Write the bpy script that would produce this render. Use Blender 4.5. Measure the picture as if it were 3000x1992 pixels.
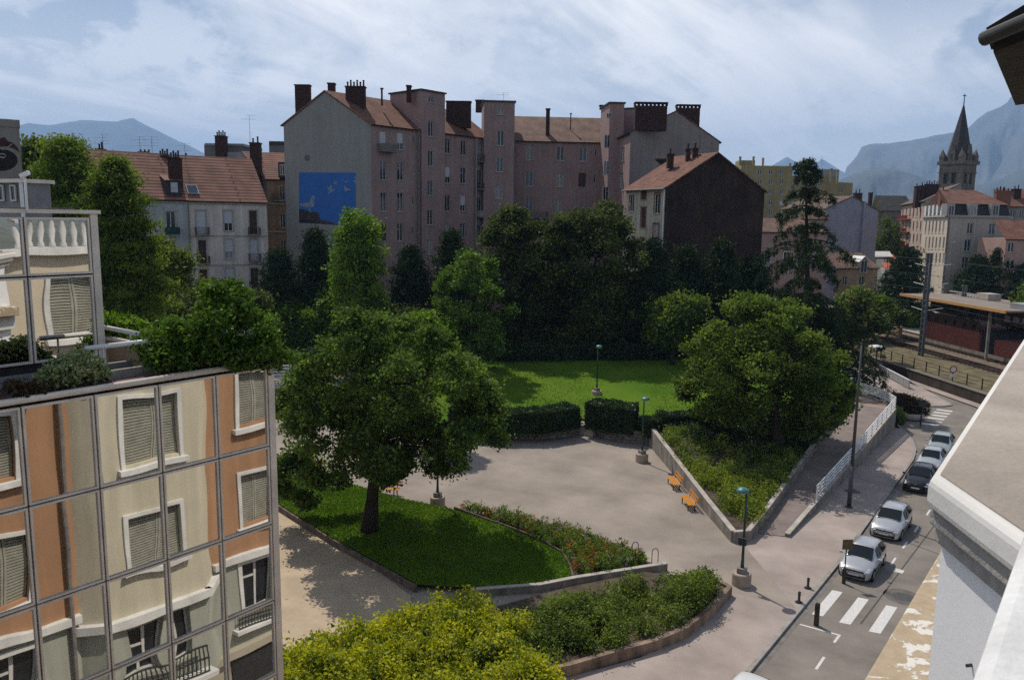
import bpy, bmesh, math, random
import numpy as np
from mathutils import Vector, Matrix
random.seed(7); RNG = np.random.default_rng(11)
for o in list(bpy.data.objects): bpy.data.objects.remove(o)
S = bpy.context.scene; COL = S.collection
R_ = math.radians

# ------------------------------------------------------------------ camera
# world axes: +Y runs along the street away from the camera, +X to the right of it, Z up, road surface at z = 0
F = 2350.0; CX, CY = 1500.0, 996.0; ROLL = R_(0.8); HC = 641.6; H = 19.0
PITCH = math.atan((CY - HC) * math.cos(ROLL) / F)
f0 = np.array([0, math.cos(PITCH), -math.sin(PITCH)]); up0 = np.array([0, math.sin(PITCH), math.cos(PITCH)]); rt0 = np.array([1.0, 0, 0])
r1 = rt0 * math.cos(ROLL) + up0 * math.sin(ROLL); u1 = up0 * math.cos(ROLL) - rt0 * math.sin(ROLL)
YAW = R_(37.3727)
Rz = np.array([[math.cos(YAW), -math.sin(YAW), 0], [math.sin(YAW), math.cos(YAW), 0], [0, 0, 1]])
CR, CU, CF = Rz @ r1, Rz @ u1, Rz @ f0
CAM = np.array([0, 0, H]); FH = Rz @ np.array([0, 1.0, 0])
cd = bpy.data.cameras.new('camera'); cam = bpy.data.objects.new('camera', cd); COL.objects.link(cam)
cd.sensor_width = 36; cd.sensor_fit = 'HORIZONTAL'; cd.lens = 36 * F / 3000; cd.clip_start = 0.05; cd.clip_end = 90000
cam.matrix_world = Matrix(((CR[0], CU[0], -CF[0], 0), (CR[1], CU[1], -CF[1], 0), (CR[2], CU[2], -CF[2], H), (0, 0, 0, 1)))
S.camera = cam
S.render.resolution_x, S.render.resolution_y = 1024, 679
# surveying helpers: a sight line of the photograph, cut with the ground, a vertical plane or a distance
def ray(px, py): return CF + CR * (px - CX) / F - CU * (py - CY) / F
def G(px, py, z=0.0):
    d = ray(px, py); return CAM + d * ((z - H) / d[2])
def HZ(px, py, dist):
    d = ray(px, py); return CAM + d * (dist / float(d @ FH))

# ------------------------------------------------------------------ sky and sun
SUN_EL = R_(56.0); SUN_AZ = math.atan2(-0.924, 0.382)      # compass-style angle of the sun from +Y towards +X
sdir = Vector((math.sin(SUN_AZ) * math.cos(SUN_EL), math.cos(SUN_AZ) * math.cos(SUN_EL), math.sin(SUN_EL)))
W = bpy.data.worlds.new('World'); S.world = W; W.use_nodes = True
def sky_world():
    nt = W.node_tree; N = nt.nodes; L = nt.links; N.clear()
    out = N.new('ShaderNodeOutputWorld'); bg = N.new('ShaderNodeBackground'); bg.inputs['Strength'].default_value = 0.1
    sky = N.new('ShaderNodeTexSky'); sky.sky_type = 'NISHITA'; sky.sun_disc = False
    sky.sun_elevation = SUN_EL; sky.sun_rotation = SUN_AZ; sky.altitude = 200; sky.air_density = 1.0; sky.dust_density = 0.7; sky.ozone_density = 1.3
    tc = N.new('ShaderNodeTexCoord'); sep = N.new('ShaderNodeSeparateXYZ'); L.new(tc.outputs['Generated'], sep.inputs[0])
    def math_(op, a, b=None, clamp=False):
        n = N.new('ShaderNodeMath'); n.operation = op; n.use_clamp = clamp
        for i, v in enumerate((a, b)):
            if v is None: continue
            if isinstance(v, (int, float)): n.inputs[i].default_value = v
            else: L.new(v, n.inputs[i])
        return n.outputs[0]
    zc = math_('MAXIMUM', sep.outputs['Z'], 0.0)
    zz = math_('ADD', zc, 0.16)
    u = math_('DIVIDE', sep.outputs['X'], zz); v = math_('DIVIDE', sep.outputs['Y'], zz)
    cmb = N.new('ShaderNodeCombineXYZ'); L.new(u, cmb.inputs[0]); L.new(v, cmb.inputs[1])
    def layer(rot, scale, nscale, detail, dist, loc=(0, 0, 0), rough=0.55):
        mp = N.new('ShaderNodeMapping'); mp.inputs['Rotation'].default_value = (0, 0, rot); mp.inputs['Scale'].default_value = scale; mp.inputs['Location'].default_value = loc
        L.new(cmb.outputs[0], mp.inputs[0])
        nz = N.new('ShaderNodeTexNoise'); nz.inputs['Scale'].default_value = nscale; nz.inputs['Detail'].default_value = detail
        nz.inputs['Roughness'].default_value = rough; nz.inputs['Distortion'].default_value = dist
        L.new(mp.outputs[0], nz.inputs[0]); return nz.outputs[0]
    def ramp(x, a, b):
        m = N.new('ShaderNodeMapRange'); m.interpolation_type = 'SMOOTHSTEP'; m.inputs[1].default_value = a; m.inputs[2].default_value = b
        L.new(x, m.inputs[0]); return m.outputs[0]
    big = ramp(layer(R_(25), (1, .55, 1), 0.8, 6, 0.6, SKY_BIG), .36, .54)
    wisp = ramp(layer(R_(58), (1, .30, 1), 1.9, 9, 1.2, (3.1, 1.7, 0), .56), .34, .70)
    wisp2 = ramp(layer(R_(100), (1, .30, 1), 1.3, 10, 1.6, (-2.2, 4.4, 0), .58), .34, .70)
    cirrus = math_('MULTIPLY', big, math_('ADD', math_('MULTIPLY', wisp, .40), math_('ADD', math_('MULTIPLY', wisp2, .42), .38)), True)
    thin = math_('ADD', math_('MULTIPLY', ramp(zc, .75, .22), .65), .35)          # a thin sheet is seen through less cloud overhead than towards the horizon
    veil = ramp(zc, 0.30, 0.0)                               # milky air towards the horizon
    fac = math_('MAXIMUM', math_('MULTIPLY', math_('MULTIPLY', cirrus, thin), .96), math_('MULTIPLY', veil, .9))
    # thin cloud scatters forward: brighter on the sun's side of the sky
    dt = N.new('ShaderNodeVectorMath'); dt.operation = 'DOT_PRODUCT'; dt.inputs[1].default_value = tuple(sdir); L.new(tc.outputs['Generated'], dt.inputs[0])
    ph = ramp(dt.outputs['Value'], -.6, .75); phs = math_('ADD', math_('MULTIPLY', ph, .9), .42)
    def cloud(c):
        m = N.new('ShaderNodeVectorMath'); m.operation = 'SCALE'; m.inputs[0].default_value = c; L.new(phs, m.inputs['Scale']); return m.outputs[0]
    mix = N.new('ShaderNodeMix'); mix.data_type = 'RGBA'
    L.new(fac, mix.inputs['Factor']); L.new(sky.outputs[0], mix.inputs['A']); L.new(cloud((14.2, 13.8, 13.3)), mix.inputs['B'])
    # heaped fair-weather clouds low over the hills
    dirn = N.new('ShaderNodeMapping'); dirn.inputs['Scale'].default_value = (1, 1, 1.7); dirn.inputs['Location'].default_value = SKY_CUM; L.new(tc.outputs['Generated'], dirn.inputs[0])
    cn = N.new('ShaderNodeTexNoise'); cn.inputs['Scale'].default_value = 4.6; cn.inputs['Detail'].default_value = 10; cn.inputs['Roughness'].default_value = .6
    L.new(dirn.outputs[0], cn.inputs[0])
    band = math_('MULTIPLY', ramp(zc, .02, .07), ramp(zc, .30, .16))
    cum = math_('MULTIPLY', ramp(cn.outputs[0], .50, .58), band)
    mix2 = N.new('ShaderNodeMix'); mix2.data_type = 'RGBA'
    L.new(math_('MULTIPLY', cum, .5), mix2.inputs['Factor']); L.new(mix.outputs['Result'], mix2.inputs['A']); L.new(cloud((15.0, 14.5, 14.0)), mix2.inputs['B'])
    L.new(mix2.outputs['Result'], bg.inputs['Color']); L.new(bg.outputs[0], out.inputs['Surface'])
SKY_BIG = (0.35, 0.15, 0); SKY_CUM = (.5, 0, .2)
sky_world()
sd = bpy.data.lights.new('sun', 'SUN'); sd.energy = 5.0; sd.angle = R_(0.53); sd.color = (1.0, 0.935, 0.835)
sun = bpy.data.objects.new('sun', sd); COL.objects.link(sun)
sun.rotation_euler = sdir.to_track_quat('Z', 'Y').to_euler(); sun.location = (-40, 30, 90)
S.view_settings.view_transform = 'Standard'; S.view_settings.look = 'None'; S.view_settings.exposure = -0.36; S.view_settings.gamma = 1.0
S.view_settings.use_curve_mapping = False

S.cycles.volume_bounces = 4; S.cycles.max_bounces = 10; S.cycles.diffuse_bounces = 3; S.cycles.use_denoising = False; S.cycles.use_adaptive_sampling = False; S.cycles.caustics_reflective = False; S.cycles.caustics_refractive = False; S.cycles.sample_clamp_indirect = 6
# ------------------------------------------------------------------ helpers
def tag(o, label=None, cat=None, group=None, kind=None):
    if label: o['label'] = label
    if cat: o['category'] = cat
    if group: o['group'] = group
    if kind: o['kind'] = kind
    return o
def thing(name, label, cat, loc=(0, 0, 0), group=None):
    o = bpy.data.objects.new(name, None); COL.objects.link(o); o.location = loc; o.empty_display_size = .3
    return tag(o, label, cat, group)
def link(name, me, mat, parent=None):
    o = bpy.data.objects.new(name, me); COL.objects.link(o)
    if mat is not None and len(me.materials) == 0: me.materials.append(mat)
    if parent is not None:
        o.parent = parent
        if parent.type == 'EMPTY': o.location = -Vector(parent.location)
    return o
def copy_tree(o, loc, rz, parent=None):
    c = o.copy(); COL.objects.link(c)
    if parent is None:
        if loc is not None: c.location = loc
        c.rotation_euler = (0, 0, rz)
    else: c.parent = parent
    for ch in o.children: copy_tree(ch, None, None, c)
    return c
class MB:
    def __init__(s): s.v = []; s.f = []; s.uv = {}
    def add(s, vs, fs):
        b = len(s.v); s.v += [tuple(map(float, p)) for p in vs]; s.f += [tuple(b + i for i in f) for f in fs]; return s
    def box(s, x0, x1, y0, y1, z0, z1):
        return s.add([(x0,y0,z0),(x1,y0,z0),(x1,y1,z0),(x0,y1,z0),(x0,y0,z1),(x1,y0,z1),(x1,y1,z1),(x0,y1,z1)],
                     [(0,3,2,1),(4,5,6,7),(0,1,5,4),(1,2,6,5),(2,3,7,6),(3,0,4,7)])
    def obox(s, o, ex, ey, ez, a0, a1, b0, b1, c0, c1):     # box in a local frame
        o, ex, ey, ez = map(np.array, (o, ex, ey, ez))
        P = [o + ex*a + ey*b + ez*c for c in (c0, c1) for (a, b) in ((a0,b0),(a1,b0),(a1,b1),(a0,b1))]
        return s.add(P, [(0,3,2,1),(4,5,6,7),(0,1,5,4),(1,2,6,5),(2,3,7,6),(3,0,4,7)])
    def prism(s, poly, z0, z1):                              # poly: xy or xyz (then z1 is an offset upwards)
        n = len(poly); lo = [(p[0], p[1], z0 if not callable(z0) else z0(p)) for p in poly]; hi = [(p[0], p[1], z1 if not callable(z1) else z1(p)) for p in poly]
        return s.add(lo + hi, [tuple(range(n-1, -1, -1)), tuple(range(n, 2*n))] + [(i, (i+1) % n, n+(i+1) % n, n+i) for i in range(n)])
    def slab(s, pts, t):                                     # thick sheet from 3d polygon, thickened downwards along its normal
        P = [np.array(p, float) for p in pts]; n = np.cross(P[1]-P[0], P[2]-P[0]); n /= np.linalg.norm(n)
        if n[2] < 0: P = P[::-1]; n = -n
        k = len(P); Q = [p - n*t for p in P]
        return s.add(P + Q, [tuple(range(k)), tuple(range(2*k-1, k-1, -1))] + [(i, k+i, k+(i+1) % k, (i+1) % k) for i in range(k)])
    def tube(s, p0, p1, r0, r1=None, n=8, cap=True):
        r1 = r0 if r1 is None else r1
        a, b = Vector(p0), Vector(p1); d = (b - a)
        if d.length < 1e-6: return s
        q = d.normalized().to_track_quat('Z', 'Y'); vs = []
        for c, r in ((a, r0), (b, r1)):
            for i in range(n):
                t = 2*math.pi*i/n; vs.append(c + q @ Vector((r*math.cos(t), r*math.sin(t), 0)))
        fs = [(i, (i+1) % n, n+(i+1) % n, n+i) for i in range(n)]
        if cap: fs += [tuple(range(n-1, -1, -1)), tuple(range(n, 2*n))]
        return s.add(vs, fs)
    def path(s, pts, rs, n=7):
        for i in range(len(pts)-1): s.tube(pts[i], pts[i+1], rs[i], rs[i+1], n, cap=(i in (0, len(pts)-2)))
        return s
    def lathe(s, prof, c=(0, 0, 0), n=14):
        vs = [(c[0]+r*math.cos(2*math.pi*i/n), c[1]+r*math.sin(2*math.pi*i/n), c[2]+z) for r, z in prof for i in range(n)]
        m = len(prof); fs = [(j*n+i, j*n+(i+1) % n, (j+1)*n+(i+1) % n, (j+1)*n+i) for j in range(m-1) for i in range(n)]
        fs += [tuple(range(n-1, -1, -1)), tuple((m-1)*n+i for i in range(n))]
        return s.add(vs, fs)
    def mesh(s, name, smooth=False):
        me = bpy.data.meshes.new(name); me.from_pydata(s.v, [], s.f); me.update()
        if smooth: me.polygons.foreach_set('use_smooth', [True]*len(me.polygons))
        return me
    def build(s, name, mat, parent=None, smooth=False):
        return link(name, s.mesh(name, smooth), mat, parent)
def bevel(o, w, seg=2, ang=40):
    m = o.modifiers.new('bevel', 'BEVEL'); m.width = w; m.segments = seg; m.limit_method = 'ANGLE'; m.angle_limit = R_(ang)
    return o

# ------------------------------------------------------------------ materials
MATS = {}
def mat(name, col, var=.12, scale=1.5, rough=.85, bump=0.0, bscale=25, spec=.3, metal=0, streak=0.0, col2=None, detail=6, speck=0.0, coat=0.0):
    if name in MATS: return MATS[name]
    m = bpy.data.materials.new(name); m.use_nodes = True; nt = m.node_tree; N, L = nt.nodes, nt.links
    p = N['Principled BSDF']; p.inputs['Roughness'].default_value = rough; p.inputs['Specular IOR Level'].default_value = spec; p.inputs['Metallic'].default_value = metal
    if coat: p.inputs['Coat Weight'].default_value = coat; p.inputs['Coat Roughness'].default_value = .05
    tc = N.new('ShaderNodeTexCoord')
    nz = N.new('ShaderNodeTexNoise'); nz.inputs['Scale'].default_value = scale; nz.inputs['Detail'].default_value = detail; nz.inputs['Roughness'].default_value = .6
    L.new(tc.outputs['Object'], nz.inputs[0])
    c = col; d = col2 if col2 else tuple(x*(1-var*2.2) for x in c)
    hi = tuple(min(1, x*(1+var)) for x in c) if not col2 else c
    mx = N.new('ShaderNodeMix'); mx.data_type = 'RGBA'; mr = N.new('ShaderNodeMapRange'); mr.inputs[1].default_value = .34; mr.inputs[2].default_value = .68
    L.new(nz.outputs[0], mr.inputs[0]); L.new(mr.outputs[0], mx.inputs['Factor'])
    mx.inputs['A'].default_value = (*d, 1); mx.inputs['B'].default_value = (*hi, 1)
    res = mx.outputs['Result']
    if streak:
        mp = N.new('ShaderNodeMapping'); mp.inputs['Scale'].default_value = (2.2, 2.2, .16); L.new(tc.outputs['Object'], mp.inputs[0])
        n2 = N.new('ShaderNodeTexNoise'); n2.inputs['Scale'].default_value = 1.0; n2.inputs['Detail'].default_value = 5; L.new(mp.outputs[0], n2.inputs[0])
        r2 = N.new('ShaderNodeMapRange'); r2.inputs[1].default_value = .35; r2.inputs[2].default_value = .7; r2.inputs[3].default_value = 1 - streak; r2.inputs[4].default_value = 1.06
        L.new(n2.outputs[0], r2.inputs[0]); mu = N.new('ShaderNodeMix'); mu.data_type = 'RGBA'; mu.blend_type = 'MULTIPLY'; mu.inputs['Factor'].default_value = 1
        L.new(res, mu.inputs['A']); L.new(r2.outputs[0], mu.inputs['B']); res = mu.outputs['Result']
    if speck:
        n3 = N.new('ShaderNodeTexNoise'); n3.inputs['Scale'].default_value = 34; n3.inputs['Detail'].default_value = 3; L.new(tc.outputs['Object'], n3.inputs[0])
        r3 = N.new('ShaderNodeMapRange'); r3.inputs[1].default_value = .3; r3.inputs[2].default_value = .7; r3.inputs[3].default_value = 1 - speck; r3.inputs[4].default_value = 1 + speck
        L.new(n3.outputs[0], r3.inputs[0]); mu = N.new('ShaderNodeMix'); mu.data_type = 'RGBA'; mu.blend_type = 'MULTIPLY'; mu.inputs['Factor'].default_value = 1
        L.new(res, mu.inputs['A']); L.new(r3.outputs[0], mu.inputs['B']); res = mu.outputs['Result']
    L.new(res, p.inputs['Base Color'])
    if bump:
        nb = N.new('ShaderNodeTexNoise'); nb.inputs['Scale'].default_value = bscale; nb.inputs['Detail'].default_value = 4; L.new(tc.outputs['Object'], nb.inputs[0])
        bp = N.new('ShaderNodeBump'); bp.inputs['Strength'].default_value = bump; bp.inputs['Distance'].default_value = .03
        L.new(nb.outputs[0], bp.inputs['Height']); L.new(bp.outputs[0], p.inputs['Normal'])
    MATS[name] = m; return m
def leafmat(name, c1, c2, trans=.38, rough=.55, cl=1.1, gloss=.018):
    if name in MATS: return MATS[name]
    m = bpy.data.materials.new(name); m.use_nodes = True; nt = m.node_tree; N, L = nt.nodes, nt.links
    N.remove(N['Principled BSDF']); out = N['Material Output']
    g = N.new('ShaderNodeNewGeometry'); mx = N.new('ShaderNodeMix'); mx.data_type = 'RGBA'
    mx.inputs['A'].default_value = (*c1, 1); mx.inputs['B'].default_value = (*c2, 1)
    pw = N.new('ShaderNodeMath'); pw.operation = 'POWER'; pw.inputs[1].default_value = 1.5; L.new(g.outputs['Random Per Island'], pw.inputs[0])
    tc = N.new('ShaderNodeTexCoord'); cn = N.new('ShaderNodeTexNoise'); cn.inputs['Scale'].default_value = cl; cn.inputs['Detail'].default_value = 3; L.new(tc.outputs['Object'], cn.inputs[0])
    mr = N.new('ShaderNodeMapRange'); mr.inputs[1].default_value = .36; mr.inputs[2].default_value = .64; L.new(cn.outputs[0], mr.inputs[0])
    av = N.new('ShaderNodeMath'); av.operation = 'MULTIPLY_ADD'; av.inputs[1].default_value = .55; L.new(mr.outputs[0], av.inputs[0])
    hf = N.new('ShaderNodeMath'); hf.operation = 'MULTIPLY'; hf.inputs[1].default_value = .55; L.new(pw.outputs[0], hf.inputs[0]); L.new(hf.outputs[0], av.inputs[2]); L.new(av.outputs[0], mx.inputs['Factor'])
    d = N.new('ShaderNodeBsdfDiffuse'); t = N.new('ShaderNodeBsdfTranslucent'); gl = N.new('ShaderNodeBsdfGlossy'); gl.inputs['Roughness'].default_value = rough
    gl.inputs['Color'].default_value = (.9, .95, .9, 1)
    tm = N.new('ShaderNodeMix'); tm.data_type = 'RGBA'; tm.blend_type = 'MULTIPLY'; tm.inputs['Factor'].default_value = 1
    L.new(mx.outputs['Result'], tm.inputs['A']); tm.inputs['B'].default_value = (1.2, 1.22, .6, 1)
    L.new(mx.outputs['Result'], d.inputs[0]); L.new(tm.outputs['Result'], t.inputs[0])
    a = N.new('ShaderNodeMixShader'); a.inputs[0].default_value = trans; L.new(d.outputs[0], a.inputs[1]); L.new(t.outputs[0], a.inputs[2])
    b = N.new('ShaderNodeMixShader'); b.inputs[0].default_value = gloss; L.new(a.outputs[0], b.inputs[1]); L.new(gl.outputs[0], b.inputs[2])
    L.new(b.outputs[0], out.inputs['Surface']); MATS[name] = m; return m
def tilemat(name, c1, c2, row=.34, colw=.22, mort=.06):
    """clay tiles too small to be picked apart: courses and joints from the roof's own UV in metres"""
    if name in MATS: return MATS[name]
    m = bpy.data.materials.new(name); m.use_nodes = True; nt = m.node_tree; N, L = nt.nodes, nt.links; p = N['Principled BSDF']; p.inputs['Roughness'].default_value = .85; p.inputs['Specular IOR Level'].default_value = .25
    uv = N.new('ShaderNodeUVMap'); br = N.new('ShaderNodeTexBrick'); L.new(uv.outputs[0], br.inputs[0])
    br.inputs['Scale'].default_value = 1; br.inputs['Brick Width'].default_value = colw; br.inputs['Row Height'].default_value = row; br.inputs['Mortar Size'].default_value = mort; br.inputs['Mortar Smooth'].default_value = .6
    br.inputs['Color1'].default_value = (*c1, 1); br.inputs['Color2'].default_value = (*c2, 1); br.inputs['Mortar'].default_value = tuple(x*.35 for x in c2) + (1,); br.inputs['Bias'].default_value = -.1
    nz = N.new('ShaderNodeTexNoise'); nz.inputs['Scale'].default_value = .55; nz.inputs['Detail'].default_value = 6; L.new(uv.outputs[0], nz.inputs[0])
    mr = N.new('ShaderNodeMapRange'); mr.inputs[1].default_value = .3; mr.inputs[2].default_value = .7; mr.inputs[3].default_value = .62; mr.inputs[4].default_value = 1.15; L.new(nz.outputs[0], mr.inputs[0])
    mu = N.new('ShaderNodeMix'); mu.data_type = 'RGBA'; mu.blend_type = 'MULTIPLY'; mu.inputs['Factor'].default_value = 1; L.new(br.outputs[0], mu.inputs['A']); L.new(mr.outputs[0], mu.inputs['B']); L.new(mu.outputs['Result'], p.inputs['Base Color'])
    sp = N.new('ShaderNodeSeparateXYZ'); L.new(uv.outputs[0], sp.inputs[0])
    dv = N.new('ShaderNodeMath'); dv.operation = 'DIVIDE'; dv.inputs[1].default_value = row; L.new(sp.outputs['Y'], dv.inputs[0]); fr = N.new('ShaderNodeMath'); fr.operation = 'FRACT'; L.new(dv.outputs[0], fr.inputs[0])
    bp = N.new('ShaderNodeBump'); bp.inputs['Strength'].default_value = .8; bp.inputs['Distance'].default_value = .05; bp.invert = True; L.new(fr.outputs[0], bp.inputs['Height']); L.new(bp.outputs[0], p.inputs['Normal'])
    MATS[name] = m; return m
def emat(name, col, strength):
    m = bpy.data.materials.new(name); m.use_nodes = True; return m
# plaster, paint, stone, metal
ASPHALT = mat('asphalt', (.235, .205, .175), .13, .4, .9, .3, 40, speck=.25, detail=12)
PAVE = mat('pavement_pink', (.385, .318, .28), .11, .35, .9, .25, 30, speck=.22, detail=12)
PLAZA = mat('plaza_gravel', (.335, .283, .238), .13, .22, .95, .5, 24, speck=.42, detail=12)
SAND = mat('sand', (.50, .39, .27), .08, .6, .95, .3, 30, speck=.10)
KERB = mat('kerb_stone', (.33, .30, .275), .1, 2, .9, .2)
PAINT = mat('road_paint', (.66, .64, .61), .07, 6, .7, .1, 40)
CONC = mat('concrete', (.33, .29, .25), .16, 1.1, .9, .3, 22, streak=.35)
CONC2 = mat('concrete_pale', (.46, .41, .36), .12, 1.2, .9, .25, 22)
EARTH = mat('earth', (.10, .075, .05), .25, 2, .95, .5, 18)
GRASS = mat('grass_ground', (.125, .195, .014), .16, .16, .95, .9, 10, spec=.1, col2=(.060, .135, .006), speck=.5, detail=12)
WHITE = mat('white_paint', (.72, .71, .69), .04, 3, .55)
WHITEMETAL = mat('white_metal', (.78, .78, .77), .05, 6, .4, spec=.5)
DARKMETAL = mat('dark_metal', (.035, .036, .038), .2, 5, .5, spec=.5)
GREENMETAL = mat('green_metal', (.012, .055, .05), .2, 5, .4, spec=.5)
TEAL = mat('teal_paint', (.06, .20, .20), .08, 5, .4, spec=.5)
ZINC = mat('zinc', (.27, .28, .29), .15, 3, .5, spec=.5)
PIPE = mat('drainpipe', (.22, .2, .19), .15, 3, .6)
BRICKC = mat('chimney_brick', (.062, .031, .027), .3, 9, .95, .4, 40)
POT = mat('chimney_pot', (.045, .032, .03), .3, 8, .9)
BARK = mat('bark', (.045, .033, .024), .3, 14, .95, .6, 18)
GLASS = mat('window_glass', (.018, .022, .028), .2, 4, .06, spec=.6)
GLASSB = mat('window_glass_blue', (.055, .075, .11), .2, 4, .08, spec=.6)
CURTAIN = mat('curtain', (.34, .33, .31), .2, 6, .8)
SHUTW = mat('roller_shutter', (.55, .56, .58), .06, 4, .6)
SHUTB = mat('brown_shutter', (.075, .035, .028), .15, 4, .7)
FRAMEW = mat('window_frame_white', (.60, .59, .57), .06, 4, .5)
SILL = mat('sill_stone', (.42, .39, .36), .1, 4, .8)
TILE = tilemat('roof_tiles_red', (.30, .135, .088), (.20, .095, .068), .42, .3)
TILE2 = tilemat('roof_tiles_pale', (.30, .18, .13), (.21, .13, .10), .45, .3)
TILE3 = tilemat('roof_tiles_rows', (.31, .145, .10), (.25, .12, .088), .62, 14.0, .15)
TILE4 = tilemat('roof_tiles_brown', (.27, .18, .13), (.2, .13, .1), .36, .24)
LEAF_A = leafmat('leaf_cherry', (.022, .050, .012), (.19, .285, .060), .48, .5, cl=.6, gloss=.010)
LEAF_B = leafmat('leaf_bright', (.05, .125, .010), (.23, .36, .03), .45, cl=.7)
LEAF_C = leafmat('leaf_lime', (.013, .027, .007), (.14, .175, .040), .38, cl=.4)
LEAF_D = leafmat('leaf_pine', (.008, .020, .008), (.050, .085, .026), .12, cl=.5)
LEAF_E = leafmat('leaf_laurel', (.028, .075, .010), (.17, .28, .035), .38, .4, cl=.6)
LEAF_F = leafmat('leaf_redwood', (.024, .052, .010), (.21, .29, .050), .52, .5, cl=.5, gloss=.010)
LEAF_Y = leafmat('leaf_golden', (.045, .11, .006), (.68, .66, .03), .5, cl=1.3)
LEAF_Y2 = leafmat('leaf_lime_shrub', (.045, .10, .010), (.36, .40, .035), .42, cl=.9)
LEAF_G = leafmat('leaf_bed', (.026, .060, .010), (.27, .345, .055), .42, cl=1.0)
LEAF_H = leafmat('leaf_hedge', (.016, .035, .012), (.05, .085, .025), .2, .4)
LEAF_P = leafmat('leaf_plane', (.05, .08, .014), (.19, .24, .05), .5, cl=.6)
LEAF_R = leafmat('leaf_reddish', (.035, .025, .015), (.09, .06, .03), .3)
LEAF_V = leafmat('leaf_variegated', (.07, .14, .03), (.42, .48, .25), .3, .35)
# ------------------------------------------------------------------ the setting: ground, street, park surfaces
def sheet(name, pts, z, m, kind='structure', parent=None):
    from mathutils.geometry import tessellate_polygon
    V = [Vector((p[0], p[1], p[2] if len(p) > 2 else z)) for p in pts]; T = tessellate_polygon([[Vector((v.x, v.y, 0)) for v in V]]); fs = []
    for a, b, c in T:
        n = (V[b] - V[a]).cross(V[c] - V[a]); fs.append((a, b, c) if n.z > 0 else (a, c, b))
    o = MB().add(V, fs).build(name, m, parent)
    if parent is None: tag(o, kind=kind)
    return o
FARG = mat('far_ground', (.12, .125, .09), .25, .004, .95, detail=8)
tag(MB().add([(-17200, -5800, -.12), (5800, -5800, -.12), (5800, 15000, -.12), (-17200, 15000, -.12)], [(0, 1, 2, 3)]).build('ground', FARG), kind='structure')
KL = [(-11.0, -8), (-11.0, 31.8), (-11.2, 45.8), (-11.6, 55), (-12.0, 64), (-12.25, 70.2), (-12.7, 73.5), (-13.7, 77), (-15.2, 80.3), (-17.4, 85.5), (-22, 91.5), (-29, 99.5), (-70, 145)]
road = sheet('road', KL + [(-63.6, 155.5), (-23.4, 111.0), (6.7, 77.6), (-2.6, 70), (-2.6, -8)], 0, ASPHALT)
def marking(name, pts, z=.004): return sheet(name, pts, z, PAINT, parent=road)
for x in (-10.62, -9.33, -7.98):                                            # near zebra crossing
    marking('crossing_stripe', [(x, 38.5), (x + .50, 38.62), (x + .52, 41.95), (x + .02, 41.85)])
for i in range(6):                                                          # far zebra crossing
    y = 84.0 + i * 1.5; marking('crossing_stripe', [(-14.35, y), (-12.9, y + .1), (-12.87, y + .72), (-14.32, y + .62)])
marking('bay_end_line', [(-10.75, 37.05), (-8.9, 37.2), (-8.9, 37.32), (-10.75, 37.17)]); marking('bay_corner', [(-9.02, 36.4), (-8.9, 36.4), (-8.9, 37.2), (-9.02, 37.2)])
for y in (29.6, 33.6, 47.2, 50.2, 53.4, 57.2, 60.4): marking('bay_dash', [(-8.98, y), (-8.86, y), (-8.88, y + 1.25), (-9.0, y + 1.25)])
for y in (27.0, 46.4): marking('pay_mark', [(-8.6, y), (-8.15, y), (-8.15, y + .5), (-8.6, y + .5)])
SEAM = mat('tar_seam', (.08, .072, .066), .1, 4, .7)
for pts in ([(-8.5, 39), (-8.42, 39), (-8.0, 62), (-8.08, 62)], [(-9, 51.3), (-5.2, 49.9), (-5.2, 49.98), (-9, 51.4)]):
    sheet('tar_seam', pts, .003, SEAM, parent=road)
GRIME = mat('road_grime', (.15, .135, .12), .22, 1.4, .92, .2, 50, speck=.15)
def disc(name, c, r, z, m, parent, n=20, sx=1.0):
    return sheet(name, [(c[0] + r * sx * math.cos(2 * math.pi * i / n), c[1] + r * math.sin(2 * math.pi * i / n)) for i in range(n)], z, m, parent=parent)
disc('worn_patch', (-7.5, 43.4), .95, .003, GRIME, road); disc('manhole_cover', (-7.5, 43.4), .5, .006, mat('cast_iron', (.09, .085, .085), .25, 12, .6, .3, 40), road)
disc('manhole_cover', (-10.2, 84), .45, .006, MATS['cast_iron'], road)
# kerb and pavements
def offset(P, d):
    out = []
    for i, p in enumerate(P):
        a = np.array(P[max(i - 1, 0)]); b = np.array(P[min(i + 1, len(P) - 1)]); t = (b - a) / np.linalg.norm(b - a); out.append((p[0] - t[1] * d, p[1] + t[0] * d))
    return out
def ribbon(name, P, w, z0, z1, m, parent=None, kind='structure', label=None, cat=None, zf=None):
    A, B = offset(P, w / 2), offset(P, -w / 2); mb = MB()
    for i in range(len(P) - 1):
        za, zb = (z1, z1) if zf is None else (zf(i), zf(i + 1))
        q = [A[i], B[i], B[i + 1], A[i + 1]]
        mb.add([(*q[0], z0), (*q[1], z0), (*q[2], z0), (*q[3], z0), (*q[0], za), (*q[1], za), (*q[2], zb), (*q[3], zb)], [(4, 5, 6, 7), (0, 4, 7, 3), (1, 2, 6, 5), (0, 1, 5, 4), (2, 3, 7, 6)])
    o = mb.build(name, m, parent)
    if parent is None: tag(o, label, cat, kind=kind)
    return o
ribbon('kerb', offset(KL, .10), .2, -.1, .13, KERB)
GUT = mat('gutter_stone', (.2, .185, .17), .15, 2, .9)
ribbon('gutter', offset(KL, -.14), .26, -.1, .005, GUT)
sheet('pavement', offset(KL, .2)[:9] + [(-15.95, 80.2), (-15.25, 56), (-14.95, 47.7), (-16.7, 44.7), (-11.35, 38.35), (-14.35, 38.0), (-14.3, 33.5), (-15.2, 29.5), (-17.4, 25.0), (-17.6, -8)], .12, PAVE)
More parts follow.
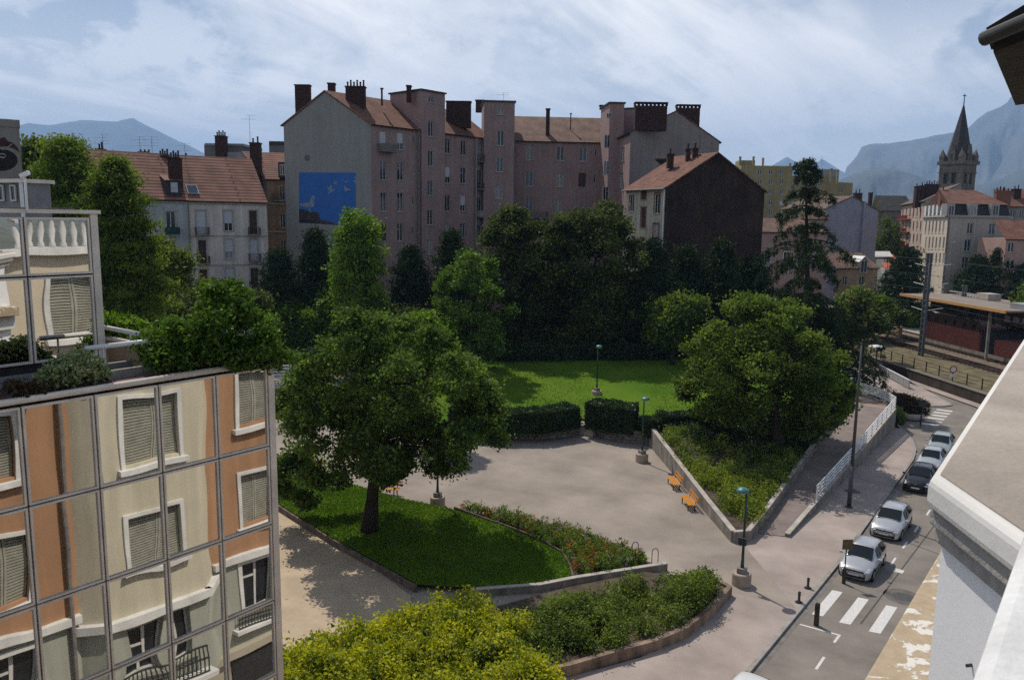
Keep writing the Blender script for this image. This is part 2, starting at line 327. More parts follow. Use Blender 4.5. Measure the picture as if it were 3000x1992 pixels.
sheet('plaza', [(-11.35, 38.35), (-16.7, 44.7), (-14.95, 47.7), (-17.5, 50), (-24, 53), (-31.2, 60.2), (-38.4, 61.2), (-44, 53), (-80, 60), (-80, 20), (-40, 18), (-18, 22), (-14.3, 33.5), (-14.35, 38.0)], .116, PLAZA)
sheet('pavement', [(-2.6, -8), (-2.6, 70), (.7, 70), (.7, -8)], .12, PAVE); ribbon('kerb', [(-2.66, -8), (-2.66, 70)], .14, -.1, .13, KERB)
sheet('pavement', [(-16.0, 91.8), (-14.0, 93.6), (-13.4, 94.8), (-20.3, 107.0), (-23.5, 107.5), (-42, 128), (-46, 128), (-27.5, 106), (-22.8, 100.2)], .12, PAVE)   # traffic island
ribbon('kerb', [(-22.8, 100.2), (-16.0, 91.8), (-14.0, 93.6), (-13.4, 94.8), (-20.3, 107.0)], .16, -.1, .125, KERB)
sheet('grit_court', [(-46, 32.5), (-27.0, 27.3), (-24.5, 24), (-22, 10), (-50, 10)], .14, SAND)
# storm drain grating on the pavement
disc('drain_cover', (-14.0, 58.6), .65, .125, DARKMETAL, None, 4); bpy.data.objects['drain_cover']['kind'] = 'structure'
sheet('play_yard', [tuple(G(x, y, .1)[:2]) for x, y in ((560, 1250), (1150, 1235), (1180, 1075), (900, 1050), (560, 1060))], .108, mat('yard_paving', (.27, .24, .215), .12, .3, .95, .3, 25, speck=.2))
# ---- upper lawn, rising gently away from the hedges
def grid_sheet(name, rows, m, noise=.04, n_sub=10, kind='structure'):
    mb = MB(); R = []
    for r in range(len(rows) - 1):
        for k in range(n_sub if r < len(rows) - 2 else n_sub + 1):
            t = k / n_sub; R.append([np.array(a) * (1 - t) + np.array(b) * t for a, b in zip(rows[r], rows[r + 1])])
    n = len(R[0]); vs = [p + np.array([0, 0, random.uniform(-noise, noise)]) for row in R for p in row]
    mb.add(vs, [(i * n + j, i * n + j + 1, (i + 1) * n + j + 1, (i + 1) * n + j) for i in range(len(R) - 1) for j in range(n - 1)])
    o = mb.build(name, m, None, True); tag(o, kind=kind); return o
FRONT = [(-47.5, 50.0), (-45.5, 51.8), (-43.3, 53.6), (-38.6, 60.6), (-37.4, 61.2), (-31.2, 60.8), (-26, 66.2), (-20.3, 73.5), (-18.6, 83.5)]
BACK = [(-70, 63.5), (-66, 66.3), (-62, 69), (-54.3, 73), (-50, 76.5), (-45.6, 80), (-39.6, 86), (-33, 92), (-27, 98)]
def lz(p, z): return (p[0], p[1], z)
def densify(P, k=3):
    o = []
    for a, b in zip(P[:-1], P[1:]):
        for i in range(k): t = i / k; o.append((a[0]*(1-t)+b[0]*t, a[1]*(1-t)+b[1]*t))
    return o + [P[-1]]
FR, BK = densify(FRONT), densify(BACK)
grid_sheet('upper_lawn', [[lz(p, 1.05) for p in FR], [lz(((p[0]+q[0])/2, (p[1]+q[1])/2), 2.2) for p, q in zip(FR, BK)], [lz(q, 3.0) for q in BK]], GRASS)
grid_sheet('terrain', [[lz(q, 2.99) for q in BK], [(q[0] - 40, q[1] + 50, 3.4) for q in BK]], mat('wood_floor', (.07, .075, .03), .3, 1.2, .95, .5, 20), .1, 6)
# ---- lower lawn with its edging
LOW = [(-52, 33.5), (-44, 31.0), (-35, 29.15), (-27.2, 27.95), (-24.5, 29.6), (-22.4, 31.9), (-21.4, 33.6), (-23.5, 35.9), (-28.3, 36.9), (-33, 37.1), (-37.4, 36.4), (-48, 36.2), (-60, 36.5)]
sheet('lower_lawn', LOW, .46, GRASS)
WOODE = mat('wooden_edging', (.16, .125, .1), .25, 3, .9, .4, 20)
def blades(name, poly, z, n, h, m):
    xs = [q[0] for q in poly]; ys = [q[1] for q in poly]; X = RNG.uniform(min(xs), max(xs), n * 3); Y = RNG.uniform(min(ys), max(ys), n * 3); ins = np.zeros(len(X), bool)
    for i in range(len(poly)):
        a, b = poly[i], poly[i - 1]
        if a[1] == b[1]: continue
        ins ^= ((a[1] > Y) != (b[1] > Y)) & (X < (b[0]-a[0])*(Y-a[1])/(b[1]-a[1]) + a[0])
    X, Y = X[ins][:n], Y[ins][:n]; k = len(X); Z = np.array([z(x, y) for x, y in zip(X, Y)]) if callable(z) else np.full(k, z); a = RNG.uniform(0, 6.283, k); hh = h * RNG.uniform(.5, 1.3, k); w = .03
    B = np.stack([X, Y, Z], 1); s_ = np.stack([np.cos(a), np.sin(a), np.zeros(k)], 1) * w; ln = np.stack([RNG.normal(size=k) * .5, RNG.normal(size=k) * .5, np.ones(k)], 1) * hh[:, None]
    V = np.stack([B - s_, B + s_, B + s_ * .3 + ln, B - s_ * .3 + ln], 1).reshape(-1, 3); me = bpy.data.meshes.new(name); me.vertices.add(4*k); me.loops.add(4*k); me.polygons.add(k)
    me.vertices.foreach_set('co', V.astype(np.float32).ravel()); me.loops.foreach_set('vertex_index', np.arange(4*k, dtype=np.int32)); me.polygons.foreach_set('loop_start', np.arange(0, 4*k, 4, dtype=np.int32)); me.polygons.foreach_set('loop_total', np.full(k, 4, dtype=np.int32)); me.update(calc_edges=True)
    return tag(link(name, me, m), kind='stuff')
LEAF_GR = leafmat('grass_blade', (.075, .145, .007), (.16, .27, .016), .3, .6, .35)
blades('grass', LOW, .455, 60000, .10, LEAF_GR)
UP = FRONT + BACK[::-1]
def upz(x, y):
    d0 = min(math.hypot(x - p[0], y - p[1]) for p in FR); d1 = min(math.hypot(x - p[0], y - p[1]) for p in BK); t = d0 / (d0 + d1 + 1e-6); return (1.05 + 2.3 * t if t < .5 else 2.2 + 1.6 * (t - .5)) - .05
blades('grass', UP, upz, 45000, .16, LEAF_GR)
ed = thing('lawn_edging', 'low weathered timber edging between the tree lawn and the sandy court', 'edging', (-35, 29, 0))
P = densify([(-52, 33.3), (-44, 30.8), (-35, 28.95), (-27.1, 27.75)], 5)
for a, b in zip(P[:-1], P[1:]):
    ribbon('plank', [a, (b[0] - (b[0]-a[0])*.015, b[1] - (b[1]-a[1])*.015)], .13, 0, .5 + random.uniform(-.015, .015), WOODE, ed)
ed2 = thing('flowerbed_edging', 'curved dark timber edging between the lawn and the flower bed', 'edging', (-25, 36, 0))
P = densify([(-33, 37.3), (-28.3, 37.0), (-25.5, 36.6), (-23.6, 35.9), (-22.4, 34.8), (-21.5, 33.7)], 3)
for a, b in zip(P[:-1], P[1:]): ribbon('plank', [a, b], .1, .1, .56 + random.uniform(-.02, .02), WOODE, ed2)
sheet('flower_soil', [(-33, 37.35), (-28.3, 37.0), (-23.6, 35.9), (-21.5, 33.7), (-18.7, 38.2), (-24, 38.9), (-30, 38.6)], .30, EARTH)
# ---- concrete planter walls
def wall_run(name, P, w, z0, zs, m, label, cap=.0, capm=None):
    r = thing(name, label, 'wall', (P[0][0], P[0][1], 0))
    ribbon('wall_face', P, w, z0, 0, m, r, zf=lambda i: zs[i])
    if cap: ribbon('coping', P, w + .04, 0, 0, capm or CONC2, r, zf=lambda i: zs[i] + cap) and None
    return r
def coping(r, P, w, zs, t=.05, m=None):
    A, B = offset(P, w / 2), offset(P, -w / 2); m = m or CONC2
    for i in range(len(P) - 1):
        q = [A[i], B[i], B[i+1], A[i+1]]; za, zb = zs[i], zs[i+1]
        MB().add([(*q[0], za), (*q[1], za), (*q[2], zb), (*q[3], zb), (*q[0], za+t), (*q[1], za+t), (*q[2], zb+t), (*q[3], zb+t)], [(4,5,6,7),(0,4,7,3),(1,2,6,5),(0,1,5,4),(2,3,7,6)]).build('coping', m, r)
P1 = [(-24.6, 29.2), (-22.3, 31.8), (-21.3, 33.6), (-18.4, 38.3)]
w = wall_run('planter_wall', P1, .24, -.1, [.5, .5, .52, .5], CONC, 'straight concrete wall along the front of the flower bed'); coping(w, P1, .28, [.5, .5, .52, .5])
P2 = [(-22.3, 28.0), (-20.6, 30.2), (-19.2, 32.4)]
w = wall_run('stair_wall', P2, .3, -.1, [.35, .35, .35], CONC, 'short low concrete wall beside the garden steps, half hidden by shrubs'); coping(w, P2, .34, [.35]*3)
st = thing('garden_steps', 'concrete garden steps between the golden hedge and the green shrubs', 'steps', (-21, 27, 0))
for i in range(4): MB().box(-21.6 + i * .42, -21.2 + i * .42, 25.4 + i*.5, 28.4 + i*.5, -.05, .14 + .11 * (3 - i)).build('step', CONC2, st)
P3 = densify([(-19.6, 22.0), (-17.6, 25.3), (-16.9, 26.4), (-16.0, 28.4), (-15.0, 30.5), (-14.45, 32.3), (-14.35, 34.5), (-14.45, 36.5), (-14.5, 37.6), (-15.4, 38.0)], 2)
WARM = mat('planter_concrete', (.34, .245, .18), .2, 1.2, .9, .3, 20, streak=.4)
w = wall_run('planter_wall', P3, .26, -.1, [.62]*len(P3), WARM, 'curved stained concrete wall of the shrub bed facing the pavement')
sheet('shrub_soil', P3 + [(-18.8, 36.6), (-21, 32.5), (-23, 27.5), (-23, 21)], .5, EARTH)
# ---- raised bed between the plaza and the ramp
P4 = [(-31.1, 60.3), (-27.5, 56.2), (-24, 52.2), (-20.5, 48.2), (-17.05, 44.35)]; Z4 = [1.75, 1.5, 1.25, 1.0, .78]
w = wall_run('bed_wall', P4, .3, -.1, Z4, CONC, 'long concrete retaining wall behind the two orange benches'); coping(w, P4, .34, Z4)
P5 = [(-17.05, 44.3), (-16.45, 45.1), (-16.9, 50), (-17.5, 55), (-18.3, 62.5), (-19.2, 70), (-19.4, 76)]; Z5 = [.78, .75, .95, 1.15, 1.5, 1.85, 2.0]
w = wall_run('bed_wall', P5, .26, -.1, Z5, CONC, 'low concrete wall between the yellow-green shrubs and the ramp'); coping(w, P5, .3, Z5)
sheet('bed_soil', [(-31, 60.6, 1.5), (-26, 66, 1.5), (-20, 73.5, 1.7), (-19.3, 70, 1.6), (-18.4, 62.5, 1.3), (-17.6, 55, 1.0), (-17, 50, .8), (-16.6, 45.3, .6), (-17.1, 44.6, .6), (-20.5, 48.4, .85), (-24, 52.4, 1.1), (-27.5, 56.4, 1.35)], 1, EARTH)
# ---- ramp with its outer wall
RW = [(-14.8, 47.2), (-14.95, 51), (-15.1, 56), (-15.35, 64), (-15.65, 72), (-15.95, 80)]; RZ = [.16, .32, .55, .95, 1.4, 1.85]
RAMPM = mat('ramp_paving', (.25, .2, .18), .1, .8, .9, .3, 45, speck=.15)
sheet('ramp', [(a[0], a[1], z) for a, z in zip(RW, RZ)] + [(-19.3, 80, 1.85), (-19.2, 70, 1.3), (-18.3, 62.5, .9), (-17.5, 55, .52), (-16.9, 50, .3), (-16.45, 46.6, .13)], 0, RAMPM)
w = wall_run('ramp_wall', RW, .26, -.1, [z + .14 for z in RZ], CONC, 'tapering concrete wall of the ramp beside the pavement'); coping(w, RW, .3, [z + .14 for z in RZ])
P6 = [(-16.0, 80.2), (-17.4, 82.5), (-19.6, 84.5), (-23, 87)]
w = wall_run('ramp_wall', P6, .26, -.1, [1.95]*4, CONC, 'concrete wall turning the corner at the top of the ramp')
sheet('ramp', [(-15.95, 80, 1.845), (-17.4, 82.3, 1.845), (-19.6, 84.3, 1.845), (-23, 87, 1.845), (-24, 82, 1.845), (-19.3, 80, 1.845)], 0, mat('terrace_paving', (.34, .24, .19), .1, .8, .9, .2, 45))
# ---- dry stone walls under the hedges
STONE = [mat('stone_%s' % c, col, .2, 6, .95, .5, 14) for c, col in (('grey', (.23, .21, .19)), ('warm', (.27, .22, .18)), ('pale', (.33, .31, .28)))]
def stone_mesh(k):
    bm = bmesh.new(); bmesh.ops.create_cube(bm, size=1)
    bmesh.ops.bevel(bm, geom=bm.edges[:], offset=.14, segments=1, affect='EDGES', profile=.6)
    rr = random.Random(k)
    for v in bm.verts: v.co += Vector((rr.uniform(-.07, .07), rr.uniform(-.07, .07), rr.uniform(-.07, .07)))
    me = bpy.data.meshes.new('stone'); bm.to_mesh(me); bm.free(); me.materials.append(STONE[k % 3]); return me
STM = [stone_mesh(k) for k in range(9)]
def stone_wall(name, P, h, label):
    r = thing(name, label, 'wall', (P[0][0], P[0][1], 0)); ribbon('wall_core', P, .3, -.1, h - .12, mat('stone_core', (.07, .06, .05), .2, 4, .95), r)
    seg = []; 
    for a, b in zip(P[:-1], P[1:]): seg.append((np.array(a), np.array(b), math.dist(a, b)))
    tot = sum(s[2] for s in seg); z = .1
    while z < h:
        rh = random.uniform(.22, .32); s = random.uniform(0, .3)
        while s < tot:
            l = random.uniform(.38, .75); q = s + l / 2
            for a, b, d in seg:
                if q <= d: break
                q -= d
            t = (b - a) / d; c = a + t * min(q, d)
            o = bpy.data.objects.new('stone', random.choice(STM)); COL.objects.link(o); o.parent = r
            o.location = (c[0] - P[0][0], c[1] - P[0][1], z + rh / 2); o.scale = (l * .96, .5 + random.uniform(-.05, .05), rh * .95); o.rotation_euler = (0, 0, math.atan2(t[1], t[0]))
            s += l
        z += rh
    return r
gp = lambda *q: [tuple(G(x, y, .12)[:2]) for x, y in q]
stone_wall('stone_wall', gp((1330, 1262), (1446, 1280), (1573, 1287), (1669, 1277), (1704, 1268)), 1.1, 'curved dry stone wall below the long dark hedge left of the gap')
stone_wall('stone_wall', gp((1733, 1266), (1765, 1281), (1828, 1294), (1906, 1300)), 1.1, 'curved dry stone wall below the glossy hedge right of the gap')
stp = thing('garden_steps', 'narrow worn stone steps in the gap between the two stone walls', 'steps', (-38, 60, 0))
for i in range(4):
    c = G(1717, 1264 - i * 5, .12 + .25 * i); MB().box(c[0] - 1.0, c[0] + .9, c[1] - .3, c[1] + .9, .0, .3 + .24 * i).build('step', CONC2, stp)

# ------------------------------------------------------------------ mountains and air
def fbm(x, y, s):
    v = 0
    for k in range(5):
        f = 2 ** k; v += (math.sin(x * f * 1.3 + s * 3.1 + 1.7 * math.sin(y * f * .9 + s)) * math.cos(y * f * 1.1 - s * 1.7 + 1.3 * math.sin(x * f * .7))) / f ** 1.0
    return v
def mountain(name, outline, dist, m, front=.62, seed=0, cols=150, rows=26, crag=.05):
    xs = np.array([p[0] for p in outline], float); ys = np.array([p[1] for p in outline], float); X = np.linspace(xs[0], xs[-1], cols); Y = np.interp(X, xs, ys)
    mb = MB(); vs = []
    for r in range(rows + 8):
        for px, py in zip(X, Y):
            ridge = HZ(px, py + 2.5 * fbm(px * .013, 1, seed), dist); hz = ridge[2]; q_ = (px - X[0]) / (X[-1] - X[0]); hz = hz * min(1, min(q_, 1 - q_) / .06 + .02); base = CAM * np.array([1, 1, 0]); d = ridge - base; d[2] = 0
            if r <= rows:
                t = r / rows; k = front + (1 - front) * t; prof = t ** 1.25
            else:
                t = (r - rows) / 7; k = 1 + .12 * t; prof = 1 - t
            w = math.sin(math.pi * min(t, 1)) if r <= rows else 0
            z = -70 + (hz + 70) * prof * (1 + crag * w * fbm(px * .02, t * 6, seed + 2) * 2.0)
            p = base + d * (k + .012 * w * fbm(px * .03, t * 5, seed)); vs.append((p[0], p[1], z))
    n = cols; mb.add(vs, [(i * n + j, i * n + j + 1, (i + 1) * n + j + 1, (i + 1) * n + j) for i in range(rows + 7) for j in range(n - 1)])
    return tag(mb.build(name, m, None, True), kind='structure')
MTN = mat('mountain_forest', (.04, .055, .05), .25, .0022, .95, detail=10, col2=(.075, .085, .075))
ROCK = mat('mountain_rock', (.12, .12, .115), .2, .0016, .95, detail=10, col2=(.055, .068, .055))
z5 = lambda *q: [(2150 + x / 2.412, 250 + y / 2.412) for x, y in q]
mountain('mountain', [(-420, 520), (-200, 440), (0, 385), (80, 362), (140, 366), (200, 358), (240, 351), (290, 354), (340, 358), (390, 348), (440, 373), (500, 402), (560, 432), (640, 470), (760, 530), (900, 590), (1000, 640)], 11000, MTN, seed=1)
mountain('mountain', [(-300, 480), (60, 405), (170, 402), (260, 430), (330, 470), (420, 520), (520, 580), (600, 620)], 8600, MTN, seed=5, front=.7)
mountain('mountain', z5((150, 640), (215, 610), (280, 560), (375, 505), (470, 565), (520, 600), (560, 570), (620, 520), (680, 553), (740, 592), (900, 660)), 11500, ROCK, front=.85, seed=2)
mountain('mountain', z5((640, 720), (720, 640), (770, 595), (830, 545), (870, 500), (905, 432), (960, 415), (1010, 410), (1100, 412), (1240, 390), (1340, 372), (1420, 352), (1500, 340), (1600, 325), (1650, 305), (1720, 240), (1790, 190), (1870, 165), (1930, 130), (1962, 85), (2050, 70), (2300, 20), (2700, 60), (3100, 260), (3400, 480)), 7600, ROCK, front=.5, seed=3, cols=190, crag=.07)
mountain('mountain', z5((560, 760), (760, 660), (820, 640), (930, 605), (1050, 588), (1150, 600), (1250, 620), (1340, 655), (1430, 692), (1560, 720), (1750, 700), (1900, 650), (2100, 560), (2600, 500), (3200, 640)), 4300, MTN, front=.55, seed=4, cols=170, crag=.09)
HAZE = 1.05e-4
def haze():
    m = bpy.data.materials.new('haze_air'); m.use_nodes = True; nt = m.node_tree; nt.nodes.remove(nt.nodes['Principled BSDF'])
    v = nt.nodes.new('ShaderNodeVolumePrincipled'); v.inputs['Color'].default_value = (.44, .66, 1.0, 1); v.inputs['Density'].default_value = HAZE; v.inputs['Anisotropy'].default_value = .0
    nt.links.new(v.outputs[0], nt.nodes['Material Output'].inputs['Volume'])
    o = MB().box(-17500, 6000, -6000, 15200, -90, 1650).build('haze', m); tag(o, kind='stuff'); return o
# ------------------------------------------------------------------ foliage
def leaf_mesh(name, C, out, size, m, aspect=.6, upb=.35, rnd=.95, flat=None):
    n = len(C); nr = RNG.normal(size=(n, 3)); nr /= np.linalg.norm(nr, axis=1)[:, None]
    nv = out * .45 + nr * rnd + np.array([0, 0, upb]); nv /= np.linalg.norm(nv, axis=1)[:, None] + 1e-9
    t = np.cross(nv, RNG.normal(size=(n, 3))); t /= np.linalg.norm(t, axis=1)[:, None] + 1e-9; b = np.cross(nv, t)
    L = size * RNG.uniform(.65, 1.3, (n, 1)); Wd = L * aspect
    V = np.stack([C - t * L * .5, C + b * Wd * .5 - t * L * .06 + nv * L * .07, C + t * L * .5, C - b * Wd * .5 - t * L * .06 + nv * L * .07], 1).reshape(-1, 3)
    me = bpy.data.meshes.new(name); me.vertices.add(4 * n); me.loops.add(4 * n); me.polygons.add(n)
    me.vertices.foreach_set('co', V.astype(np.float32).ravel()); me.loops.foreach_set('vertex_index', np.arange(4 * n, dtype=np.int32))
    me.polygons.foreach_set('loop_start', np.arange(0, 4 * n, 4, dtype=np.int32)); me.polygons.foreach_set('loop_total', np.full(n, 4, dtype=np.int32))
    me.update(calc_edges=True); me.materials.append(m); return me
def unit(n):
    v = RNG.normal(size=(n, 3)); return v / np.linalg.norm(v, axis=1)[:, None]
def ellipsoid_clumps(c, r, n, lo=.5, squash_bottom=.0):
    u = unit(n); k = RNG.uniform(lo ** 3, 1, (n, 1)) ** (1 / 3); p = u * k
    if squash_bottom: p[:, 2] = np.where(p[:, 2] < 0, p[:, 2] * (1 - squash_bottom), p[:, 2])
    return np.array(c) + p * np.array(r), u
def cloud_leaves(cl, out, per, spread, flat=1.0):
    n = len(cl); k = RNG.poisson(per, n); idx = np.repeat(np.arange(n), k); s = spread * RNG.uniform(.5, 1.4, n)[idx][:, None]
    d = RNG.normal(size=(len(idx), 3)) * s * .5; d[:, 2] *= flat
    return cl[idx] + d, out[idx] * .6 + unit(len(idx)) * .4
def crown_round(c, r, blobs, clumps, per, spread, lo=.55, seed=0, bottom=.35):
    """many sub-crowns (boughs) spread over an ellipsoid, leaf clumps on each"""
    rr = np.random.default_rng(seed); P = []; O = []
    u = rr.normal(size=(blobs, 3)); u /= np.linalg.norm(u, axis=1)[:, None]
    u[:, 2] = np.where(u[:, 2] < -.2, u[:, 2] * (1 - bottom), u[:, 2])
    for k in range(blobs):
        f = rr.uniform(.38, .84); bc = np.array(c) + u[k] * np.array(r) * f; s = rr.uniform(.20, .40)
        br = np.array(r) * s * np.array([rr.uniform(.8, 1.2), rr.uniform(.8, 1.2), rr.uniform(.5, .85)])
        a, o = ellipsoid_clumps(bc, br, max(3, clumps // blobs), lo); P.append(a); O.append(o)
    return np.concatenate(P), np.concatenate(O)
def crown_cone(c_xy, z0, z1, r, n, power=.9, seed=0):
    rr = np.random.default_rng(seed); t = rr.uniform(0, 1, n) ** 1.25; z = z0 + (z1 - z0) * t; R = r * (1 - t) ** power + .12
    lay = .78 + .30 * np.sin(z * 2 * math.pi / ((z1 - z0) / 9) + rr.uniform(0, .8, n)); a = rr.uniform(0, 2 * math.pi, n)
    lob = 1 + .22 * np.sin(a * 4 + z * 1.7 + seed) + .14 * np.sin(a * 7 - z * 2.9); k = rr.uniform(.35, 1, n) ** .6; R = R * k * lay * lob
    P = np.stack([c_xy[0] + R * np.cos(a), c_xy[1] + R * np.sin(a), z - .10 * R], 1); O = np.stack([np.cos(a), np.sin(a), np.full(n, .25)], 1); return P, O
def limb_mesh(base, top, r, crown_c, crown_r, nl, seed=0, fork=.35):
    rr = random.Random(seed); mb = MB(); b, t = Vector(base), Vector(top); pts = []; rs = []
    for i in range(6):
        f = i / 5; p = b.lerp(t, f); p.x += rr.uniform(-.1, .1) * f * 2; p.y += rr.uniform(-.1, .1) * f * 2; pts.append(p); rs.append(r * (1.35 if i == 0 else 1) * (1 - .75 * f))
    mb.path(pts, rs, 9)
    for k in range(nl):
        f = rr.uniform(fork, .92); s = b.lerp(t, f); a = k * 2.4 + rr.uniform(-.4, .4); e = Vector(crown_c) + Vector((math.cos(a) * crown_r[0] * rr.uniform(.5, .85), math.sin(a) * crown_r[1] * rr.uniform(.5, .85), rr.uniform(-.35, .5) * crown_r[2]))
        m1 = s.lerp(e, .45) + Vector((0, 0, rr.uniform(.0, .12) * crown_r[2])); r0 = r * (1 - .7 * f) * .6
        mb.path([s, m1, e], [r0, r0 * .55, r0 * .15], 6)
        for j in range(2):
            e2 = m1 + Vector((rr.uniform(-1, 1), rr.uniform(-1, 1), rr.uniform(-.3, 1))) * crown_r[0] * .35; mb.tube(m1, e2, r0 * .4, r0 * .08, 5)
    return mb
def boxdim(b, dist):
    x0, y0, x1, y1 = b; c = HZ((x0 + x1) / 2, (y0 + y1) / 2, dist); top = HZ((x0 + x1) / 2, y0, dist)[2]; bot = HZ((x0 + x1) / 2, y1, dist)[2]
    rx = np.linalg.norm(HZ(x1, y1, dist) - HZ(x0, y1, dist)) / 2; return c, rx, bot, top
def broad_tree(name, label, b, dist, leaf, size, clumps, per, ground=.3, blobs=16, base=None, trunk_r=None, seed=1, group=None, spread=None, aspect=.62, depth=.95, lo=.5):
    c, rx, bot, top = boxdim(b, dist); rz = (top - bot) / 2; cc = (c[0], c[1], (top + bot) / 2); r = (rx * 1.02, rx * depth, rz * 1.02)
    bx = base if base is not None else (c[0], c[1]); root = thing(name, label, 'tree', (bx[0], bx[1], ground), group)
    tr = trunk_r or max(.16, rx * .07)
    limb_mesh((bx[0], bx[1], ground - .2), (cc[0], cc[1], top - rz * .35), tr, cc, r, 9, seed).build('trunk', BARK, root, True)
    P, O = crown_round(cc, r, blobs, clumps, per, 1, lo, seed); P, O = cloud_leaves(P, O, per, spread or rx * .22, .75)
    link('crown', leaf_mesh('crown', P, O, size, leaf, aspect), None, root); return root
def cone_tree(name, label, b, dist, leaf, size, clumps, per, ground=1.0, power=.85, seed=1, group=None, spread=.45, aspect=.3):
    c, rx, bot, top = boxdim(b, dist); root = thing(name, label, 'tree', (c[0], c[1], ground), group)
    mb = MB(); mb.path([(c[0], c[1], ground - .2), (c[0], c[1], top - .3)], [max(.12, rx * .1), .03], 8)
    rr = random.Random(seed); h = top - bot
    for k in range(26):
        f = rr.uniform(0, .9); z = bot + h * f; a = rr.uniform(0, 6.28); R = rx * (1 - f) ** power * .9; mb.tube((c[0], c[1], z), (c[0] + R * math.cos(a), c[1] + R * math.sin(a), z - .12 * R), .05, .015, 5)
    mb.build('trunk', BARK, root, True)
    P, O = crown_cone(c, bot, top, rx * 1.25, clumps, power, seed); P, O = cloud_leaves(P, O, per, spread, .6)
    link('crown', leaf_mesh('crown', P, O, size, leaf, aspect, upb=.2), None, root); return root
def shrub(name, label, blobs, leaf, size, per_m2, cat='shrub', group=None, loc=None, aspect=.6, lo=.72, spread=.18, stems=True, kind=None, bottom=0):
    """blobs: list of (centre, radii)"""
    l = loc if loc is not None else (blobs[0][0][0], blobs[0][0][1], blobs[0][0][2] - blobs[0][1][2]); root = thing(name, label, cat, l, group)
    P = []; O = []
    for c, r in blobs:
        area = 4 * math.pi * ((r[0] * r[1]) ** 1.6 / 3 + (r[0] * r[2]) ** 1.6 / 3 + (r[1] * r[2]) ** 1.6 / 3) ** (1 / 1.6); n = int(area * per_m2)
        a, o = ellipsoid_clumps(c, r, max(12, n), lo, bottom); P.append(a); O.append(o)
    P = np.concatenate(P); O = np.concatenate(O); P, O = cloud_leaves(P, O, 4, spread, .8)
    link('foliage', leaf_mesh('foliage', P, O, size, leaf, aspect), None, root)
    if stems:
        mb = MB()
        for c, r in blobs[:14]:
            for k in range(4):
                a = random.uniform(0, 6.28); mb.tube((c[0] + .15 * math.cos(a), c[1] + .15 * math.sin(a), c[2] - r[2]), (c[0] + r[0] * .7 * math.cos(a), c[1] + r[1] * .7 * math.sin(a), c[2] + r[2] * .4), .035, .012, 5)
        tag(mb.build('stems', BARK, root), kind='stuff')
    return root
def hedge(name, label, P, w, z0, z1, leaf, size, per_m2, group=None):
    root = thing(name, label, 'hedge', (P[0][0], P[0][1], z0), group); C = []; O = []
    for a, b in zip(P[:-1], P[1:]):
        a, b = np.array(a), np.array(b); L = np.linalg.norm(b - a); t = (b - a) / L; nn = np.array([-t[1], t[0]]); hh = z1 - z0
        for (area, kind) in ((L * hh, 's'), (L * hh, 'n'), (L * w, 't'), (w * hh, 'e'), (w * hh, 'f')):
            n = int(area * per_m2); s = RNG.uniform(-.03, 1.03, n) * L; q = RNG.uniform(-1, 1, n) * w / 2; z = RNG.uniform(z0, z1, n); o = np.zeros((n, 3))
            if kind in 'sn': q = np.full(n, (w / 2) * (1 if kind == 'n' else -1)) * (1 - .12 * ((z - z0) / hh) ** 4); o[:, :2] = nn * (1 if kind == 'n' else -1)
            elif kind == 't': z = np.full(n, z1) - .10 * (np.abs(q) / (w / 2)) ** 4; o[:, 2] = 1
            else: s = np.full(n, 0.0 if kind == 'e' else L); o[:, :2] = t * (-1 if kind == 'e' else 1)
            wob = .10 * np.sin(s * 1.7 + z) + .07 * np.sin(s * 4.1)
            C.append(np.stack([a[0] + t[0] * s + nn[0] * q, a[1] + t[1] * s + nn[1] * q, z + wob * (kind == 't')], 1) + RNG.normal(size=(n, 3)) * .06); O.append(o)
    C = np.concatenate(C); O = np.concatenate(O); link('foliage', leaf_mesh('foliage', C, O, size, leaf, .6, .2, .8), None, root)
    ribbon('branches', P, w * .8, z0, z1 - .1, mat('hedge_shade_core', (.012, .016, .008), .3, 6, .95), root); return root  # branches: one solid core, coloured near black for the hedge's inner shade

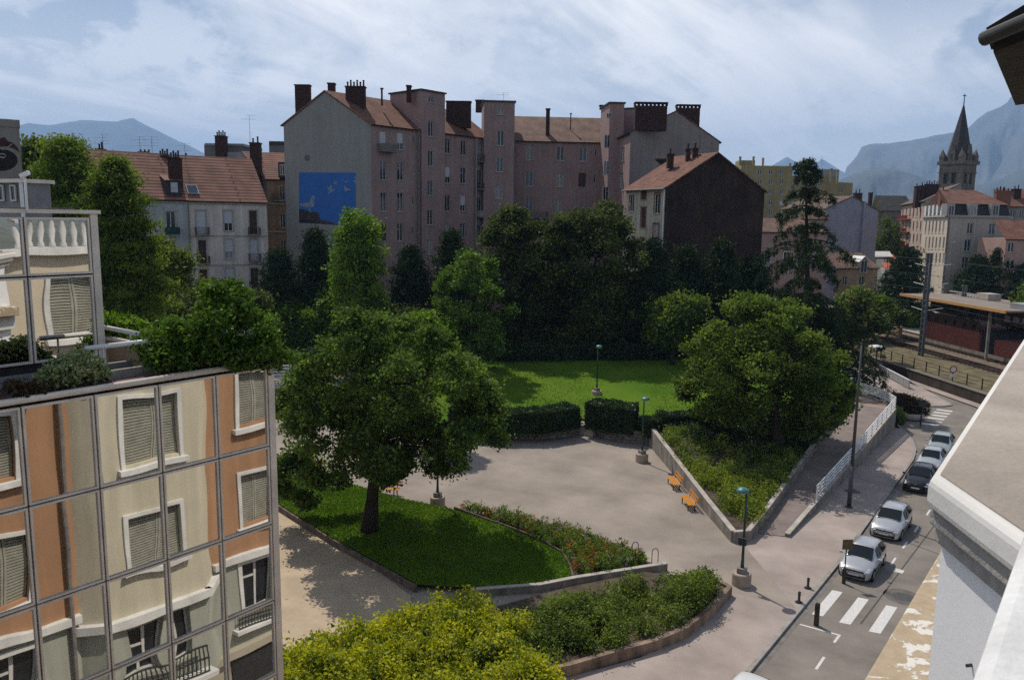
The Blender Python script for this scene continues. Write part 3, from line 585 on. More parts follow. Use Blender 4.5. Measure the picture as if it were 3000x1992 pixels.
def in_poly(x, y, poly):
    c = False; n = len(poly)
    for i in range(n):
        a, b = poly[i], poly[i - 1]
        if (a[1] > y) != (b[1] > y) and x < (b[0]-a[0])*(y-a[1])/(b[1]-a[1]) + a[0]: c = not c
    return c
def edge_dist(x, y, poly):
    d = 1e9
    for i in range(len(poly)):
        ax, ay = poly[i - 1]; bx, by = poly[i]; L2 = (bx-ax)**2 + (by-ay)**2; t = max(0, min(1, ((x-ax)*(bx-ax) + (y-ay)*(by-ay)) / L2)); d = min(d, math.hypot(x-ax-t*(bx-ax), y-ay-t*(by-ay)))
    return d
def crown_from_outline(poly, dist, blobs, clumps, seed, rmin=.07, rmax=.17, deep=.85, lo=.45):
    """boughs placed through a crown's volume: outline as seen, depth like its width"""
    rr = random.Random(seed); xs = [q[0] for q in poly]; ys = [q[1] for q in poly]; Wp = max(xs) - min(xs); cx = (max(xs) + min(xs)) / 2; P = []; O = []; k = 0
    cen = HZ(cx, (max(ys) + min(ys)) / 2, dist)
    while k < blobs:
        x, y = rr.uniform(min(xs), max(xs)), rr.uniform(min(ys), max(ys))
        if not in_poly(x, y, poly): continue
        ed = edge_dist(x, y, poly); r = min(rr.uniform(rmin, rmax) * Wp, max(ed * 1.05, rmin * .55 * Wp)); u = (x - cx) / (Wp / 2); yy = (y - min(ys)) / (max(ys) - min(ys)); half = Wp / 2 / F * dist * deep * math.sqrt(max(.08, 1 - u * u)) * (.55 + .45 * math.sin(math.pi * min(1, yy * 1.1)))
        c = HZ(x, y, dist + rr.uniform(-1, 1) * half); R = r / F * dist; br = (R * rr.uniform(.8, 1.25), R * rr.uniform(.8, 1.25), R * rr.uniform(.5, .8))
        a, o = ellipsoid_clumps(c, br, max(4, clumps // blobs), lo); o = o * .6 + (np.array(c) - cen) / (np.linalg.norm(np.array(c) - cen) + 1e-6) * .4; P.append(a); O.append(o); k += 1
    return np.concatenate(P), np.concatenate(O)
def outline_tree(name, label, poly, dist, leaf, size, blobs, clumps, per, ground, base=None, trunk_r=.3, seed=1, spread=.8, group=None, deep=.85, rmin=.07, rmax=.17, aspect=.62, fork=.35, nl=10, cat='tree'):
    xs = [q[0] for q in poly]; ys = [q[1] for q in poly]; b = (min(xs), min(ys), max(xs), max(ys)); c, rx, bot, top = boxdim(b, dist); rz = (top - bot) / 2; cc = (c[0], c[1], (top + bot) / 2)
    bx = base if base is not None else (c[0], c[1]); root = thing(name, label, cat, (bx[0], bx[1], ground), group)
    limb_mesh((bx[0], bx[1], ground - (.2 if cat == 'tree' else 0)), (cc[0], cc[1], top - rz * .4), trunk_r, cc, (rx * .95, rx * deep * .8, rz * .95), nl, seed, fork).build('trunk', BARK, root, True)
    P, O = crown_from_outline(poly, dist, blobs, clumps, seed, rmin, rmax, deep); P, O = cloud_leaves(P, O, per, spread, .7)
    link('crown', leaf_mesh('crown', P, O, size, leaf, aspect), None, root); return root
# ------------------------------------------------------------------ building kit
class Fac:
    """vertical facade plane through two plan points; local coords (a along the wall, z up, d outwards)"""
    def __init__(s, A, B):
        s.A = np.array([A[0], A[1], 0.0]); B = np.array([B[0], B[1], 0.0]); s.w = np.linalg.norm(B - s.A); s.e = (B - s.A) / s.w
        n = np.array([s.e[1], -s.e[0], 0]); s.n = n if n @ (CAM - s.A) > 0 else -n
    def px(s, x, y):
        d = ray(x, y); t = ((s.A - CAM) @ s.n) / (d @ s.n); p = CAM + d * t; return float((p - s.A) @ s.e), float(p[2])
    def pt(s, a, z, d=0.0): return s.A + s.e * a + s.n * d + np.array([0, 0, z])
    def rect(s, x0, y0, x1, y1):                             # a pixel rectangle -> wall rectangle
        a0, za = s.px(x0, (y0 + y1) / 2); a1, _ = s.px(x1, (y0 + y1) / 2); xm = (x0 + x1) / 2
        return min(a0, a1), max(a0, a1), s.px(xm, y1)[1], s.px(xm, y0)[1]
    def box(s, mb, a0, a1, z0, z1, d0, d1): return mb.obox(s.A, s.e, s.n, (0, 0, 1), a0, a1, d0, d1, z0, z1)
def wall_grid(mb, fac, a0, a1, z0, z1, holes, depth=.2):
    holes = [(max(a0, h[0]), min(a1, h[1]), max(z0, h[2]), min(z1, h[3])) for h in holes]; holes = [h for h in holes if h[1] - h[0] > .05 and h[3] - h[2] > .05]
    AS = sorted({a0, a1, *[h[0] for h in holes], *[h[1] for h in holes]}); ZS = sorted({z0, z1, *[h[2] for h in holes], *[h[3] for h in holes]})
    for i in range(len(AS) - 1):
        for j in range(len(ZS) - 1):
            ca, cz = (AS[i] + AS[i+1]) / 2, (ZS[j] + ZS[j+1]) / 2
            if any(h[0] < ca < h[1] and h[2] < cz < h[3] for h in holes): continue
            mb.add([fac.pt(AS[i], ZS[j]), fac.pt(AS[i+1], ZS[j]), fac.pt(AS[i+1], ZS[j+1]), fac.pt(AS[i], ZS[j+1])], [(0, 1, 2, 3)])
    for h in holes:
        c = [(h[0], h[2]), (h[1], h[2]), (h[1], h[3]), (h[0], h[3])]
        for k in range(4):
            p, q = c[k], c[(k+1) % 4]; mb.add([fac.pt(*p), fac.pt(*q), fac.pt(*q, -depth), fac.pt(*p, -depth)], [(0, 1, 2, 3)])
        mb.add([fac.pt(*p, -depth - .02) for p in c], [(0, 1, 2, 3)])
    return mb
def window(root, fac, h, style='casement', depth=.2, frame=None, pane=None, sill=True, bar=.07, name='window'):
    a0, a1, z0, z1 = h; d = -depth + .03; b = min(bar, (a1 - a0) * .16); mb = MB()
    for q in ((a0, a0 + b, z0, z1), (a1 - b, a1, z0, z1), (a0 + b, a1 - b, z1 - b, z1), (a0 + b, a1 - b, z0, z0 + b)): fac.box(mb, *q, d, d + .05)
    if style != 'single': m = (a0 + a1) / 2; fac.box(mb, m - b * .6, m + b * .6, z0 + b, z1 - b, d, d + .06)
    if style == 'cross': zc = z0 + (z1 - z0) * .68; fac.box(mb, a0 + b, (a0+a1)/2 - b*.6, zc - b / 2, zc + b / 2, d, d + .045)
    fr = mb.build(name, frame or FRAMEW, root)
    pn = MB(); fac.box(pn, a0 + b * .5, a1 - b * .5, z0 + b * .5, z1 - b * .5, d - .01, d + .018); pn.build('pane', pane or random.choice((GLASS, GLASS, GLASS, GLASSB, CURTAIN)), fr)
    if style == 'roller' or style == 'half':
        k = z0 if style == 'roller' else z0 + (z1 - z0) * .38; sh = MB(); n = 8
        for i in range(n): q = (z1 - k) / n; fac.box(sh, a0 + .02, a1 - .02, k + i * q + .008, k + (i + 1) * q, d + .06, d + .085)
        sh.build('shutter', SHUTW, fr)
    if style == 'brown':
        sh = MB()
        for q0, q1 in ((a0 + .02, (a0+a1)/2 - .01), ((a0+a1)/2 + .01, a1 - .02)):
            n = 10
            for i in range(n): q = (z1 - z0 - .04) / n; fac.box(sh, q0, q1, z0 + .02 + i * q + .01, z0 + .02 + (i + 1) * q, d + .06, d + .09)
        sh.build('shutter', SHUTB, fr)
    if sill: s = MB(); fac.box(s, a0 - .1, a1 + .1, z0 - .09, z0 - .005, -.05, .1); s.build('sill', SILL, fr)
    return fr
def roof(root, pts, m, t=.18, name='roof', parent=None):
    """one roof plane from eave-left, eave-right, ridge-right, ridge-left; UV in metres"""
    P = [np.array(p, float) for p in pts]; n = np.cross(P[1] - P[0], P[-1] - P[0]); n /= np.linalg.norm(n)
    if n[2] < 0: P = [P[1], P[0]] + P[2:][::-1] if len(P) == 4 else P[::-1]; n = np.cross(P[1] - P[0], P[-1] - P[0]); n /= np.linalg.norm(n)
    u = (P[1] - P[0]) / np.linalg.norm(P[1] - P[0]); v = np.cross(n, u); k = len(P); Q = [p - n * t for p in P]
    mb = MB(); mb.add(P + Q, [tuple(range(k)), tuple(range(2*k-1, k-1, -1))] + [(i, k+i, k+(i+1) % k, (i+1) % k) for i in range(k)])
    me = mb.mesh(name); uvl = me.uv_layers.new(name='UVMap')
    for lp in me.loops: c = np.array(me.vertices[lp.vertex_index].co) - P[0]; uvl.data[lp.index].uv = (float(c @ u), float(c @ v))
    return link(name, me, m, root)
def chimney(root, c, w, d, z0, z1, e=(1, 0, 0), m=None, pots=0, cren=False, name='chimney'):
    e = np.array([e[0], e[1], 0.]); e /= np.linalg.norm(e); n = np.array([-e[1], e[0], 0]); o = np.array([c[0], c[1], 0])
    mb = MB(); mb.obox(o, e, n, (0, 0, 1), -w/2, w/2, -d/2, d/2, z0, z1); ch = mb.build(name, m or BRICKC, root)
    cp = MB()
    if cren:
        k = max(3, int(w / .55))
        for i in range(k + 1):
            a = -w/2 + i * w / k; cp.obox(o, e, n, (0, 0, 1), a - .09, a + .09, -d/2, d/2, z1, z1 + .38)
        cp.obox(o, e, n, (0, 0, 1), -w/2 - .12, w/2 + .12, -d/2 - .12, d/2 + .12, z1 + .38, z1 + .52)
    else: cp.obox(o, e, n, (0, 0, 1), -w/2 - .1, w/2 + .1, -d/2 - .1, d/2 + .1, z1, z1 + .16)
    cp.build('cap', m or BRICKC, ch)
    for i in range(pots):
        a = -w/2 + (i + .5) * w / pots; p = o + e * a; MB().lathe([(.13, 0), (.11, .5 + .25 * (i % 2)), (.15, .55 + .25 * (i % 2)), (.15, .65 + .25 * (i % 2))], (p[0], p[1], z1 + .16), 8).build('pot', POT, ch)
    return ch
def antenna(c, h, label, k=4):
    r = thing('tv_antenna', label, 'antenna', c); MB().tube(c, (c[0], c[1], c[2] + h), .03, .02, 6).build('mast', DARKMETAL, r)
    mb = MB(); t = CR
    for i in range(k):
        z = c[2] + h * (1 - .14 * i); mb.tube((c[0] - t[0] * .9 * (i % 2 + .4), c[1] - t[1] * .9 * (i % 2 + .4), z), (c[0] + t[0] * .9, c[1] + t[1] * .9, z), .016, None, 5)
    mb.build('rods', DARKMETAL, r); return r
def balcony(root, fac, h, proj=.9, rail=DARKMETAL, rh=.95, solid=None, slab=CONC, name='balcony'):
    a0, a1, z0, _ = h; a0 -= .25; a1 += .25; sl = MB(); fac.box(sl, a0, a1, z0 - .18, z0 - .02, .0, proj); b = sl.build(name, slab, root)
    mb = MB()
    if solid is None:
        n = max(5, int((a1 - a0) / .13))
        for i in range(n + 1): a = a0 + (a1 - a0) * i / n; fac.box(mb, a - .012, a + .012, z0, z0 + rh, proj - .05, proj - .03)
        for dz in (0.05, rh): fac.box(mb, a0, a1, z0 + dz - .02, z0 + dz + .02, proj - .06, proj - .02)
        for a in (a0, a1):
            for k in range(6): d = proj * (k + .5) / 6; fac.box(mb, a - .012, a + .012, z0, z0 + rh, d - .012, d + .012)
            fac.box(mb, a - .02, a + .02, z0 + rh - .02, z0 + rh + .02, 0, proj - .06)
        mb.build('railing', rail, b)
    else:
        fac.box(mb, a0, a1, z0, z0 + rh, proj - .07, proj); fac.box(mb, a0, a0 + .06, z0, z0 + rh, 0, proj - .07); fac.box(mb, a1 - .06, a1, z0, z0 + rh, 0, proj - .07); mb.build('parapet', solid, b)
    return b
S3 = lambda *r: [(800 + q[0] / 2.851, 200 + q[1] / 2.851, 800 + q[2] / 2.851, 200 + q[3] / 2.851) for q in r]
S4 = lambda *r: [(1350 + q[0] / 2.486, 250 + q[1] / 2.486, 1350 + q[2] / 2.486, 250 + q[3] / 2.486) for q in r]
S1 = lambda *r: [(q[0] / 2.613, 350 + q[1] / 2.613, q[2] / 2.613, 350 + q[3] / 2.613) for q in r]
S5 = lambda *r: [(2150 + q[0] / 2.412, 250 + q[1] / 2.412, 2150 + q[2] / 2.412, 250 + q[3] / 2.412) for q in r]
xy = lambda px, py, d: HZ(px, py, d)[:2]
back = lambda p, d: np.array(p) + np.array(FH[:2]) * d

# ------------------------------------------------------------------ the long pinkish apartment building with the mural
PINKW = mat('wall_old_rose', (.365, .248, .228), .06, .3, .92, .25, 12, streak=.12)
GREYW = mat('wall_grey_render', (.30, .29, .272), .04, .25, .92, .2, 12, streak=.07)
DARKR = mat('roof_flashing', (.06, .055, .052), .2, 2, .8)
A_ = thing('apartment_building', 'long dark rose apartment building with stair towers and a blue bird mural on its gable', 'building', (*xy(1300, 900, 130), 0))
K1, K0, K3 = xy(835, 520, 119.5), xy(1088, 520, 115), xy(1440, 520, 134)
fg, f1 = Fac(K1, K0), Fac(K0, K3); f4 = Fac(xy(1440, 520, 136.5), xy(1800, 520, 138.5))
ze = f1.px(1090, 362)[1]; zap = fg.px(951, 265)[1]; aap = fg.px(951, 265)[0]; ZB = 1.0
a_end = f1.w
w1 = S3((890, 530, 945, 690), (1035, 540, 1088, 682), (895, 780, 945, 935), (1038, 788, 1088, 938), (898, 1040, 945, 1198), (1038, 1042, 1088, 1198), (900, 1300, 945, 1440), (1036, 1298, 1084, 1446),
        (1437, 590, 1480, 714), (1568, 608, 1612, 730), (1437, 822, 1480, 962), (1566, 832, 1610, 965), (1435, 1060, 1478, 1196), (1564, 1062, 1606, 1196), (1433, 1296, 1476, 1420), (1562, 1296, 1606, 1420),
        (1712, 630, 1752, 780), (1705, 852, 1742, 1010), (1700, 1082, 1738, 1240), (1697, 1310, 1735, 1420))
slits = S3((1166, 572, 1180, 632), (1164, 826, 1178, 884), (1162, 1080, 1176, 1136), (1160, 1330, 1174, 1384), (1800, 650, 1812, 700), (1795, 870, 1807, 920), (1792, 1095, 1804, 1145))
H1 = [f1.rect(*q) for q in w1]; HS = [f1.rect(*q) for q in slits]
mb = MB(); wall_grid(mb, f1, 0, a_end, ZB, ze, H1 + HS)
# courtyard front
w4 = S4((372, 442, 396, 505), (476, 440, 530, 545), (697, 448, 752, 550), (864, 452, 917, 556), (365, 630, 390, 690), (470, 632, 526, 738), (694, 638, 746, 740), (857, 640, 911, 742), (978, 470, 990, 515), (968, 655, 982, 712), (470, 820, 522, 960), (686, 832, 738, 930), (360, 820, 384, 880))
H4 = [f4.rect(*q) for q in w4]; ze4 = f4.px(1600, 413.5)[1]
wall_grid(mb, f4, 0, f4.w, ZB, ze4, H4)
K5, K6, K7 = xy(1796, 520, 136), xy(1843, 520, 123), xy(2102, 520, 133)
f5, fg2 = Fac(K5, K6), Fac(K6, K7); ze5 = f5.px(1843, 389)[1]
w5 = S4((1168, 455, 1192, 555), (1156, 640, 1182, 748)); H5 = [f5.rect(*q) for q in w5]; wall_grid(mb, f5, 0, f5.w, ZB, ze5, H5)
mb.build('wall', PINKW, A_)
for i, (h, q) in enumerate(zip(H1, w1)): window(A_, f1, h, 'roller' if i == 0 else 'half' if i in (1, 10, 13) else 'brown' if i == 6 else 'cross' if i % 4 == 3 else 'casement')
for h in HS + [H4[8], H4[9], H4[0], H4[4], H4[12]]: window(A_, f1 if h in HS else f4, h, 'single', bar=.05, sill=False)
for i, h in enumerate(H4):
    if i not in (0, 4, 8, 9, 12): window(A_, f4, h, 'brown' if i == 7 else 'casement', pane=GLASSB if i == 3 else None)
for h in H5: window(A_, f5, h, 'single', pane=CURTAIN)
for i in (16, 17, 18): balcony(A_, f1, (H1[i][0], H1[i][1] + .9, H1[i][2], 0), 1.0, solid=GREYW if i == 18 else None)
balcony(A_, f1, (H1[0][0] - .1, H1[0][1] + .9, H1[0][2], 0), 1.1, solid=mat('balcony_panel', (.2, .17, .16), .1, 2, .9)); balcony(A_, f4, (H4[10][0], H4[10][1] + 2.2, H4[10][2], 0), 1.0)
# gable walls
dep = 13.0; bk = f1.e * 1.0
mg = MB(); mg.add([fg.pt(0, ZB), fg.pt(fg.w, ZB), fg.pt(fg.w, ze), fg.pt(aap, zap), fg.pt(0, fg.px(835, 366)[1])], [(0, 1, 2, 3, 4)]); zl = fg.px(835, 366)[1]
Q = fg.pt(0, 0) + f1.e * 22
mg.add([fg.pt(0, ZB), fg.pt(0, zl), np.array([Q[0], Q[1], zl]), np.array([Q[0], Q[1], ZB])], [(0, 1, 2, 3)]); mg.build('gable_wall', GREYW, A_)
a2, z2 = fg2.px(1981, 324); zr2 = fg2.px(2102, 415)[1]; zl2 = fg2.px(1843, 390)[1]
mg = MB(); mg.add([fg2.pt(0, ZB), fg2.pt(fg2.w, ZB), fg2.pt(fg2.w, zr2), fg2.pt(a2, z2), fg2.pt(0, zl2)], [(0, 1, 2, 3, 4)]); mg.build('gable_wall', mat('wall_grey_rose', (.29, .25, .235), .06, .3, .92, .2, 12, streak=.15), A_)
# roofs
eav = lambda fac, a, z, d=.45: fac.pt(a, z, d)
apex = fg.pt(aap, zap, .15); ridge_far = apex + f1.e * (f1.w + 2)
sl = .1
roof(A_, [eav(f1, -.15, ze - .15), eav(f1, f1.w, ze - .15), ridge_far, apex], TILE)
lb = fg.pt(0, zl - .1, .15) - fg.e * .5; roof(A_, [lb + f1.e * 24, lb, apex, apex + f1.e * 24], TILE)
rz4 = HZ(1620, 343, 145)[2]; r4a, r4b = xy(1460, 343, 144.5), xy(1800, 343, 146)
roof(A_, [eav(f4, -1, ze4 - .1), eav(f4, f4.w + 1, ze4 - .1), (r4b[0], r4b[1], rz4), (r4a[0], r4a[1], rz4)], TILE2)
ap2 = fg2.pt(a2, z2, .1); e5 = -f5.e
roof(A_, [eav(f5, 0, ze5 - .1), eav(f5, f5.w + .1, ze5 - .1), ap2, ap2 + e5 * 14], TILE)
roof(A_, [fg2.pt(fg2.w, zr2 - .1, .1) + fg2.e * .5, fg2.pt(fg2.w, zr2 - .1, .1) + fg2.e * .5 + e5 * 14, ap2 + e5 * 14, ap2], TILE)
# stair towers
def tower(fac, x0, x1, ytop, wins, small, out=.55, deep=7.0, ang=None):
    a0, a1 = fac.px(x0, 450)[0], fac.px(x1, 450)[0]; zt = fac.px((x0 + x1) / 2, ytop)[1]; sub = Fac(fac.pt(a0, 0, out)[:2], fac.pt(a1, 0, out)[:2])
    hs = [sub.rect(*q) for q in wins]; t = MB(); wall_grid(t, sub, 0, sub.w, ZB, zt, hs, .18)
    for a in (0, sub.w): t.add([sub.pt(a, ZB), sub.pt(a, zt), sub.pt(a, zt, -deep), sub.pt(a, ZB, -deep)], [(0, 1, 2, 3)])
    t.add([sub.pt(0, ZB, -deep), sub.pt(0, zt, -deep), sub.pt(sub.w, zt, -deep), sub.pt(sub.w, ZB, -deep)], [(0, 1, 2, 3)])
    o = t.build('stair_tower', PINKW, A_); c = MB(); sub.box(c, -.2, sub.w + .2, zt, zt + .22, -deep - .2, .2); c.build('tower_roof', DARKR, o)
    for h in hs: window(o, sub, h, 'casement', .18) if False else window(A_, sub, h, 'casement', .18)
    return sub, zt
tw1, zt1 = tower(f1, 1228, 1296, 272, S3((1297, 440, 1338, 572), (1294, 690, 1336, 822), (1292, 938, 1335, 1068), (1288, 1184, 1334, 1310), (1286, 1434, 1330, 1556), (1300, 240, 1340, 290)), .3, deep=7, ang=0)
tw2, zt2 = tower(f4, 1412, 1498, 312, S4((265, 332, 315, 440), (260, 530, 308, 632), (252, 725, 302, 826), (265, 172, 313, 215)), .8, 5)
tw3, zt3 = tower(f4, 1757, 1797, 321, S4((1046, 362, 1088, 456), (1042, 552, 1082, 652), (1036, 740, 1076, 838), (1062, 205, 1096, 238)), .9, 7)
_f = Fac(xy(1797, 370, 138.6), xy(1862, 370, 137)); _t = MB(); _f.box(_t, 0, _f.w, ZB, zt3, -5, 0); _o = _t.build('stair_tower', PINKW, A_); _t = MB(); _f.box(_t, 0, _f.w + .2, zt3 + .002, zt3 + .2, -5.1, .2); _t.build('tower_roof', DARKR, _o)
# chimneys
cz = lambda fac, x, y: fac.px(x, y)
def chim_px(x0, x1, ytop, ybot, dist, d=1.1, **k):
    a, b = HZ(x0, ytop, dist), HZ(x1, ytop, dist); c = (a + b) / 2; return chimney(A_, c[:2], np.linalg.norm((b - a)[:2]), d, HZ(x0, ybot, dist)[2], c[2], e=(b - a)[:2], **k)
chim_px(866, 909, 253, 345, 124); chim_px(962, 981, 248, 280, 124); chim_px(1014, 1070, 258, 360, 118.5, pots=6); chim_px(1308, 1380, 301, 375, 131, 1.4); chim_px(1394, 1418, 297, 330, 141)
chim_px(1192, 1204, 255, 300, 122); chim_px(1600, 1611, 322, 400, 139, .8); chim_px(1476, 1496, 306, 315, 141); chim_px(1757, 1780, 312, 322, 141, .9)
chim_px(1860, 1953, 312, 384, 124, 1.3, cren=True); chim_px(1982, 2049, 318, 372, 132, 1.2, cren=True); chim_px(1671, 1674, 335, 380, 141, .12); chim_px(1116, 1121, 262, 310, 121, .2)
for x, y in ((1385, 300), (1760, 330)):
    pass
for fac, a in ((f1, f1.px(1390, 500)[0]), (f1, f1.px(1222, 500)[0]), (f5, .4)):
    pl = MB(); p = fac.pt(a, ZB, .42 if fac is not f5 else .1); pl.tube(p, (p[0], p[1], (ze if fac is f1 else ze5) - .3), .12, None, 8); pl.build('drainpipe', GREYW if a > 10 else PIPE, A_)
antenna(HZ(1475, 312, 141), 2.2, 'thin television antenna on the middle stair tower', 2)
# mural, a flat painted panel on the gable
MBLUE = mat('mural_blue', (.042, .155, .46), .05, .4, .9); MWHITE = mat('mural_white', (.27, .33, .42), .2, 3, .9); MROOF = mat('mural_roof', (.065, .05, .058), .2, 2, .9); MDARK = mat('mural_dark', (.025, .03, .036), .2, 2, .9); MORANGE = mat('mural_ochre', (.10, .07, .055), .2, 2, .9)
zm = lambda x, y: fg.px(860 + x / 8.252, 490 + y / 8.252)
def painted(name, pts, m, d, parent): return MB().add([fg.pt(*zm(*q), d) for q in pts], [tuple(range(len(pts)))]).build(name, m, parent)
mu = painted('mural', [(125, 130), (1505, 135), (1505, 1415), (980, 1395), (135, 1345)], MBLUE, .012, A_); mu['label'] = 'large blue mural of white birds above a roof'
painted('painted_roof', [(132, 1010), (300, 1045), (470, 1075), (600, 1105), (640, 1240), (700, 1290), (880, 1330), (1100, 1398), (980, 1394), (135, 1344)], MROOF, .018, mu)
painted('painted_wall', [(135, 1250), (420, 1300), (560, 1365), (135, 1345)], MDARK, .024, mu); painted('painted_ledge', [(640, 1260), (700, 1285), (960, 1340), (1050, 1395), (600, 1370)], MORANGE, .024, mu)
painted('painted_bird', [(150, 900), (185, 870), (215, 905), (240, 860), (280, 880), (330, 850), (400, 860), (415, 780), (440, 700), (480, 680), (520, 715), (515, 760), (500, 790), (505, 850), (500, 930), (460, 965), (390, 950), (300, 970), (200, 955)], MWHITE, .024, mu)
painted('painted_leg', [(365, 960), (400, 960), (410, 1060), (440, 1100), (395, 1095), (370, 1060)], MWHITE, .028, mu)
for pts in ([(805, 470), (870, 490), (915, 410), (935, 520), (1005, 545), (940, 600), (830, 645), (865, 580)], [(975, 290), (1010, 330), (1045, 350), (1040, 390), (1060, 440), (1010, 425), (960, 390), (995, 360)], [(1222, 430), (1270, 500), (1385, 545), (1310, 570), (1240, 605), (1235, 520)], [(1180, 300), (1240, 350), (1300, 340), (1360, 250), (1320, 350), (1250, 380)], [(1465, 210), (1540, 290), (1560, 370), (1605, 390), (1550, 400), (1520, 450), (1500, 370), (1410, 320), (1500, 330)]):
    painted('painted_bird', pts, MWHITE, .022, mu)
st = painted('damp_stain', [(250, -230), (300, -300), (370, -290), (400, -220), (370, -150), (300, -150)], mat('damp', (.15, .14, .13), .1, 1, .9), .008, A_)

# ------------------------------------------------------------------ cream house with the dark brown gable
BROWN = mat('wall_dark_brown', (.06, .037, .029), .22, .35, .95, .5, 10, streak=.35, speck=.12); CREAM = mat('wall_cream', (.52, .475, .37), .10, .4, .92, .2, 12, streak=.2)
E_ = thing('house', 'cream house with a blank dark brown gable wall and brick-framed windows', 'building', (*xy(2090, 900, 108), 0))
fe, fb = Fac(xy(1833, 600, 112), xy(1948, 600, 104)), Fac(xy(1948, 600, 104), xy(2238, 600, 110)); zee = fe.px(1948, 547)[1]
we = S4((1315, 755, 1350, 835), (1410, 790, 1448, 935), (1228, 810, 1258, 920), (1312, 892, 1346, 1040), (1400, 1010, 1440, 1150), (1300, 1115, 1332, 1215)); he = [fe.rect(*q) for q in we]
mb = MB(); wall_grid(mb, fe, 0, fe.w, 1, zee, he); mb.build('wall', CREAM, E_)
BRK = mat('brick_trim', (.27, .115, .075), .2, 8, .9, .3, 30)
for i, h in enumerate(he):
    window(E_, fe, h, 'brown' if i in (0, 3, 5) else 'casement')
    t = MB(); b = .16
    for q in ((h[0] - b, h[0] - .005, h[2], h[3]), (h[1] + .005, h[1] + b, h[2], h[3]), (h[0] - b, h[1] + b, h[3] + .005, h[3] + .2)): fe.box(t, *q, .004, .03)
    t.build('brick_surround', BRK, E_)
ab, zb = fb.px(2102, 446); zrb = fb.px(2238, 556)[1]
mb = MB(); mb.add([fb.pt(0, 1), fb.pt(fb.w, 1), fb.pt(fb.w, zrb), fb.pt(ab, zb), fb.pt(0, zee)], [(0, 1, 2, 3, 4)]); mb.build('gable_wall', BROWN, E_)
apb = fb.pt(ab, zb, .25); ee = -fe.e
roof(E_, [fe.pt(-.3, zee - .25, .5), fe.pt(fe.w + .25, zee - .25, .5), apb, apb + ee * (fe.w + .3)], TILE, .16)
rr_ = fb.pt(fb.w, zrb - .3, .25) + fb.e * .4; roof(E_, [rr_, rr_ + ee * 14, apb + ee * 14, apb], TILE4, .16)
t = MB(); t.tube(fe.pt(fe.w - .1, 1, .12), fe.pt(fe.w - .1, zee - .3, .12), .09); t.build('drainpipe', WHITE, E_)
g = MB(); g.tube(fe.pt(-.3, zee - .32, .58), fe.pt(fe.w + .3, zee - .32, .58), .09); g.build('gutter', PIPE, E_)
for x0, x1, y0, y1 in ((1955, 1973, 455, 474), (2010, 2022, 440, 462), (2030, 2044, 438, 460)):
    a, b = HZ(x0, y0, 110), HZ(x1, y0, 110); c = (a + b) / 2; chimney(E_, c[:2], np.linalg.norm(b - a), .8, HZ(x0, y1 + 20, 110)[2], c[2], e=(b - a)[:2], pots=1)
antenna(HZ(2052, 435, 112), 2.0, 'small television antenna on the roof of the brown-gabled house', 3)

# ------------------------------------------------------------------ old houses on the left, behind the trees
def pxbox(root, x0, x1, y0, y1, dist, deep, m, name):
    f = Fac(xy(x0, (y0+y1)/2, dist), xy(x1, (y0+y1)/2, dist)); mb = MB(); f.box(mb, 0, f.w, f.px(x0, y1)[1], f.px(x0, y0)[1], -deep, 0); return mb.build(name, m, root)
BLUEW = mat('wall_blue_grey', (.46, .47, .47), .06, .4, .92, .15, 14, streak=.15); CREAM2 = mat('wall_pale_pink', (.70, .62, .55), .06, .4, .92, .15, 14, streak=.2); TANW = mat('wall_tan', (.30, .20, .13), .1, .4, .92, .2, 14, streak=.15)
pl0, pl1, pl2 = xy(170, 700, 98.5), xy(553, 700, 108.5), xy(783, 700, 114.5)
IRON = mat('wrought_iron', (.03, .018, .018), .2, 5, .6)
def old_house(name, label, A, B, wallm, eave_y, wins, ridge, pitch_back, trim=True, tile=TILE3):
    root = thing(name, label, 'building', (*(np.array(A) + np.array(B)) / 2, 0)); f = Fac(A, B); ze = f.px(600, eave_y)[1]; hs = [f.rect(*q[:4]) for q in wins]
    mb = MB(); wall_grid(mb, f, 0, f.w, .5, ze, hs)
    for a in (0, f.w): mb.add([f.pt(a, .5), f.pt(a, ze), f.pt(a, ze + ridge, -pitch_back), f.pt(a, .5, -pitch_back)], [(0, 1, 2, 3)])
    mb.build('wall', wallm, root)
    roof(root, [f.pt(-.1, ze - .1, .5), f.pt(f.w + .1, ze - .1, .5), f.pt(f.w + .1, ze + ridge, -pitch_back), f.pt(-.1, ze + ridge, -pitch_back)], tile, .2)
    roof(root, [f.pt(f.w + .1, ze - .1, -2 * pitch_back), f.pt(-.1, ze - .1, -2 * pitch_back), f.pt(-.1, ze + ridge, -pitch_back), f.pt(f.w + .1, ze + ridge, -pitch_back)], tile, .2)
    for h, q in zip(hs, wins):
        window(root, f, h, q[4], sill='B' not in q[5])
        if trim:
            t = MB(); b = .2
            for k in ((h[0] - b, h[0] - .006, h[2], h[3] + b), (h[1] + .006, h[1] + b, h[2], h[3] + b), (h[0] - .006, h[1] + .006, h[3] + .006, h[3] + b)): f.box(t, *k, .004, .04)
            t.build('surround', SILL, root)
        if 'B' in q[5]: balcony(root, f, h, .85, rail=IRON, solid=mat('green_screen', (.015, .06, .05), .1, 4, .8) if 'G' in q[5] else None)
    c = MB(); f.box(c, -.05, f.w + .05, ze - .45, ze - .2, .006, .22); c.build('cornice', SILL, root)
    return root, f, ze
wb = [(*S1((1080, 700, 1135, 830))[0], 'casement', ''), (*S1((1275, 705, 1345, 880))[0], 'casement', 'BG'), (*S1((1080, 905, 1135, 1040))[0], 'casement', ''), (*S1((1290, 920, 1345, 1060))[0], 'casement', ''), (*S1((860, 700, 915, 830))[0], 'casement', ''), (*S1((1285, 1130, 1340, 1270))[0], 'casement', '')]
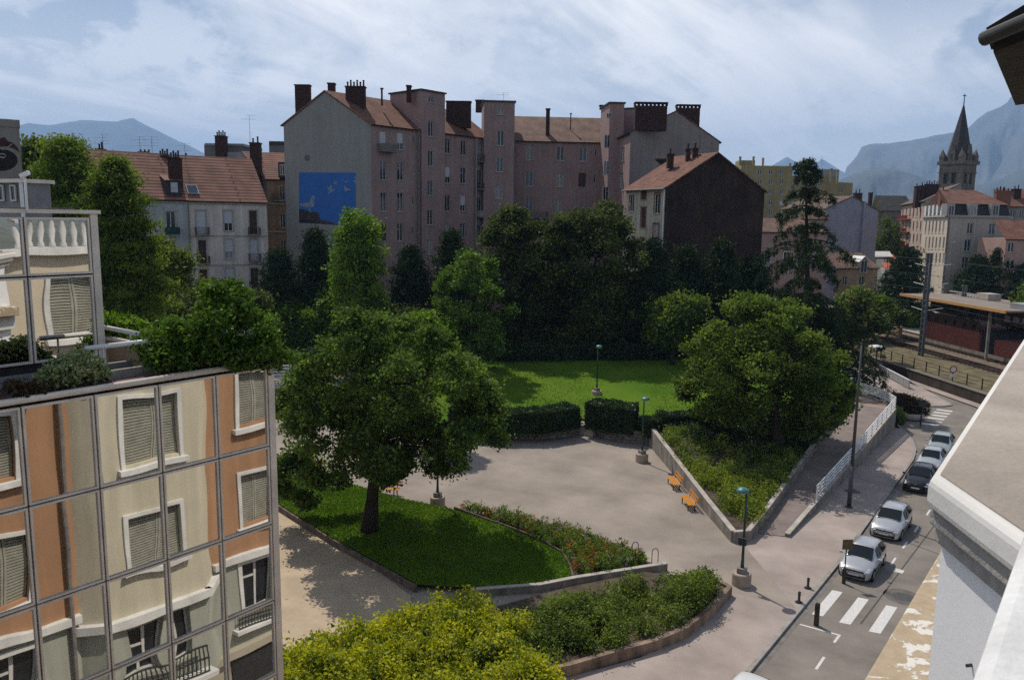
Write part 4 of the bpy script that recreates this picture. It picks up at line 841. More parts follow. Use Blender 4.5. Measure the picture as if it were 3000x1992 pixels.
hb, fB, zB = old_house('old_house', 'blue-grey old house with a green screened balcony and a row-tiled roof', pl0, pl1, BLUEW, 587, wb, 6.3, 6.5)
wc = [(*S1((1505, 700, 1575, 880))[0], 'roller', 'B'), (*S1((1715, 700, 1780, 855))[0], 'half', ''), (*S1((1910, 700, 1968, 880))[0], 'brown', 'B'), (*S1((1520, 925, 1580, 1100))[0], 'brown', 'B'), (*S1((1722, 918, 1785, 1072))[0], 'half', ''), (*S1((1915, 918, 1972, 1080))[0], 'roller', 'B'), (*S1((1530, 1150, 1590, 1320))[0], 'brown', 'B'), (*S1((1728, 1138, 1792, 1290))[0], 'half', ''), (*S1((1920, 1138, 1978, 1290))[0], 'brown', 'B')]
hc, fC, zC = old_house('old_house', 'pale pink old house with wrought-iron balconies and a skylight in its roof', pl1, pl2, CREAM2, 588, wc, 6.3, 6.5)
for y in (1110, 888): t = MB(); fC.box(t, 0, fC.w, fC.px(670, 350 + y / 2.613)[1] - .12, fC.px(670, 350 + y / 2.613)[1], .006, .12); t.build('string_course', SILL, hc)
t = MB(); t.tube(fC.pt(.1, .5, .16), fC.pt(.1, zC - .4, .16), .09); t.build('drainpipe', PIPE, hc)
def on_roof(f, ze, x, y, ridge=6.3, pb=6.5):                # point where a sight line meets the front roof plane
    P0 = f.pt(0, ze - .1, .5); n = np.cross(f.e, f.pt(0, ze + ridge, -pb) - P0); n /= np.linalg.norm(n); d = ray(x, y); return CAM + d * (((P0 - CAM) @ n) / (d @ n)), (n if n[2] > 0 else -n)
p, n = on_roof(fC, zC, 563, 557); v = np.cross(n, fC.e); v = v if v[2] > 0 else -v
sk = MB(); sk.obox(p, fC.e, v, n, -.75, .75, -.9, .9, .02, .16); s = sk.build('skylight', ZINC, hc); MB().obox(p, fC.e, v, n, -.62, .62, -.76, .76, .15, .18).build('pane', GLASSB, s)
p, n = on_roof(fB, zB, 505, 560); dz = MB()
dd = fB.n; DORM = mat('dormer_slate', (.045, .045, .052), .2, 3, .7)
q = p + np.array([0, 0, .1]); dz.obox(q, fB.e, dd, (0, 0, 1), -.95, .95, -2.2, .75, -.9, 1.3); dm = dz.build('dormer', DORM, hb)
roof(hb, [q + fB.e * -1.2 + dd * .9 + np.array([0, 0, 1.25]), q + fB.e * 1.2 + dd * .9 + np.array([0, 0, 1.25]), q + fB.e * .9 - dd * 2.4 + np.array([0, 0, 2.1]), q - fB.e * .9 - dd * 2.4 + np.array([0, 0, 2.1])], TILE3, .1, 'dormer_roof')
fd = Fac((q + dd * .78)[:2] - fB.e[:2] * .95, (q + dd * .78)[:2] + fB.e[:2] * .95); window(hb, fd, (.5, 1.4, q[2] - .3, q[2] + 1.0), 'roller', 0.0, sill=False)
def chim2(root, x0, x1, y0, y1, dist, pots=4, d=1.2):
    a, b = HZ(x0, y0, dist), HZ(x1, y0, dist); c = (a + b) / 2; return chimney(root, c[:2], np.linalg.norm(b - a), d, HZ(x0, y1, dist)[2], c[2], e=(b - a)[:2], pots=pots)
chim2(hb, 467, 494, 460, 540, 113, 4); chim2(hb, 498, 526, 466, 560, 109, 4, 1.6); chim2(hb, 404, 440, 462, 500, 113, 6); chim2(hb, 288, 303, 440, 490, 112, 2); chim2(hb, 536, 549, 472, 500, 116, 2); chim2(hb, 205, 216, 436, 490, 112, 2); chim2(hb, 240, 250, 446, 490, 112, 1)
for k, (x, y, h, l) in enumerate(((304, 452, 3.2, 'tall television antenna on the chimney at the left end of the tiled roof'), (412, 455, 3.0, 'wide television antenna left of the pair on the tiled roof ridge'), (447, 455, 3.0, 'television antenna right of the pair on the tiled roof ridge'), (543, 462, 2.4, 'small television antenna above the pale pink old house'))):
    antenna(HZ(x, y + 8, 114), h * .95, l, 4)
# taller tan house against the mural building
D_ = thing('old_house', 'tall tan house with a round-headed dormer squeezed beside the mural gable', 'building', (*xy(815, 800, 124), 0))
ft = Fac(xy(784, 650, 123.5), xy(868, 650, 125)); zt = ft.px(800, 524)[1]; wt = S1((2140, 510, 2180, 615), (2145, 725, 2185, 830), (2150, 925, 2190, 1010)); ht = [ft.rect(*q) for q in wt]
mb = MB(); wall_grid(mb, ft, 0, ft.w, .5, zt, ht); mb.add([ft.pt(0, .5), ft.pt(0, zt), ft.pt(0, zt + 3.6, -6), ft.pt(0, .5, -6)], [(0, 1, 2, 3)]); mb.build('wall', TANW, D_)
for h in ht: window(D_, ft, h, 'casement')
for y in (640, 855): t = MB(); ft.box(t, -.05, ft.w, ft.px(810, 350 + y / 2.613)[1] - .2, ft.px(810, 350 + y / 2.613)[1], .006, .3); t.build('string_course', SILL, D_)
balcony(D_, ft, (1.1, 3.4, ht[0][2] - .1, 0), .8, rail=IRON)
roof(D_, [ft.pt(-.2, zt - .1, .4), ft.pt(ft.w, zt - .1, .4), ft.pt(ft.w, zt + 4.3, -6), ft.pt(-3.2, zt + 4.3, -6)], TILE3, .2)
sidew = mat('wall_grey_side', (.2, .2, .205), .08, .4, .92, streak=.2)
s1 = MB(); s1.add([ft.pt(-.05, zt - 4, 0), ft.pt(-.05, zt, 0), ft.pt(-3.3, zt + 4.2, -6), ft.pt(-5.2, zt + 4.2, -8), ft.pt(-5.2, zt - 5, -8)], [(0, 1, 2, 3, 4)]); s1.build('side_wall', sidew, D_)
fdm = Fac(xy(817, 500, 122.6), xy(838, 500, 122.8)); t = MB(); h = fdm.rect(820, 482, 834, 514); fdm.box(t, h[0] - .25, h[1] + .6, h[2] - .3, h[3] + .35, -3, -.02); t.build('dormer', DORM, D_); window(D_, fdm, h, 'casement', 0.02, sill=False)
chim2(D_, 735, 762, 422, 552, 124, 2, 1.4)
B2 = thing('block_of_flats', 'flat-roofed grey block peeping over the old tiled roofs', 'building', (*xy(660, 700, 128), 0))
b = pxbox(B2, 602, 712, 424, 620, 142, 10, sidew, 'wall'); pxbox(B2, 600, 714, 420, 427, 141.8, 10.4, ZINC, 'parapet'); chim2(B2, 634, 662, 402, 480, 140, 5, 1.6)
pxbox(B2, 790, 850, 424, 560, 140, 8, sidew, 'upper_storey'); pxbox(B2, 788, 852, 414, 424, 139.8, 8, DARKR, 'roof'); antenna(HZ(733, 420, 122), 4, 'tall thin television antenna beside the grey block', 2)

# ------------------------------------------------------------------ far buildings on the right
OLIVE = mat('wall_olive_yellow', (.34, .285, .14), .08, .2, .92, streak=.15)
Y_ = thing('block_of_flats', 'olive yellow block of flats with roof sheds behind the cedar', 'building', (*xy(2250, 700, 232), 0))
def far_block(root, x0, x1, y0, y1, dist, deep, m, wins, turn=0, name='wall', style='casement', fm=None, left=True):
    f = Fac(xy(x0, (y0+y1)/2, dist), xy(x1, (y0+y1)/2, dist + turn)); hs = [f.rect(*q) for q in wins]; zt = f.px((x0+x1)/2, y0)[1]; zb = max(.5, f.px((x0+x1)/2, y1)[1])
    mb = MB(); wall_grid(mb, f, 0, f.w, zb, zt, hs, .25)
    if left: mb.add([f.pt(0, zb), f.pt(0, zt), f.pt(0, zt, -deep), f.pt(0, zb, -deep)], [(0, 1, 2, 3)])
    mb.add([f.pt(f.w, zb), f.pt(f.w, zt), f.pt(f.w, zt, -deep), f.pt(f.w, zb, -deep)], [(0, 1, 2, 3)]); mb.add([f.pt(0, zt - .02), f.pt(f.w, zt - .02), f.pt(f.w, zt - .02, -deep), f.pt(0, zt - .02, -deep)], [(0, 1, 2, 3)]) if left else None
    mb.build(name, m, root)
    for h in hs: window(root, f, h, style if isinstance(style, str) else random.choice(style), .25, bar=.12, frame=fm)
    return f, zt
ws = S5(*[(x, y, x + 28, y + 34) for y in (600, 668, 738, 815, 885) for x in (168, 245, 322)]); far_block(Y_, 2165, 2316, 486, 720, 232, 14, OLIVE, ws, style=('casement', 'half', 'casement', 'roller'))
ws = S5(*[(x, y, x + 28, y + 34) for y in (680, 745, 815, 885) for x in (400, 478, 580)]); far_block(Y_, 2316, 2450, 517, 720, 236, 14, OLIVE, ws, 3, style=('casement', 'half'))
far_block(Y_, 2450, 2493, 535, 700, 240, 12, OLIVE, S5((745, 725, 765, 760), (745, 785, 765, 820)), 2)
pxbox(Y_, 2168, 2212, 470, 488, 236, 5, OLIVE, 'roof_shed'); pxbox(Y_, 2385, 2458, 496, 520, 242, 6, ZINC, 'roof_shed')
for x, y in ((2169, 458), (2208, 458), (2236, 462), (2315, 478), (2436, 493), (2455, 498)): c = HZ(x, y, 235); chimney(Y_, c[:2], .5, .5, c[2] - 4, c[2] - .3, e=CR[:2], m=OLIVE)
antenna(HZ(2405, 500, 238), 4, 'cluster of masts on the roof of the olive yellow flats', 5)
LAV = mat('wall_lavender', (.27, .275, .345), .05, .3, .92, streak=.1)
V_ = thing('house', 'tall house with a blank lavender gable wall', 'building', (*xy(2495, 740, 178), 0))
fv = Fac(xy(2417, 650, 176), xy(2571, 650, 182)); av, zv = fv.px(2498, 574); zl_, zr_ = fv.px(2417, 608)[1], fv.px(2571, 614)[1]
MB().add([fv.pt(0, .5), fv.pt(fv.w, .5), fv.pt(fv.w, zr_), fv.pt(av, zv), fv.pt(0, zl_)], [(0, 1, 2, 3, 4)]).build('gable_wall', LAV, V_)
bkv = -fv.n * 14; mb = MB(); mb.add([fv.pt(0, .5), fv.pt(0, zl_), fv.pt(0, zl_) + bkv, fv.pt(0, .5) + bkv], [(0, 1, 2, 3)]); mb.build('wall', CREAM, V_)
roof(V_, [fv.pt(-.5, zl_ - .3, .2), fv.pt(-.5, zl_ - .3, .2) + bkv, fv.pt(av, zv, .2) + bkv, fv.pt(av, zv, .2)], TILE4, .2); roof(V_, [fv.pt(fv.w + .5, zr_ - .3, .2) + bkv, fv.pt(fv.w + .5, zr_ - .3, .2), fv.pt(av, zv, .2), fv.pt(av, zv, .2) + bkv], TILE4, .2)
pl = MB(); fv.box(pl, fv.px(2527, 600)[0], fv.px(2533, 600)[0], .5, fv.px(2530, 590)[1], .01, .5); pl.build('flue', LAV, V_); c = HZ(2513, 568, 184); chimney(V_, c[:2], 1.6, 1.2, c[2] - 5, c[2], e=CR[:2], pots=2)
c = HZ(2422, 585, 172); 
V2 = thing('house', 'small house with a red roof left of the lavender gable', 'building', (*xy(2400, 720, 186), 0)); f, z = far_block(V2, 2385, 2440, 602, 720, 186, 8, mat('wall_cream_far', (.42, .38, .32), .08, .3, .9), []); roof(V2, [f.pt(-.4, z - .1, .4), f.pt(f.w + .4, z - .1, .4), f.pt(f.w + .4, z + 2.4, -4), f.pt(-.4, z + 2.4, -4)], TILE, .2)
V3 = thing('house', 'house with a long brown roof behind the pink house', 'building', (*xy(2330, 720, 165), 0)); f, z = far_block(V3, 2320, 2418, 640, 760, 168, 8, mat('wall_tan_far', (.30, .24, .2), .08, .3, .9), []); roof(V3, [f.pt(-.4, z - .1, .4), f.pt(f.w + .4, z - .1, .4), f.pt(f.w + .4, z + 2.6, -4), f.pt(5, z + 2.6, -4)], TILE4, .2)
PINK2 = mat('wall_pink', (.46, .30, .25), .06, .4, .9, streak=.12)
PK = thing('house', 'pink house with white-framed windows and a hipped roof beside the cedar', 'building', (*xy(2300, 800, 142), 0))
wp = S5((220, 1168, 256, 1252), (350, 1180, 398, 1292), (215, 1285, 250, 1350), (326, 1262, 380, 1330), (450, 1180, 490, 1280), (560, 1190, 600, 1280)); fp = Fac(xy(2222, 760, 141), xy(2420, 760, 144)); hp = [fp.rect(*q) for q in wp]; zp = fp.px(2270, 678)[1]
mb = MB(); wall_grid(mb, fp, 0, fp.w, .5, zp, hp, .2); mb.add([fp.pt(0, .5), fp.pt(0, zp), fp.pt(0, zp, -9), fp.pt(0, .5, -9)], [(0, 1, 2, 3)]); mb.add([fp.pt(fp.w, .5), fp.pt(fp.w, zp), fp.pt(fp.w, zp, -9), fp.pt(fp.w, .5, -9)], [(0, 1, 2, 3)]); mb.build('wall', PINK2, PK)
for h in hp:
    window(PK, fp, h, 'casement'); t = MB(); b = .2
    for k in ((h[0] - b, h[0] - .006, h[2], h[3] + b), (h[1] + .006, h[1] + b, h[2], h[3] + b), (h[0] - .006, h[1] + .006, h[3] + .006, h[3] + b)): fp.box(t, *k, .004, .05)
    t.build('surround', WHITE, PK)
for y in (1140, 1255): t = MB(); fp.box(t, 0, fp.w, fp.px(2300, 250 + y / 2.412)[1] - .15, fp.px(2300, 250 + y / 2.412)[1], .006, .1); t.build('string_course', SILL, PK)
a = fp.px(2303, 650)[0]; roof(PK, [fp.pt(-.4, zp - .1, .4), fp.pt(fp.w + .4, zp - .1, .4), fp.pt(fp.w - 3, zp + 2.3, -4.5), fp.pt(3, zp + 2.3, -4.5)], TILE2, .2); roof(PK, [fp.pt(-.4, zp - .1, -9.4), fp.pt(-.4, zp - .1, .4), fp.pt(3, zp + 2.3, -4.5)], TILE, .2)
SH = thing('house', 'little ochre house with a gabled dormer near the railway', 'building', (*xy(2510, 830, 150), 0))
fs = Fac(xy(2452, 800, 149), xy(2571, 800, 152)); zs = fs.px(2510, 784)[1]; hs = [fs.rect(*q) for q in S5((885, 1350, 922, 1412), (770, 1350, 800, 1412))]; mb = MB(); wall_grid(mb, fs, 0, fs.w, .5, zs, hs); mb.add([fs.pt(fs.w, .5), fs.pt(fs.w, zs), fs.pt(fs.w, zs + 2.5, -4), fs.pt(fs.w, .5, -4)], [(0, 1, 2, 3)]); mb.build('wall', mat('wall_ochre', (.36, .25, .15), .1, .4, .9, streak=.15), SH)
for h in hs: window(SH, fs, h, 'casement')
roof(SH, [fs.pt(-.4, zs - .1, .4), fs.pt(fs.w + .3, zs - .1, .4), fs.pt(fs.w - .8, zs + 2.6, -4), fs.pt(-.4, zs + 2.6, -4)], TILE2, .2); t = MB(); hd = fs.rect(2518, 762, 2536, 800); fs.box(t, hd[0] - .2, hd[1] + .2, hd[2], hd[3] + .2, -2.5, .28); t.build('dormer', CREAM, SH); fdd = Fac(fs.pt(0, 0, .3)[:2], fs.pt(1, 0, .3)[:2]); window(SH, fdd, (hd[0], hd[1], hd[2] + .1, hd[3]), 'casement', 0.0, sill=False)
m_ = (hd[0] + hd[1]) / 2
for s_ in (-1, 1): roof(SH, [fs.pt(m_ + s_ * 1.3, hd[3] - .3, .5), fs.pt(m_ + s_ * 1.3, hd[3] - .3, -2.6), fs.pt(m_, hd[3] + .75, -2.6), fs.pt(m_, hd[3] + .75, .5)], WHITE, .08, 'dormer_roof')
# mansard building
PALEW = mat('wall_pale_shaded', (.46, .42, .365), .05, .3, .92, streak=.12); SLATE = mat('slate', (.022, .023, .027), .2, 2.5, .6)  # pale wall of the front: its shade is put into a greyer colour
MS = thing('apartment_building', 'pale apartment building with a black slate mansard and a hipped red roof', 'building', (*xy(2790, 800, 160), 0))
wm = S5((1650, 972, 1692, 1052), (1803, 978, 1848, 1058), (1630, 1092, 1676, 1174), (1786, 1092, 1832, 1172), (1612, 1215, 1658, 1295), (1772, 1215, 1816, 1290))
fm, zm_ = far_block(MS, 2772, 2946, 637, 900, 158, 14, PALEW, wm, 4, left=False)
fl = Fac(xy(2700, 700, 187), xy(2772, 700, 158)); zl2_ = zm_
wl = [(x, y, x + w_, y + h_) for y, h_, dy in ((958, 85, 0), (1072, 85, 0), (1185, 80, 0)) for x, w_ in ((1352, 9), (1376, 10), (1400, 10), (1424, 11), (1450, 11), (1476, 12))]
hl = [fl.rect(*q) for q in S5(*wl)]; mb = MB(); wall_grid(mb, fl, 0, fl.w, .5, zl2_, hl, .2); mb.build('wall', mat('wall_pale_sunlit', (.55, .47, .38), .05, .3, .92), MS)  # same building's sunlit side: the sun is put into a lighter, warmer colour
for h in hl: window(MS, fl, h, 'single', bar=.16, sill=True)
c = MB(); fm.box(c, -.3, fm.w + .3, zm_, zm_ + .35, -.2, .4); fl.box(c, 0, fl.w - .1, zm_ + .005, zm_ + .34, -.2, .38); c.build('cornice', SILL, MS)
mz = fm.px(2860, 598)[1]
roof(MS, [fm.pt(0, zm_ + .3, .05), fm.pt(fm.w, zm_ + .3, .05), fm.pt(fm.w - .3, mz, -.9), fm.pt(.6, mz, -.9)], SLATE, .2, 'mansard'); roof(MS, [fl.pt(0, zm_ + .3, .05), fl.pt(fl.w, zm_ + .3, .05), fl.pt(fl.w - .6, mz, -.9), fl.pt(.3, mz, -.9)], SLATE, .2, 'mansard')
for x0, x1 in ((1508, 1552), (1664, 1712), (1820, 1866)): h = fm.rect(*S5((x0, 850, x1, 920))[0]); t = MB(); fm.box(t, h[0] - .2, h[1] + .2, h[2] - .1, h[3] + .35, -1.2, .12); t.build('dormer', SILL, MS); q = Fac(fm.pt(0, 0, .15)[:2], fm.pt(1, 0, .15)[:2]); window(MS, q, (h[0] + .1, h[1] - .1, h[2], h[3]), 'casement', 0.0, sill=False)
for k in range(6): a = fl.w * (k + .5) / 6; t = MB(); fl.box(t, a - 1.0, a + 1.0, zm_ + .4, zm_ + 2.6, -1.2, .12); t.build('dormer', WHITE, MS)
ap = (fm.pt(fm.w * .55, 0, -7) + fl.pt(fl.w * .5, 0, -6)) / 2; rz_ = HZ(2880, 558, 168)[2]
pA, pB, pC = fl.pt(-.3, mz, -.6), fm.pt(-.1, mz, -.6), fm.pt(fm.w, mz, -.6); rA = fm.pt(3.5, rz_, -7); rB = fm.pt(fm.w - 1.5, rz_, -7.5)
roof(MS, [pB, pC, rB, rA], TILE, .15); roof(MS, [pA, pB, rA], TILE, .15)
for x, y, n_ in ((2763, 560, 1), (2930, 562, 3)): c_ = HZ(x, y, 166); chimney(MS, c_[:2], 1.0 + .3 * n_, 1, c_[2] - 3, c_[2], e=CR[:2], m=BRK, pots=n_)
lampbr = MB(); q = fm.px(2787, 710); lampbr.tube(fm.pt(q[0], q[1], .05), fm.pt(q[0], q[1] + .1, 1.1), .06); lampbr.build('wall_lamp', WHITEMETAL, MS)
# row of balconied houses running away down the far street
RB = thing('apartment_building', 'narrow apartment building with red balconies down the far street', 'building', (*xy(2660, 780, 205), 0))
fr_ = Fac(xy(2632, 720, 232), xy(2700, 720, 187)); zr = fr_.px(2660, 598)[1]; hr = [fr_.rect(*q) for q in S5(*[(x, y, x + 9, y + 62) for y in (870, 960, 1050, 1140) for x in (1190, 1215, 1240, 1265, 1290, 1315)])]
mb = MB(); wall_grid(mb, fr_, 0, fr_.w, .5, zr, hr); mb.build('wall', mat('wall_rose_cream', (.45, .34, .28), .08, .3, .92), RB)
REDP = mat('red_paint', (.33, .07, .045), .15, 4, .7)
for i, h in enumerate(hr):
    window(RB, fr_, h, 'single', bar=.2, frame=REDP if i % 2 else FRAMEW)
for y in (945, 1035, 1130, 1225): z = fr_.px(2662, 250 + y / 2.412)[1]; h = (.6, fr_.w * .5, z, 0); balcony(RB, fr_, h, 1.0, rail=REDP, slab=REDP)
roof(RB, [fr_.pt(-1, zr - .1, .6), fr_.pt(fr_.w, zr - .1, .6), fr_.pt(fr_.w, zr + 4, -7), fr_.pt(-1, zr + 4, -7)], TILE4, .2); gw = MB(); gw.add([fr_.pt(fr_.w, zr - 6, 0), fr_.pt(fr_.w, zr, 0), fr_.pt(fr_.w, zr + 4, -7), fr_.pt(fr_.w, zr - 6, -7)], [(0, 1, 2, 3)]); gw.build('gable_wall', GREYW, RB)
for x0, x1, y0 in ((2682, 2690, 548), (2695, 2708, 546), (2712, 2748, 542)): c_ = HZ((x0 + x1) / 2, y0, 195); chimney(RB, c_[:2], (x1 - x0) / F * 195, 1.2, c_[2] - 5, c_[2], e=CR[:2], pots=max(1, (x1 - x0) // 7))
# right edge
RR = thing('house', 'pinkish house with a red tiled roof at the right edge below the mansard building', 'building', (*xy(2985, 800, 150), 0)); f, z = far_block(RR, 2938, 3080, 700, 900, 148, 9, PINK2, S5((1938, 1110, 1982, 1180), (1925, 1235, 1985, 1300)), 0, style='casement'); roof(RR, [f.pt(-.3, z - .1, .4), f.pt(f.w, z - .1, .4), f.pt(f.w, z + 3.4, -5), f.pt(.4, z + 3.4, -5)], TILE, .2)
RQ = thing('apartment_building', 'grey apartment building with a red roof and brick chimneys behind the mansard', 'building', (*xy(2990, 760, 190), 0)); f, z = far_block(RQ, 2948, 3120, 605, 760, 185, 10, mat('wall_grey_far', (.3, .28, .27), .08, .3, .9), S5((1955, 880, 1990, 945), (2020, 880, 2050, 945)), 0); roof(RQ, [f.pt(-.3, z - .1, .4), f.pt(f.w, z - .1, .4), f.pt(f.w, z + 4, -6), f.pt(-.3, z + 4, -6)], TILE, .2)
c_ = HZ(2942, 562, 182); chimney(RQ, c_[:2], 2.6, 1.3, c_[2] - 4, c_[2], e=CR[:2], m=BRK, pots=3); c_ = HZ(2978, 556, 188); chimney(RQ, c_[:2], 1.6, 1.3, c_[2] - 4, c_[2], e=CR[:2], m=BRICKC, pots=2)
# church
CHST = mat('church_stone', (.22, .18, .145), .2, .6, .92, .3, 8, streak=.2); SPIRE = mat('spire_slate', (.05, .046, .045), .2, .8, .7)
CH = thing('church', 'church tower with a pointed slate spire and corner pinnacles', 'church', (*xy(2795, 700, 262), 0)); cc = HZ(2796, 600, 262); e = CR[:2] / np.linalg.norm(CR[:2]); ang = R_(28); ex = np.array([e[0]*math.cos(ang) - e[1]*math.sin(ang), e[0]*math.sin(ang) + e[1]*math.cos(ang), 0]); ey = np.array([-ex[1], ex[0], 0]); o = np.array([cc[0], cc[1], 0])
zq = lambda y: HZ(2796, y, 262)[2]
hw = 3.75; mb = MB(); zc0, zc1 = zq(484), zq(478)
# tower body with paired belfry openings on the two faces in view
for (p, q) in (((-hw, -hw), (hw, -hw)), ((-hw, hw), (-hw, -hw)), ((hw, -hw), (hw, hw)), ((hw, hw), (-hw, hw))):
    f = Fac((o + ex * p[0] + ey * p[1])[:2], (o + ex * q[0] + ey * q[1])[:2]); hs = [(f.w * .22, f.w * .42, zq(540), zq(510)), (f.w * .58, f.w * .78, zq(540), zq(510))]
    n_ = np.array([f.e[1], -f.e[0], 0]); wall_grid(mb, f, 0, f.w, .5, zc0, hs, .7)
body = mb.build('tower', CHST, CH); lv = MB()
for (p, q) in (((-hw, -hw), (hw, -hw)), ((-hw, hw), (-hw, -hw))):
    f = Fac((o + ex * p[0] + ey * p[1])[:2], (o + ex * q[0] + ey * q[1])[:2])
    for a0, a1 in ((.22, .42), (.58, .78)):
        for k in range(6): z = zq(540) + (zq(510) - zq(540)) * k / 6; f.box(lv, f.w * a0, f.w * a1, z, z + .18, -.55, -.3)
lv.build('belfry_louvre', DARKMETAL, CH)
t = MB(); t.obox(o, ex, ey, (0, 0, 1), -hw - .6, hw + .6, -hw - .6, hw + .6, zc0, zc1 + .5); t.obox(o, ex, ey, (0, 0, 1), -hw - .25, hw + .25, -hw - .25, hw + .25, zq(508), zq(505)); t.build('cornice', CHST, CH)
ztop = zq(300); b8 = []; n8 = 8
sp = MB(); base = [o + ex * hw * 1.0 * x + ey * hw * 1.0 * y for x, y in ((-1, -.42), (-.42, -1), (.42, -1), (1, -.42), (1, .42), (.42, 1), (-.42, 1), (-1, .42))]; zb_ = zc1 + .4
sp.add([(p[0], p[1], zb_) for p in base] + [(o[0], o[1], ztop)], [(i, (i + 1) % 8, 8) for i in range(8)]); sp.build('spire', SPIRE, CH)
for x in (-1, 1):
    for y in (-1, 1):
        c_ = o + ex * hw * .86 * x + ey * hw * .86 * y; pn = MB(); h_ = zq(437) - zb_
        pn.obox(c_, ex, ey, (0, 0, 1), -.75, .75, -.75, .75, zb_, zb_ + h_ * .35); q = [c_ + ex * .85 * i + ey * .85 * j for i, j in ((-1, -1), (1, -1), (1, 1), (-1, 1))]; pn.add([(k[0], k[1], zb_ + h_ * .35) for k in q] + [(c_[0] + ex[0] * x * .4, c_[1] + ex[1] * x * .4, zb_ + h_)], [(0, 1, 4), (1, 2, 4), (2, 3, 4), (3, 0, 4)]); pn.build('pinnacle', CHST, CH)
for (dx, dy) in ((0, -1), (-1, 0), (1, 0)):
    n_ = ex * dx + ey * dy; t_ = np.array([-n_[1], n_[0], 0]); c_ = o + n_ * (hw - .55); lu = MB(); z0 = zb_; z1 = zq(432)
    lu.obox(c_, t_, n_, (0, 0, 1), -1.0, 1.0, -1.5, .5, z0, z0 + (z1 - z0) * .5); zt_ = z0 + (z1 - z0) * .5
    lu.add([c_ + t_ * -1.15 + n_ * .6 + np.array([0, 0, zt_]), c_ + t_ * 1.15 + n_ * .6 + np.array([0, 0, zt_]), c_ + n_ * .6 + np.array([0, 0, z1 + .8]), c_ + t_ * -1.15 - n_ * 2 + np.array([0, 0, zt_]), c_ + t_ * 1.15 - n_ * 2 + np.array([0, 0, zt_]), c_ - n_ * 2 + np.array([0, 0, z1 + .8])], [(0, 1, 2), (0, 3, 5, 2), (1, 2, 5, 4)]); l = lu.build('lucarne', CHST, CH)
    k = MB(); k.obox(c_, t_, n_, (0, 0, 1), -.42, .42, .45, .56, z0 + .6, z0 + (z1 - z0) * .55); k.build('opening', DARKMETAL, l)
cr = MB(); cr.tube((o[0], o[1], ztop - .5), (o[0], o[1], zq(274)), .16, .1, 6); cr.obox((o[0], o[1], zq(281)), ex, ey, (0, 0, 1), -.8, .8, -.12, .12, -.12, .12); cr.build('cross', DARKMETAL, CH)
NV = thing('church_nave', 'church nave with a dark slate roof and a small ochre gable', 'church', (*xy(2620, 700, 250), 0)); f, z = far_block(NV, 2565, 2668, 618, 760, 250, 10, CHST, []); roof(NV, [f.pt(-.5, z, .4), f.pt(f.w + .5, z, .4), f.pt(f.w + .5, z + 4.8, -6), f.pt(1.5, z + 4.8, -6)], SPIRE, .2)
gq = Fac(xy(2556, 600, 247), xy(2578, 600, 246)); MB().add([gq.pt(0, .5), gq.pt(gq.w, .5), gq.pt(gq.w, gq.px(2578, 606)[1]), gq.pt(*gq.px(2564, 570)), gq.pt(0, gq.px(2556, 600)[1])], [(0, 1, 2, 3, 4)]).build('gable_wall', OLIVE, NV); c_ = HZ(2551, 566, 245); chimney(NV, c_[:2], 1, 1, c_[2] - 6, c_[2], e=CR[:2])
# ------------------------------------------------------------------ mirror-glass office building on the left
MIRROR = bpy.data.materials.new('mirror_glass'); MIRROR.use_nodes = True
p = MIRROR.node_tree.nodes['Principled BSDF']; p.inputs['Base Color'].default_value = (.86, .83, .77, 1); p.inputs['Metallic'].default_value = 1; p.inputs['Roughness'].default_value = .012
MATS['mirror'] = MIRROR
ALU = mat('facade_profile', (.76, .68, .58), .08, 2, .45, spec=.5); DARKGAP = mat('facade_gap', (.05, .04, .038), .2, 3, .7); MAROON = mat('planter_maroon', (.14, .075, .075), .15, 2, .8)
OB = thing('office_building', 'mirror-glass office building with planted roof terrace at the left edge', 'building', (-18, 4, 0))
XL = -13.0; YS = [1.62, 2.70, 3.78, 4.86, 5.94, 7.02, 8.11, 9.22]; ZS = [16.12, 14.55, 12.95, 11.35, 9.74, 8.13, 6.52, 4.91, 3.3, 1.7]
def glass_panel(x, y0, y1, z0, z1, seed, bulge):
    rr = random.Random(seed); n, m = 9, 11; g = .03; mb = MB(); vs = []; tx, tz = rr.gauss(0, .0016), rr.gauss(0, .0016); ph = rr.uniform(0, 6.28); wv = rr.uniform(.2, .55) * .001
    for j in range(m):
        for i in range(n):
            u, v = i / (n - 1), j / (m - 1); q = (1 - (2*u - 1) ** 2) * (1 - (2*v - 1) ** 2)
            vs.append((x - bulge * q + tx * (u - .5) + tz * (v - .5) + wv * math.sin(5 * v + ph) * math.sin(3.1 * u + ph), y0 + g + (y1 - y0 - 2 * g) * u, z0 + g + (z1 - z0 - 2 * g) * v))
    mb.add(vs, [(j*n+i, j*n+i+1, (j+1)*n+i+1, (j+1)*n+i) for j in range(m-1) for i in range(n-1)]); o = mb.build('glass_panel', MIRROR, OB, True)
    fr = MB(); w = .034; a, b, c, d = y0 + .014, y1 - .014, z0 + .014, z1 - .014
    for q in ((a, a + w, c, d), (b - w, b, c, d), (a + w, b - w, c, c + w), (a + w, b - w, d - w, d)): fr.box(x - .03, x + .035, *q)
    fr.build('panel_frame', ALU, o); return o
k = 0
for i in range(len(YS) - 1):
    for j in range(len(ZS) - 1):
        k += 1; rr = random.Random(k * 7); glass_panel(XL, YS[i], YS[i+1], ZS[j+1], ZS[j], k, rr.choice((.0016, .0028, .0036, .0010)))
bd = MB(); bd.box(-30, XL - .04, -8, 9.2, 0, 16.0); bd.build('core', DARKGAP, OB)
